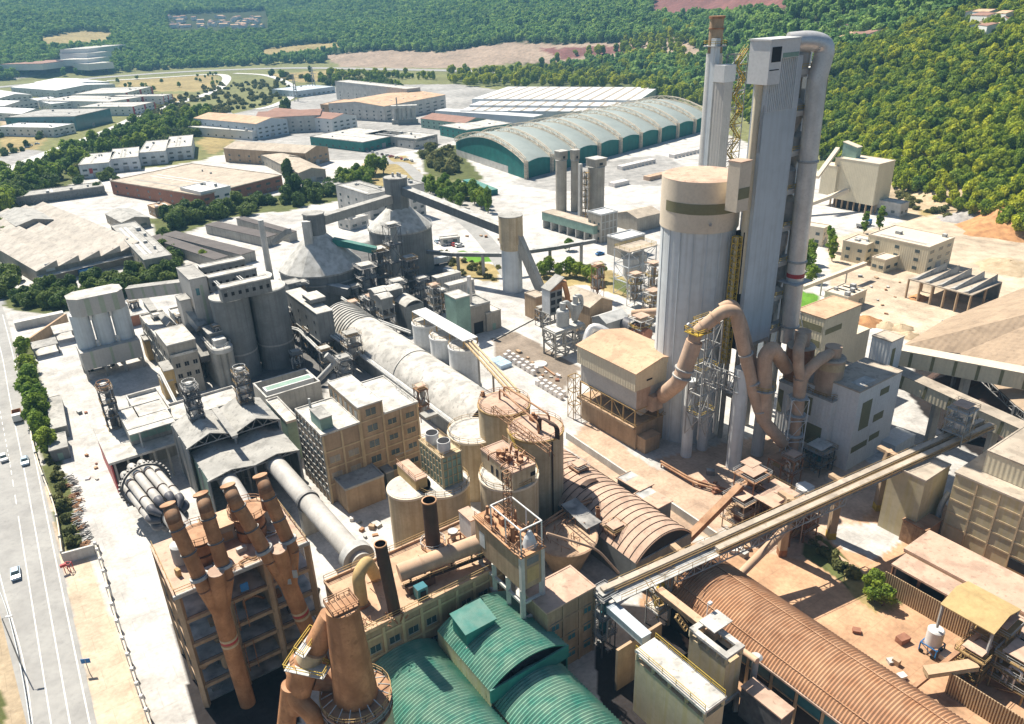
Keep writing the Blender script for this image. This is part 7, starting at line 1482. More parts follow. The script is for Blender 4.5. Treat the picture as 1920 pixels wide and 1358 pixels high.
# ================================================================ FAR BUILDINGS
FAR=[ # label,pa,pb,pc,z,wall,roof,type,extra
('large brick factory with faded tan roof and white patches beyond the hedge',(376,368),(528,330),(241,333),8,'redb','troof','flat'),
('white roofed corner hall on the brick factory front',(376,362),(432,350),(342,352),9.5,'white','white','flat'),
('long grey low roof behind the brick factory, nearest',(560,325),(610,318),(392,292),7,'brick','troof','gable'),
('long grey low roof behind the brick factory, middle',(520,302),(568,295),(378,291),7,'brick','troof','gable'),
('beige gabled hall with arched windows below the orange roofed hall',(572,288),(615,276),(462,268),10,'tan','troof','gable'),
('white office cube with violet sign, first of four in a row',(147,311),(204,306),(152,291),9,'silo','wroof','flat'),
('white office cube second from left in the row of four',(206,300),(259,295),(209,281),9,'silo','wroof','flat'),
('white office cube third from left in the row of four',(260,288),(310,284),(261,267),9,'silo','wroof','flat'),
('white office cube at the right end of the row of four',(311,279),(359,275),(310,258),9,'silo','wroof','flat'),
('blue grey hall with an orange roof and emblem across the meadow',(480,233),(538,223),(427,212),13,'bluegrey','oroof','gable'),
('white terrace annex left of the orange roofed hall',(472,248),(497,243),(425,226),7,'white','wroof','flat'),
('dark glass fronted office block at the end of the white sheds',(140,219),(206,204),(97,203),13,'glassb','groof','flat'),
('small white flat building by the field road',(98,241),(139,233),(53,228),8,'white','white','flat'),
('white long shed at the left edge behind the dark office',(95,196),(135,192),(52,186),8,'white','white','flat'),
('white long shed with tree in front at the left edge',(40,214),(95,206),(0,197),8,'white','white','gable'),
('white double shed touching the left picture edge',(8,199),(70,190),(-40,180),8,'white','white','gable'),
('white roof shed at the far left edge',(0,184),(60,178),(-60,170),8,'white','white','gable'),
('red trimmed white warehouse, front unit by the curved road',(248,201),(290,192),(205,190),9,'white','wroof','flat'),
('red trimmed white warehouse with three red corner panels',(205,192),(268,182),(150,178),9,'white','wroof','flat'),
('red trimmed white warehouse at the road bend',(305,181),(323,177),(255,172),9,'white','wroof','flat'),
('white warehouse behind the red trimmed row',(235,175),(285,163),(205,163),9,'white','wroof','flat'),
('long white multi roofed warehouse at the back of the estate',(105,170),(215,158),(48,161),10,'silo','white','gable'),
('second white multi roofed warehouse at the back of the estate',(120,162),(205,154),(70,154),10,'silo','white','gable'),
('far white strip building beside the valley road, longest',(165,92),(235,84),(163,88),8,'white','wroof','flat'),
('far white strip building second row in the valley',(162,101),(208,97),(160,97),8,'white','wroof','flat'),
('far white strip building third row in the valley',(163,112),(205,107),(160,107),8,'white','wroof','flat'),
('far white strip building fourth row in the valley',(165,121),(212,117),(160,118),8,'white','wroof','flat'),
('far white terrace with red roof beside the valley road',(78,120),(148,112),(75,113),8,'white','redroof','flat'),
('grey ribbed concrete hall with red striped roof',(600,216),(608,206),(510,198),14,'concw','redroof','gable'),
('white hall with red striped roof next to the ribbed hall',(622,224),(668,216),(600,196),12,'white','redroof','gable'),
('red and white filling station canopy below the ribbed hall',(568,236),(612,231),(557,229),5,'red','oroof','flat'),
('long dark substation building by the slip road',(556,172),(628,163),(552,163),7,'bluegrey','bluegrey','flat'),
('long pale hall with columns right of the red striped hall',(720,200),(835,178),(698,180),14,'concw','oroof','gable'),
('pale square tower block behind the long pale hall',(762,168),(788,165),(758,140),20,'concw','wroof','flat'),
('low pale hall joining the long hall to the striped roofs',(655,198),(697,188),(640,188),9,'tan','oroof','flat'),
('low green fronted depot with pale roof',(680,268),(765,250),(648,244),7,'green','wroof','flat'),
('grey depot hall with loading docks right of the green depot',(780,262),(820,253),(745,240),7,'conc','wroof','flat'),
('dock building with three dark gates',(775,268),(818,260),(768,259),5,'concw','groof','flat'),
('brown red roofed hall left of the arched hall',(870,232),(915,224),(834,215),8,'pgreen','redroof','gable'),
('green walled hall with cream roof beside the arched hall',(875,245),(960,232),(846,233),8,'green','wroof','flat'),
('plant office building with ribbon windows behind the cone silos',(690,367),(735,358),(658,343),13,'concw','groof','flat'),
('narrow white plant office tower beside the octagonal silo head',(768,350),(795,345),(760,327),17,'concw','groof','flat'),
('low pale roof behind the cone silos',(640,352),(655,349),(602,345),5,'conc','groof','flat'),
('pale low gatehouse row near the lawn circle',(655,415),(690,405),(640,408),5,'concw','wroof','flat'),
('white mobile office in the forecourt',(826,450),(862,446),(824,446),3,'concw','wroof','flat'),
('tan curved dark roof hall at the left factory back',(30,425),(100,412),(28,397),9,'brick','groof','gable'),
('low tan factory annex with dark striped roof',(228,418),(280,408),(215,398),5,'brick','groof','gable'),
('small brown works hut by the factory yard',(290,392),(322,386),(282,385),5,'tan','oroof','flat'),
('right wing of the saw tooth factory with grey roof',(270,490),(322,480),(232,420),8,'brick','groof','flat'),
('long grey wall shed at the top of the factory yard',(28,372),(195,350),(14,365),5,'concd','groof','flat'),
('cream quarry office block near the earth heaps',(1742,466),(1790,447),(1655,432),11,'cream','creamp','flat'),
('cream pump house with olive stripe beside the poplar',(1625,462),(1652,450),(1583,452),8,'cream','creamp','flat'),
('small cream hut with canopy left of the quarry office',(1660,490),(1690,480),(1640,482),5,'cream','creamp','flat'),
('grey low office with windows below the cream mill tower at right',(1690,385),(1705,380),(1655,370),6,'concw','wroof','flat'),
('cream low hall half behind the silver duct',(1545,430),(1556,424),(1520,415),8,'creamp','creamp','flat'),
('cream tilted screening box left of the quarry road',(1590,560),(1625,545),(1585,548),5,'cream','creamp','flat'),
]
for (l,pa,pb,pc,z,w_,r_,ty) in FAR:
    zb=mground((pa[0],pa[1]+3)).z if pa[1]<126 else 0; q=RQ(pa,pb,pc,z+zb); P,U,V=q
    if V.length<5 and z>4: V=V.normalized()*9; q=(P,U,V)
    t=bld('building' if z>4 else 'cabin',l,'building',q,zb-2 if zb else 0,z+zb,w_,roof=ty,rm=r_,par=.35 if ty=='flat' else 0,rise=min(3,min(U.length,V.length)*.12),ax_='U' if U.length>V.length else 'V',over=.2)
    if zb: continue
    n=max(2,min(8,int(U.length/6))); m=max(1,min(3,int(z/3.6)))
    if w_ not in('glassb',): windows(t,q,'U',n,m,U.length/n*.45,1.3,1.4,3.4,'glass')
    if -V.dot(Vector((1,0)))>-1e9: windows(t,q,'V',max(2,min(8,int(V.length/7))),m,1.8,1.3,1.4,3.4,'glass')
    rg=random.Random(len(l)*7+int(U.length)); uu=U.normalized(); vv=V.normalized()
    if ty=='flat' and z>4 and min(U.length,V.length)>8:
        for k in range(rg.randint(2,4)):
            s_=rg.uniform(.1,.8); MB().box(P+U*s_+V*.12,uu*1.1,V*.76,z+.26,z+.36).build('skylight','groof' if k%2 else 'silow',t)
        for k in range(rg.randint(2,5)):
            c=P+U*rg.uniform(.08,.92)+V*rg.uniform(.1,.9); s_=rg.uniform(.8,2.2); MB().cbox(c,s_,s_,z+.3,z+.3+rg.uniform(.7,1.6)).build('roof_unit','steel',t)
    elif ty=='gable' and U.length>V.length:
        for k in range(5): MB().box(P+U*(.1+.19*k)+V*.2,uu*1.2,V*.05,z+min(3,V.length*.12)*.4+.2,z+min(3,V.length*.12)*.5+.35).build('skylight','silow',t)
    if z>6: MB().box(P-vv*.12+U*.4,uu*min(4,U.length*.2),vv*.12,0,3.6).build('gate','steel',t)
    if 'red trimmed' in l:
        for k in (0,.5,.94): patch(MB(),q,'U',U.length*k,U.length*k+U.length*.07,0,z+.3,.15).build('red_panel','red',t)
    if 'violet' in l: patch(MB(),q,'U',U.length*.3,U.length*.42,3,6.5,.1).build('sign','red',t)
# saw tooth factory left
P,U,V=RQ((66,508),(262,462),(30,398),6.5); t=thing('saw_tooth_factory','large tan saw tooth roofed factory at the left with five roof bays and blue gates','building',P+(U+V)/2); MB().box(P,U,V,0,6.5).build('wall','brick',t); w5=U/5
for k in range(5):
    o=P+w5*k; vs=[V3(o-V*.01,6.5),V3(o+w5*.99-V*.01,6.5),V3(o+w5*.99-V*.01,9.2)]; vs+=[v+V3(V*1.02,0) for v in vs]; MB().add(vs,[(0,1,2),(5,4,3),(0,2,5,3),(1,4,5,2),(0,3,4,1)]).build('roof_bay','sawroof',t)
    windows(t,(P,U,V),'U',1,1,2,1.2,7.3,1,'dark',s0=U.length*(k+.62)/5,s1=U.length*(k+.9)/5)
MB().box(P-V.normalized()*3.5,U,V.normalized()*3.4,3.8,4.1).build('canopy','wroof',t); patch(MB(),(P,U,V),'U',4,7.5,5,8.4,.2).build('sign','white',t); MB().cbox(P+U*.42-V.normalized()*2.5,6,3,0,3.4,math.atan2(U.y,U.x)).build('blue_skip','blue',t)
# parallel canteen strips
for i,(a_,b_,c_,m_) in enumerate((((403,488),(428,481),(337,431),'groof'),((452,479),(478,471),(386,419),'groof'),((497,447),(520,440),(434,409),'groof'),((541,438),(556,434),(478,402),'groof'))):
    q=RQ(a_,b_,c_,4.5); bld('long_barrack','long brown grey flat roof shed in the parallel row, %s from left'%(['first','second','third','fourth'][i]),'shed',q,0,4.5,'conc',rm='darkroof',par=0,group='parallel long sheds')
# white mega warehouse rows
for i,(a_,b_,c_) in enumerate((((885,186),(1198,189),(885,163)),((880,198),(1195,200),(880,180)),((862,208),(1192,211),(870,192)))):
    P,U,V=RQ(a_,b_,c_,13-i*2); t=thing('white_warehouse','white distribution warehouse with diagonal skylight strips, %s row'%(['back','middle','front'][i]),'warehouse',P+U/2,'white warehouse rows'); V=V.normalized()*max(V.length,26); MB().box(P,U,V,0,13-i*2).build('wall','silo',t); MB().box(P,U,V,13-i*2,13.4-i*2).build('roof','white',t); mb=MB()
    for k in range(1,14): mb.box(P+U*k/14,U.normalized()*2.2,V*.96,13.41-i*2,13.7-i*2)
    mb.build('skylight','troof',t)
P,U,V=RQ((815,204),(1000,216),(815,196),10); t=thing('white_warehouse','long blue white warehouse front along the truck yard','warehouse',P+U/2); MB().box(P,U,V.normalized()*16,0,8).build('wall','bluegrey',t); MB().box(P,U,V.normalized()*16,8,8.4).build('roof','white',t)
# small silo group centre back
c=W((760,232),0); t=thing('white_silo_group','row of white concrete batching silos with a slender mast','silo',c); mb=MB(); [mb.cyl(c+Vector((k*4.4-9,0)),2.0,4,14,16) for k in range(5)]; mb.build('silo_cylinder','concw',t); MB().cbox(c,24,7,14,16.5,0).build('head','wroof',t); MB().cbox(c,24,6,0,4,0).build('base','conc',t); mb=MB().cyl(c+Vector((-6,-3)),.6,0,24,8); mb.build('mast','conc',t)
# quarry cream mill, upper right
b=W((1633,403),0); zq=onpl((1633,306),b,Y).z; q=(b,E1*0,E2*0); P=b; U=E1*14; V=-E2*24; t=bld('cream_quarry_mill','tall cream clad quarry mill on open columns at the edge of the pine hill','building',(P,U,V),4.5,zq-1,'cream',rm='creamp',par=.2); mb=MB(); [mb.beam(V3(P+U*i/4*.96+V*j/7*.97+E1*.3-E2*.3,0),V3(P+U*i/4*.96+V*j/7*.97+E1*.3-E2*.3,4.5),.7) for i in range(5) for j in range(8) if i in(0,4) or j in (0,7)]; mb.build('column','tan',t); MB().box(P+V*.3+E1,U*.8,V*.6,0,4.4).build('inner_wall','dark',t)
bld('cream_quarry_block','white cube in front of the tall cream quarry mill','building',(P-E1*1.5-E2*21,E1*8,-E2*9),6,zq-5,'cream',rm='creamp',par=.1)
c=P-E2*14-E1*1; gallery('quarry_belt','cream belt leading down from the quarry mill to the left',V3(c,10),V3(c-E1*30-E2*10,3),2,1.6,'creamp','creamp'); gallery('quarry_belt','cream belt rising to the top of the quarry mill',V3(c-E1*16-E2*8,zq-8),V3(c-E2*12+E1*5,zq+3),1.8,1.4,'creamp','creamp')
bld('quarry_head_house','narrow dark sided head house on top of the quarry mill','hut',(P-E2*16+E1*5,E1*4,-E2*8),zq-1,zq+4.5,'pgreen',roof='mono',rm='creamp',rise=2)
gallery('field_belt','thin cream belt crossing the pale yard right of the silver duct',V3(W((1505,540),6),6),V3(W((1622,495),6),6),1.4,1.2,'creamp','creamp',piers=(.3,.7),pw=.4)
# solar/skylight shed
P,U,V=R3((1822,556),(1882,531),(1712,521),7); t=thing('skylight_shed','open sided tan shed with five dark tilted skylights and sand inside','shed',P+(U+V)/2); MB().box(P,U,V,7,7.4).build('roof','troof',t); mb=MB(); [mb.beam(V3(P+U*i/2*.97+V*j/5*.98+E1*.3-E2*.3,0),V3(P+U*i/2*.97+V*j/5*.98+E1*.3-E2*.3,7),.6) for i in range(3) for j in range(6)]; mb.build('column','tan',t); MB().box(P+U*.95,U.normalized()*.4,V,0,7).build('back_wall','concd',t)
for k in range(5): o=P+V*(k+.3)/5+U*.03; MB().add([V3(o,7.45),V3(o+U*.94,7.45),V3(o+U*.94-E2*.4,10),V3(o-E2*.4,8.2),V3(o-E2*2.2,7.45),V3(o+U*.94-E2*2.6,7.45)],[(0,1,2,3),(3,2,5,4),(0,3,4),(1,5,2)]).build('skylight','groof',t)
def heap(name,l,px,r_,h,m,n=9,sq=1):
    c=mground(px).xy; rd=random.Random(int(c.x*7)); mb=MB(); N_=28; zt_=lambda v,o: V3(v,o+terrs(v.x,v.y));  R=[[zt_(c+Vector((math.cos(2*math.pi*j/N_)*rr*r_*(1+.16*math.sin(j*1.3+k)+.07*rd.random()),math.sin(2*math.pi*j/N_)*rr*r_*sq*(1+.12*math.cos(j*.9+k)))),max(-.2,h*max(0,1-rr)**.85+rd.uniform(-.12,.12)*h*(rr<.95))-(.3 if rr>1 else 0)) for j in range(N_)] for k,rr in enumerate((1.02,.85,.68,.5,.33,.18,.05))]; mb.rings(R,N_,True,True); return solo(mb,name,m,l,'heap')
for a_ in (('earth_heap','small orange earth heap left of the tan heaps',(1625,604),5.5,2.2,'soilo'),('earth_heap','first pale tan heap beside the orange one',(1662,612),4,1.7,'soilt'),('earth_heap','middle pale tan heap near the store roof',(1690,616),4,1.6,'soilt'),('earth_heap','darker tan heap nearest the store roof',(1704,630),3.6,1.4,'soilt'),('gravel_heap','wide grey gravel heap at the foot of the pine hill',(1690,306),13,4.5,'soilg'),('earth_heap','orange earth heap on the quarry road',(1735,322),9,2.6,'soilo'),('earth_heap','big orange excavated bank at the right edge',(1885,420),19,6.5,'soilo'),('gravel_heap','grey stone heap left of the big orange bank',(1795,412),9,2.4,'soilg'),('earth_heap','pinkish sand heap behind the skylight shed',(1890,505),12,3,'soilt'),('earth_heap','orange sand pile spilling from the skylight shed',(1722,560),3.5,1.8,'soilo'),('earth_heap','scrub covered brown mound above the grey heap road',(1770,372),20,5,'soilt')): heap(a_[0],a_[1],a_[2],a_[3],a_[4],a_[5])
# hillside villages
rd=random.Random(77)
for (x0,x1,y0_,y1_,n,nm) in ((322,500,34,54,46,'far hillside village'),(1575,1680,68,84,7,'white villas among the right hill pines'),(1842,1915,40,70,9,'villas at the upper right corner')):
    K_=[]
    for i in range(n):
        px=rd.uniform(x0,x1); py=rd.uniform(y0_,y1_); r_=0
        # march along the ray to the hillside
        g=None; dd=(W((px,py),0) if False else None)
        u=px-CX; v=py-CY; v2=u*sr+v*cr; u2=u*cr-v*sr; D3=Vector((u2,F*cp-v2*sp,-F*sp-v2*cp)).normalized(); s=300
        while s<4500:
            p=Vector((0,0,HC))+D3*s
            if p.z<terrs(p.x,p.y)+1: g=p; break
            s+=8
        if g is None: continue
        a_=rd.uniform(0,3.1); w_=rd.uniform(12,20); q=(Vector((g.x,g.y)),ax(a_)*w_,ax(a_+math.pi/2)*w_*.7); zz=terrs(g.x,g.y)+2
        t=bld('house','small white house with tiled roof, one of the '+nm,'house',q,zz-3,zz+5,'white',roof='gable',rm='oroof' if rd.random()<.5 else 'redroof',rise=1.6,group=nm)
# ================================================================ ROADS
def strip(name,pts,w_,m,z=.004,kind='structure'):
    P=[W(p,0) if not isinstance(p,Vector) else p for p in pts]; L_=[];R_=[]
    for i,p in enumerate(P):
        d_=(P[min(i+1,len(P)-1)]-P[max(i-1,0)]).normalized(); n_=Vector((-d_.y,d_.x))*w_/2; zz=max(z,terrs(p.x,p.y)+.4 if p.length>900 else z); L_.append(V3(p+n_,zz)); R_.append(V3(p-n_,zz))
    n=len(P); mb=MB().add(L_+R_,[(i,i+1,n+i+1,n+i) for i in range(n-1)]); 
    o=mb.build(name,m); 
    if kind: o['kind']=kind
    return o
def smooth(pts,k=8):
    P=[W(p,0) for p in pts]; out=[]
    for i in range(len(P)-1):
        a_,b_,c_,d_=P[max(i-1,0)],P[i],P[i+1],P[min(i+2,len(P)-1)]
        for j in range(k):
            t_=j/k; out.append(.5*((2*b_)+(c_-a_)*t_+(2*a_-5*b_+4*c_-d_)*t_*t_+(3*b_-a_-3*c_+d_)*t_**3))
    return out+[P[-1]]
ln=smooth([(5,590),(23,660),(47,762),(74,900),(168.6,1358),(200,1500)])
L2=smooth([(-30,560),(0,652),(20,757),(49,900),(131.5,1358),(155,1500)])
mid=[p for p in smooth([(-60,470),(-20,560),(11,710),(36,880),(87,1290),(110,1500)])]
_r=smooth([(-20,520),(10,590),(28,660),(52,762),(80,900),(182,1358),(215,1500)]); _l=smooth([(-260,520),(-230,590),(-200,660),(-150,762),(-70,900),(50,1358),(72,1500)])
o=MB().add([V3(p,.02) for p in _l]+[V3(p,.02) for p in _r],[(i,i+1,len(_l)+i+1,len(_l)+i) for i in range(len(_l)-1)]).build('highway_surface','asph'); o['kind']='structure'
strip('lane_marking',ln,.22,'mark',.03); strip('lane_marking',L2,.22,'mark',.03)
L1=smooth([(-60,560),(-15,690),(0,771),(15.6,852),(23.6,900),(96,1358),(118,1500)]); strip('lane_marking',L1[34:],.2,'mark',.03)
for i in range(6,34,1): strip('lane_marking',[L1[i],L1[i].lerp(L1[i+1],.45)],.2,'mark',.03)
strip('lane_marking',smooth([(-40,900),(0,1080),(42,1233),(61,1358),(80,1500)]),.2,'mark',.03)
# far highway and slip roads
for nm,pts,w_ in (('highway',[(-60,170),(60,158),(200,145),(330,136),(440,131),(560,128),(700,130),(850,133),(980,137)],22),('slip_road',[(200,152),(300,146),(400,140),(425,146),(412,165),(385,178),(330,195),(270,215),(215,240),(160,262),(110,280),(60,300),(0,330)],10),('slip_road',[(440,138),(500,142),(545,160),(548,180),(515,198),(480,206)],8),('service_road',[(425,212),(450,235),(480,262),(560,310)],7),('service_road',[(700,250),(720,300),(760,310),(820,370),(900,440),(960,520)],6),('quarry_road',[(1640,290),(1760,320),(1820,350),(1930,390)],9)):
    strip(nm,smooth(pts),w_*1.35,'concw' if 'slip' in nm else 'asph',.02)
# crash barrier, lamp, sign on the highway verge
bar=smooth([(0,1110),(18,1160),(40,1252),(58,1358),(75,1500)]); t=thing('crash_barrier','thin steel crash barrier along the left edge of the highway','barrier',W((30,1220))); mb=MB(); [mb.beam(V3(p,.75),V3(q_,.75),.12,.35) for p,q_ in zip(bar,bar[1:])]; mb.build('rail','silo',t); mb=MB(); [mb.beam(V3(p,0),V3(p,.8),.14) for p in bar]; mb.build('post','steel',t)
b=W((40,1248),0); t=thing('street_lamp','tall thin street lamp at the left edge of the highway','street lamp',b); mb=MB().tube([V3(b,0),V3(b,11)],[.14,.08],8).tube([V3(b,11),V3(b+Vector((.9,.2)),11.2)],.06,6); mb.build('pole','steel',t); MB().cbox(b+Vector((1.1,.25)),1.1,.4,11.1,11.25,.2).build('lamp_head','ceramic',t)
b=W((168,1262),0); t=thing('road_sign','small blue road sign on a thin post beside the highway','sign',b); MB().beam(V3(b,0),V3(b,3.2),.1).build('post','steel',t); MB().box(b-Vector((.75,0.1)),Vector((1.5,.2)),Vector((0,.08)),2.3,3.3).build('sign_panel','blue',t)
# boundary wall with piers
fw=smooth([(160,1000) if 0 else (183,1035),(196,1075),(215,1150),(240,1230),(262,1300),(285,1365),(320,1480)],5); t=thing('boundary_wall','long white boundary wall with piers between highway verge and plant road','wall',W((220,1160))); mb=MB(); [mb.beam(V3(p,1.1),V3(q_,1.1),.25,2.2) for p,q_ in zip(fw,fw[1:])]; mb.build('wall','creamp',t); mb=MB(); [mb.beam(V3(p,0),V3(p,2.6),.5) for p in fw[::2]]; mb.build('pier','white',t)
fw=smooth([(33,650),(45,735),(70,860),(105,960),(120,1048)],5); t=thing('boundary_wall','older boundary wall with piers beside the roadside trees','wall',W((90,900))); mb=MB(); [mb.beam(V3(p,.9),V3(q_,.9),.25,1.8) for p,q_ in zip(fw,fw[1:])]; mb.build('wall','creamp',t); mb=MB(); [mb.beam(V3(p,0),V3(p,2.2),.45) for p in fw[::2]]; mb.build('pier','concw',t)
a_=W((122,1056),0); b_=W((180,1040),0); t=thing('gate_wall','short pale double wall closing off the scrap storage strip','wall',a_); MB().beam(V3(a_,1.3),V3(b_,1.3),.5,2.6).build('wall','concw',t); MB().beam(V3(a_+Vector((.4,1.2)),.9),V3(b_+Vector((.4,1.2)),.9),.3,1.8).build('rear_wall','conc',t)
# scrap strip
rd=random.Random(9)
for k in range(26):
    f=k/25; p=(124+f*35+rd.uniform(-7,9),900+f*135); c=W(p); col=rd.choice(['rust','steeld','concd','steeld','rust','steel']); mb=MB(); [mb.beam(V3(c+ax(rd.uniform(0,6))*.5,.15+.13*i),V3(c+ax(GA+rd.uniform(-.5,.5))*rd.uniform(1,2),.1+rd.random()*.9),.16,.14) for i in range(7)]
    solo(mb,'scrap_pile',col,'low stack of rusty and dark scrap in the strip beside the boundary wall','scrap','scrap stacks in the strip beside the highway')
c=W((123,1074)); solo(MB().frame(c,Vector((1.2,0)),Vector((0,1)),0,2,nz=1,t=.12).cbox(c,1.2,.5,1.6,2.2),'trolley','red','small red gantry frame next to the gate wall','frame')
# ================================================================ VEHICLES
def car_parts():
    b=MB(); prof=[(-2.1,.35),(-2.15,.75),(-1.9,.95),(-1.1,1.0),(1.2,1.0),(2.0,.85),(2.1,.4)]
    b.add([(x_,-.85,z_) for x_,z_ in prof]+[(x_,.85,z_) for x_,z_ in prof],[tuple(range(6,-1,-1))[::-1] if 0 else tuple(range(7)),tuple(range(13,6,-1))]+[(i,7+i,7+(i+1)%7,(i+1)%7) for i in range(7)])
    g=MB().prism([Vector((-1.6,-.78)),Vector((1.1,-.78)),Vector((1.1,.78)),Vector((-1.6,.78))],.98,1.46,[Vector((-1.2,-.62)),Vector((.5,-.62)),Vector((.5,.62)),Vector((-1.2,.62))]); r_=MB().box(Vector((-1.15,-.6)),Vector((1.6,0)),Vector((0,1.2)),1.46,1.5)
    ws=[]
    for x_ in (-1.35,1.35):
        for y_ in (-.8,.8): ws.append(MB().tube([(x_,y_-.1,.33),(x_,y_+.1,.33)],.33,12))
    return b,g,r_,ws
BP,GP,RP,WS=car_parts()
def mk(mb,m):
    me=bpy.data.meshes.new('car_part'); me.from_pydata(mb.v,[],mb.f); me.materials.append(K[m]); return me
CM={m:(mk(BP,m),mk(RP,m)) for m in ('white','carblue','steel','red','blue','black')}; GM=mk(GP,'glass'); WM=[mk(w_,'rubber') for w_ in WS]
def car(p,a_,m,l,group=None,z=0,name='car'):
    o=thing(name,l,'car',(p[0],p[1],z+.03),group); o.rotation_euler.z=a_
    for nm,me in [('body',CM[m][0]),('roof',CM[m][1]),('window_glass',GM)]+[('wheel',w_) for w_ in WM]:
        q=bpy.data.objects.new(nm,me); S.collection.objects.link(q); q.parent=o
    return o
ra=math.atan2((W((96,1358))-W((49,900))).y,(W((96,1358))-W((49,900))).x)
car(W((31,1080)),ra,'carblue','pale blue car on the highway, nearest to the camera'); car(W((48,868)),ra,'carblue','silver blue car in the right lane beside another car'); car(W((8,862)),ra+.1,'white','white car at the left picture edge on the highway')
c=W((34,785)); t=thing('lorry','small lorry with a dark open load bed and orange tail on the highway','lorry',c); t.rotation_euler.z=ra
def loc(mb,nm,m): 
    me=bpy.data.meshes.new(nm); me.from_pydata(mb.v,[],mb.f); me.materials.append(K[m]); o=bpy.data.objects.new(nm,me); S.collection.objects.link(o); o.parent=t
loc(MB().box(Vector((-2.6,-1.15)),Vector((4,0)),Vector((0,2.3)),.7,1.0).box(Vector((-2.6,-1.15)),Vector((.15,0)),Vector((0,2.3)),1.0,2.0).box(Vector((-2.45,-1.15)),Vector((3.8,0)),Vector((0,.1)),1.0,2.0).box(Vector((-2.45,1.05)),Vector((3.8,0)),Vector((0,.1)),1.0,2.0),'load_bed','rust'); loc(MB().box(Vector((1.5,-1.1)),Vector((1.7,0)),Vector((0,2.2)),.6,2.5),'cab','white')
for x_ in (-1.8,2.3):
    for y_ in (-1,1): loc(MB().tube([(x_,y_-.15,.45),(x_,y_+.15,.45)],.45,12),'wheel','rubber')
rd=random.Random(21)
rows=[('white cars parked in front of the plant office','white',[(820+6*k,455+1.2*k) for k in range(8)]),('cars parked by the factory in the far left yard','steel',[(28+2.0*k,430+7*k) for k in range(10)]),('cars in the far truck yard','white',[(955+9*k,232-1.1*k) for k in range(9)]),('cars on the road edge at the far left','steel',[(6+9*k,292-3*k) for k in range(8)]),('cars parked beside the orange roofed hall','white',[(568+8*k,305-2*k) for k in range(6)]),('cars in the depot yard','steel',[(690+9*k,285+2*k) for k in range(10)])]
for g_,m,ps in rows:
    for p in ps: car(W((p[0]+rd.uniform(-1,1),p[1])),rd.choice([.3,.35,.4])+rd.choice([0,1.57]),rd.choice([m,m,'carblue','black','red']),'small car among the '+g_,g_)
car(W((1125,478)),.5,'blue','dark blue car alone on the pale forecourt'); car(W((505,383)),.5,'white','white van like car under the trees behind the barracks')
# pallets of stored goods near the arched hall
for i,(px,n,m,l) in enumerate((((1165,318),9,'bale','white stacked goods in the yard right of the silo cluster'),((1262,296),9,'bale','white stacked goods in the far yard before the arched hall'),((1215,338),5,'pinkd','pink stacked goods in the yard'),((1150,350),4,'bale','white stacked goods near the cube office'))):
    for k in range(n):
        c=W((px[0]+k*7.0,px[1]-k*1.6)); solo(MB().cbox(c,3.0,5.2,0,2.4).cbox(c,2.8,5,2.4,2.5),'stored_pallet',m,l,'pallet',l+' rows')
# ================================================================ VALLEY TREES
def grove(poly,n,rng_,kind,label,group,name='tree',sz=1,minpy=0):
    rd=random.Random(len(label)+n); k=0; xs=[p[0] for p in poly]; ys=[p[1] for p in poly]; tries=0; out=[]
    while k<n and tries<n*60:
        tries+=1; x_,y_=rd.uniform(min(xs),max(xs)),rd.uniform(min(ys),max(ys))
        if not inpoly(np.array([x_]),np.array([y_]),poly)[0]: continue
        c=mground((x_,y_)).xy; r_=rd.uniform(*rng_)
        if any((c-o).length<r_*1.05 for o in out): continue
        out.append(c); tree(c,r_,kind,name,label,'tree',group,sz=sz); k+=1
def line(pts,rr_,kind,label,group,name='tree',jit=2,sz=1):
    rd=random.Random(len(label))
    for p in pts: tree(mground((p[0]+rd.uniform(-jit,jit),p[1]+rd.uniform(-jit,jit)*.5)).xy,rd.uniform(*rr_),kind,name,label,'tree',group,sz=sz)
line([(48,668),(55,700),(62,730),(60,755),(72,775),(70,800),(82,822),(95,850),(90,838),(64,715),(78,790)],(2.0,4.0),'bright','bushy green tree in the row between highway and plant','roadside trees by the plant',name='roadside_tree')
line([(104,862),(112,935),(120,955),(110,900),(116,918),(96,868),(126,975),(133,1000),(140,1022),(124,948),(108,880)],(.9,1.7),'scrub','low yellow green bush in the scrap strip','bushes in the scrap strip',name='bush')
grove([(20,560),(80,545),(200,530),(330,498),(335,525),(230,555),(100,585),(30,580)],46,(3.0,4.6),'dark','dark green tree in the belt between factory and plant','tree belt behind the left plant fence')
grove([(-10,430),(12,425),(22,470),(30,545),(0,560)],12,(3.5,5),'dark','dark tree on the left picture edge beside the factory yard','trees on the left edge',)
grove([(300,402),(400,402),(470,385),(545,372),(600,352),(640,352),(640,362),(540,395),(440,405),(330,430)],40,(3.2,5.5),'dark','dark green tree in the long hedge before the brick factory','long dark hedge trees')
grove([(300,440),(340,470),(345,490),(330,500),(300,460)],7,(2.5,4),'dark','green tree beside the brown barrack roofs','trees beside the barracks')
line([(195,340),(208,332),(220,348),(183,362),(152,346)],(3.2,4.2),'dark','round tree standing in the yard below the office cubes','yard trees below the office cubes')
grove([(780,355),(830,352),(900,380),(915,398),(880,398),(830,380)],22,(2.8,4.2),'bright','light green tree in the avenue behind the octagonal silo head','avenue trees behind the cone silos')
line([(908,395),(914,398)],(2.6,2.9),'bright','tall palm like tree on the round lawn','two trees on the round lawn',sz=2)
line([(1020,520),(1030,512),(1051,520),(1067,517),(1084,520),(1100,525),(1110,532),(1124,528),(1066,470)],(2.2,3.4),'bright','small light green tree in the planted strip before the raw mill','planted strip trees')
grove([(642,338),(715,318),(730,330),(715,352),(660,360),(620,350)],16,(3.2,5),'bright','green tree beside the white plant office','trees near the plant office')
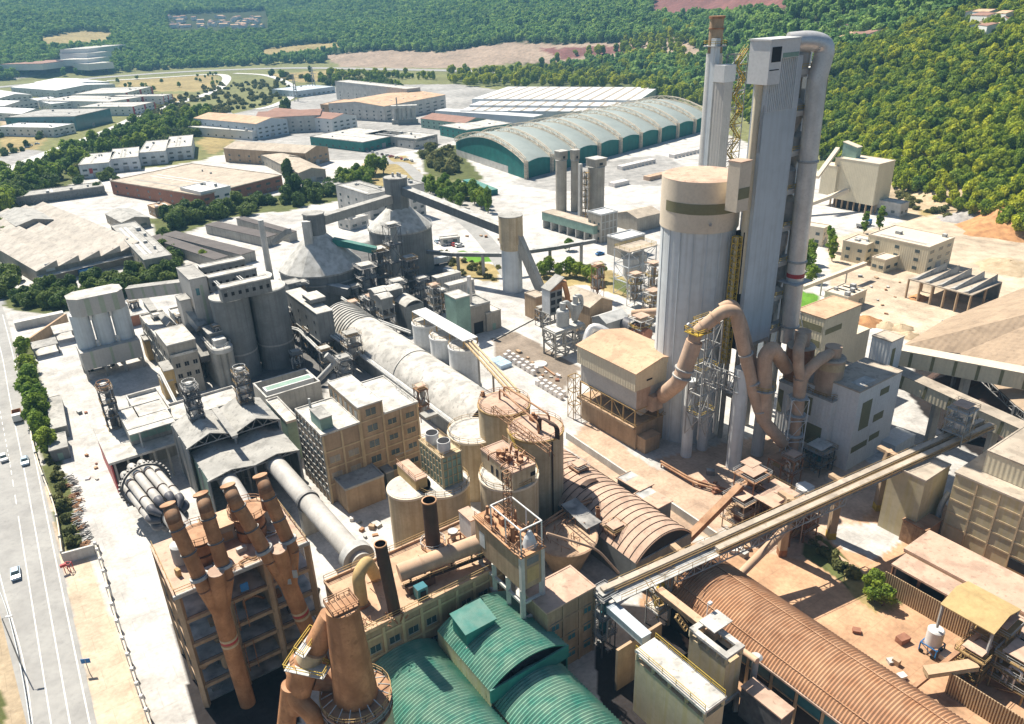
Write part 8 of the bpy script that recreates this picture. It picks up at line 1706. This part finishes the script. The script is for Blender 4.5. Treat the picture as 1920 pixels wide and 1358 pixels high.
grove([(785,290),(850,275),(870,300),(860,330),(820,325)],16,(3.5,5.5),'scrub','olive brown shrub on the mound before the arched hall','shrubs on the mound',name='shrub')
line([(557,372),(545,340),(540,215),(535,232)],(5,6.5),'dark','tall dark tree standing beside the halls','tall single dark trees',sz=1.5)
line([(1561,490),(1553,475),(1620,440),(1648,432)],(2.0,2.6),'poplar','slender green poplar near the cream buildings','poplars near the cream buildings',name='poplar')
line([(1720,335),(1760,328),(1650,285)],(3,4),'scrub','pale dusty tree beside the quarry road','dusty trees on the quarry road')
line([(1785,365),(1868,382),(1720,372),(1645,302)],(4.5,6),'bright','rounded green bush on the tan quarry mound','bushes on the quarry mound',name='bush')
line([(1640,1128),(1652,1136),(1632,1120)],(1.8,2.4),'bright','round green bush at the corner of the slatted fence','bushes by the slatted fence',name='bush')
line([(1530,1020),(1545,1040),(1560,1050),(1575,1065),(1600,1080)],(1.2,1.9),'scrub','weedy shrub in the strip between the pipes','weeds along the ground pipe',name='shrub')
line([(1458,520),(1462,500),(1508,512),(1515,495),(1520,530),(1470,540)],(3,4.2),'bright','green tree glimpsed behind the tower legs','trees behind the tower')
line([(383,492),(870,372),(800,352)],(2.5,3.5),'bright','single bright green tree','single bright trees')
for i,(poly,n,rr_,kind,l) in enumerate((([(0,345),(60,330),(120,300),(240,245),(350,215),(430,225),(360,262),(240,290),(150,335),(60,372),(0,420)],150,(3.5,6.5),'dark','x'),([(500,140),(640,150),(720,150),(760,170),(660,172),(540,150)],40,(4,6),'dark','x'),([(840,140),(1290,118),(1325,200),(1200,190),(1180,168),(850,162)],170,(4,6.5),'pine','x'),([(0,136),(60,134),(60,150),(0,155)],12,(4,6),'far','x'),([(240,225),(290,200),(400,160),(540,150),(545,175),(500,200),(430,210),(440,260),(330,240)],150,(1.6,4.2),'scrub','x'),([(560,136),(700,140),(860,148),(860,152),(640,146)],26,(3,5),'pine','x'))):
    P=[]; rd=random.Random(i); xs=[p[0] for p in poly]; ys=[p[1] for p in poly]; out=0
    for _ in range(n*14):
        if out>=n*2.2: break
        x_,y_=rd.uniform(min(xs),max(xs)),rd.uniform(min(ys),max(ys))
        if inpoly(np.array([x_]),np.array([y_]),poly)[0]:
            c=W((x_,y_)); r_=rd.uniform(*rr_); P.append((c.x,c.y,terrs(c.x,c.y)-.3,r_,rd.uniform(0,6.28),r_*rd.uniform(.9,1.2))); out+=1
    scatter('scrub_wood',P,TREE[kind]+(TREE['bright'][:2]+TREE['scrub'][:1] if kind=='dark' else []),['dense green thicket along the field edge left of the office cubes','dark thicket beside the far slip road','pine thicket behind the white warehouses','thin tree line along the far highway at left','scattered shrubs in the meadow inside the slip road','pine hedge along the far highway embankment'][i],'thicket')

for i,(poly,n,rr_,kind,l) in enumerate((([(215,150),(405,140),(410,162),(330,172),(230,172)],26,(1.5,3.5),'bright','small bushes in the dry field beside the far highway'),([(0,250),(90,235),(100,262),(0,300)],14,(1.5,4),'dark','low bushes in the dry field at the far left edge'),([(820,470),(940,500),(940,528),(860,515)],22,(1.0,2.0),'scrub','dry shrubs on the bank left of the junction tower'),([(1655,335),(1800,350),(1820,425),(1700,400)],30,(1.2,3.0),'scrub','dry shrubs on the brown quarry mound'),([(5,345),(100,330),(120,350),(20,390)],40,(2.0,4.0),'bright','bright reeds and bushes at the left field corner'))):
    P=[]; rd=random.Random(i+5); xs=[p[0] for p in poly]; ys=[p[1] for p in poly]; out=0
    for _ in range(n*20):
        if out>=n: break
        x_,y_=rd.uniform(min(xs),max(xs)),rd.uniform(min(ys),max(ys))
        if inpoly(np.array([x_]),np.array([y_]),poly)[0]:
            c=mground((x_,y_)); r_=rd.uniform(*rr_); P.append((c.x,c.y,c.z-.2,r_,rd.uniform(0,6.28),r_*rd.uniform(.8,1.1))); out+=1
    scatter('shrubland',P,TREE[kind],l,'shrubs')
# power pylon and substation frames
for px,l in (((556,190),'slender lattice pylon beside the substation'),((590,172),'second lattice pylon behind the substation')):
    c=W(px); t=thing('power_pylon',l,'pylon',c); mb=MB(); 
    for a in range(4): mb.beam(V3(c+ax(a*1.57+.78)*3,0),V3(c+ax(a*1.57+.78)*.6,30),.4)
    for k in range(6): z=k*5; f=3-2.4*z/30; mb.rail(circ(c,f,4),z,0,50,.2,True)
    mb.build('lattice','steel',t); mb=MB(); [mb.beam(V3(c-Vector((5,0)),z),V3(c+Vector((5,0)),z),.4) for z in (22,26,30)]; mb.build('cross_arm','steel',t)
# ================================================================ SMALL YARD THINGS
rd=random.Random(55)
def near(poly): 
    while True:
        xs=[p[0] for p in poly]; ys=[p[1] for p in poly]; p=(rd.uniform(min(xs),max(xs)),rd.uniform(min(ys),max(ys)))
        if inpoly(np.array([p[0]]),np.array([p[1]]),poly)[0]: return W(p)
for poly,n,l,g in (([(930,650),(960,640),(1070,700),(1040,730)],12,'small rubble or crate lying in the brown yard','loose items in the brown yard'),([(125,720),(150,730),(190,870),(185,960),(150,880)],7,'small crate on the plant road by the kiln hall','loose items on the plant road'),([(1380,1000),(1420,1010),(1390,1060),(1340,1040)],8,'small rusty scrap piece by the junction rigs','scrap pieces by the junction rigs'),([(1600,1170),(1700,1200),(1690,1280),(1620,1240)],6,'small block lying in the orange tank yard','blocks in the orange tank yard'),([(650,960),(720,950),(720,1010),(680,1020)],7,'small crate below the tan mill building','crates below the tan mill building'),([(1290,880),(1360,890),(1340,930),(1280,910)],6,'small crate in the shaded yard under the tower','crates under the tower'),([(1580,480),(1700,520),(1680,600),(1600,560)],10,'small stone block in the pale quarry yard','stone blocks in the quarry yard'),([(840,420),(980,430),(1000,460),(880,450)],8,'small crate on the pale forecourt','crates on the pale forecourt')):
    for k in range(n):
        c=near(poly); a=rd.uniform(0,3); s=rd.uniform(.5,1.5); mb=MB().cbox(c,s,s*rd.uniform(.6,1.8),0,s*rd.uniform(.35,.9),a); mb.cbox(c,s*.9,s*.55,s*.9,s*.95,a) if 0 else None
        mb.v=[(x+rd.uniform(-.08,.08),y+rd.uniform(-.08,.08),z) for x,y,z in mb.v]
        solo(mb,'crate' if 'crate' in l else 'block',rd.choice(['rust','conc','concd','tan','bale','redb']),l,'crate' if 'crate' in l else 'block',g)
# parked lorries
def truck(p,a,m1,m2,l,g=None):
    t=thing('truck',l,'truck',(p[0],p[1],.02),g); t.rotation_euler.z=a
    def lc(mb,nm,m):
        me=bpy.data.meshes.new(nm); me.from_pydata(mb.v,[],mb.f); me.materials.append(K[m]); o=bpy.data.objects.new(nm,me); S.collection.objects.link(o); o.parent=t
    lc(MB().prism([Vector((2.6,-1.15)),Vector((4.7,-1.15)),Vector((4.7,1.15)),Vector((2.6,1.15))],.7,3.0,[Vector((2.6,-1.1)),Vector((4.4,-1.1)),Vector((4.4,1.1)),Vector((2.6,1.1))]),'cab',m1)
    lc(MB().box(Vector((4.55,-1)),Vector((.12,0)),Vector((0,2)),1.8,2.6),'windscreen','glass')
    lc(MB().box(Vector((-5,-1.2)),Vector((7.3,0)),Vector((0,2.4)),1.0,3.3 if m2!='steel' else 2.2),'cargo_box',m2)
    lc(MB().box(Vector((-5,-.5)),Vector((9.2,0)),Vector((0,1)),.6,.99),'chassis','black')
    for x in (-4,-2.8,3.5):
        for y in (-1,1): lc(MB().tube([(x,y-.15,.5),(x,y+.15,.5)],.5,14),'wheel','rubber')
for px,a,m1,m2,l in (((190,690),GA,'white','steel','tipper truck waiting under the loading silos'),((845,520),GA+1.5,'white','white','white truck parked behind the cabinet units'),((1108,370),GA,'red','white','red cab truck in the yard right of the silo cluster'),((1660,455),GA+1.57,'silo','steel','grey tipper truck at the cream quarry office'),((830,495),GA,'white','silo','white truck on the forecourt lane'),((1620,425),GA,'blue','steel','blue cab truck below the cream quarry mill'),((98,245),.3,'blue','blue','blue truck parked at the far left field edge'),((1075,225),.2,'white','white','white lorry beside the long warehouse front'),((1120,228),.2,'red','white','lorry with red cab beside the long warehouse front')): truck(W(px),a,m1,m2,l)

for i,(px,z,h,w,l) in enumerate((((560,640),0,12,4,'dusty hopper rig in the dark yard right of the big storage silos'),((590,665),0,9,3.6,'low crusher frame in the dark yard below the grey drive house'),((575,600),0,14,4,'narrow conveyor frame between the storage silos and drive house'),((640,575),0,9,3.2,'pipe frame at the foot of the faceted cone silo'),((690,610),0,10,3,'small vessel frame on the right flank of the white vault end'),((615,700),0,8,3.4,'chute frame between basin and white vault'),((560,695),0,6,3,'low machine frame behind the white walled basin'),((258,600),0,7,3,'small frame with vessel behind the loading silos'),((300,620),9,5,2.6,'small roof frame on the old mill annexes'),((345,620),13,5,2.6,'roof frame with drum on the old mill'),((830,585),0,8,3,'yard frame beside the pale green tower house'),((1015,610),0,6,3,'low frame at the corner of the raw mill yard'),((1150,640),0,7,3.4,'pipe frame behind the orange roofed baghouse'),((1120,560),0,13,3.4,'tall slim frame behind the raw mill shed'),((1480,905),0,7,3.2,'rusty ground frame at the white mill foot'),((700,800),0,7,2.8,'small frame between the vault and the tan mill wing'),((1085,945),0,10,3,'dark pipe frame beside the right tall ochre silo'),((1150,1050),0,8,3.2,'rusty pipe frame near the vault end'))):
    plant_rig('service_rig',l,W(px,z),z,h,w,m='rust' if px[0]>1050 else 'steeld',seed=300+i,nz=3 if h>8 else 2,vessel='steel' if i%2 else 'tan')
for i,(pts,z,r,m,l) in enumerate((([(470,600),(560,620),(600,660)],7,.3,'steel','grey pipe pair winding behind the storage silos'),([(640,560),(700,600),(770,625)],8,.3,'steel','pipe pair along the right flank of the white vault'),([(300,700),(330,760),(420,740)],8.5,.22,'concw','thin pipes crossing behind the kiln halls'),([(1240,870),(1300,905),(1370,925)],1,.25,'rust','rusty pipes on the shaded yard under the tower'),([(1000,1000),(1060,960),(1110,940)],9,.22,'rust','rusty pipes between cage tower and ribbed vault'),([(840,1010),(900,985),(940,960)],15.4,.2,'pinkd','thin pipes on the hall roof before the cage tower'))):
    P=[V3(W(p,z),z) for p in pts]; t=thing('pipe_pair',l,'pipes',P[0]); pipes(t,'pipe',[[p+Vector((0,k*.8,k*.3)) for p in P] for k in (0,1)],r,m,bend=1.5)
    MB().beam(V3(P[1].xy,0),P[1],.3).build('support',m,t); MB().beam(V3(P[0].xy,0),P[0],.3).build('support',m,t)
# ---------------------------------------------------------------- haze
def haze():
    mb=MB(); mb.prism([Vector((-9500,-600)),Vector((9500,-600)),Vector((9500,9500)),Vector((-9500,9500))],-1.5,430)
    m=bpy.data.materials.new('haze_air'); m.use_nodes=True; N=m.node_tree.nodes; N.remove(N['Principled BSDF']); v=N.new('ShaderNodeVolumePrincipled')
    v.inputs['Color'].default_value=(.30,.66,1,1); v.inputs['Density'].default_value=.00013; v.inputs['Anisotropy'].default_value=0.0
    m.node_tree.links.new(v.outputs[0],N['Material Output'].inputs['Volume']); o=mb.build('haze',m); o['kind']='stuff'
haze()
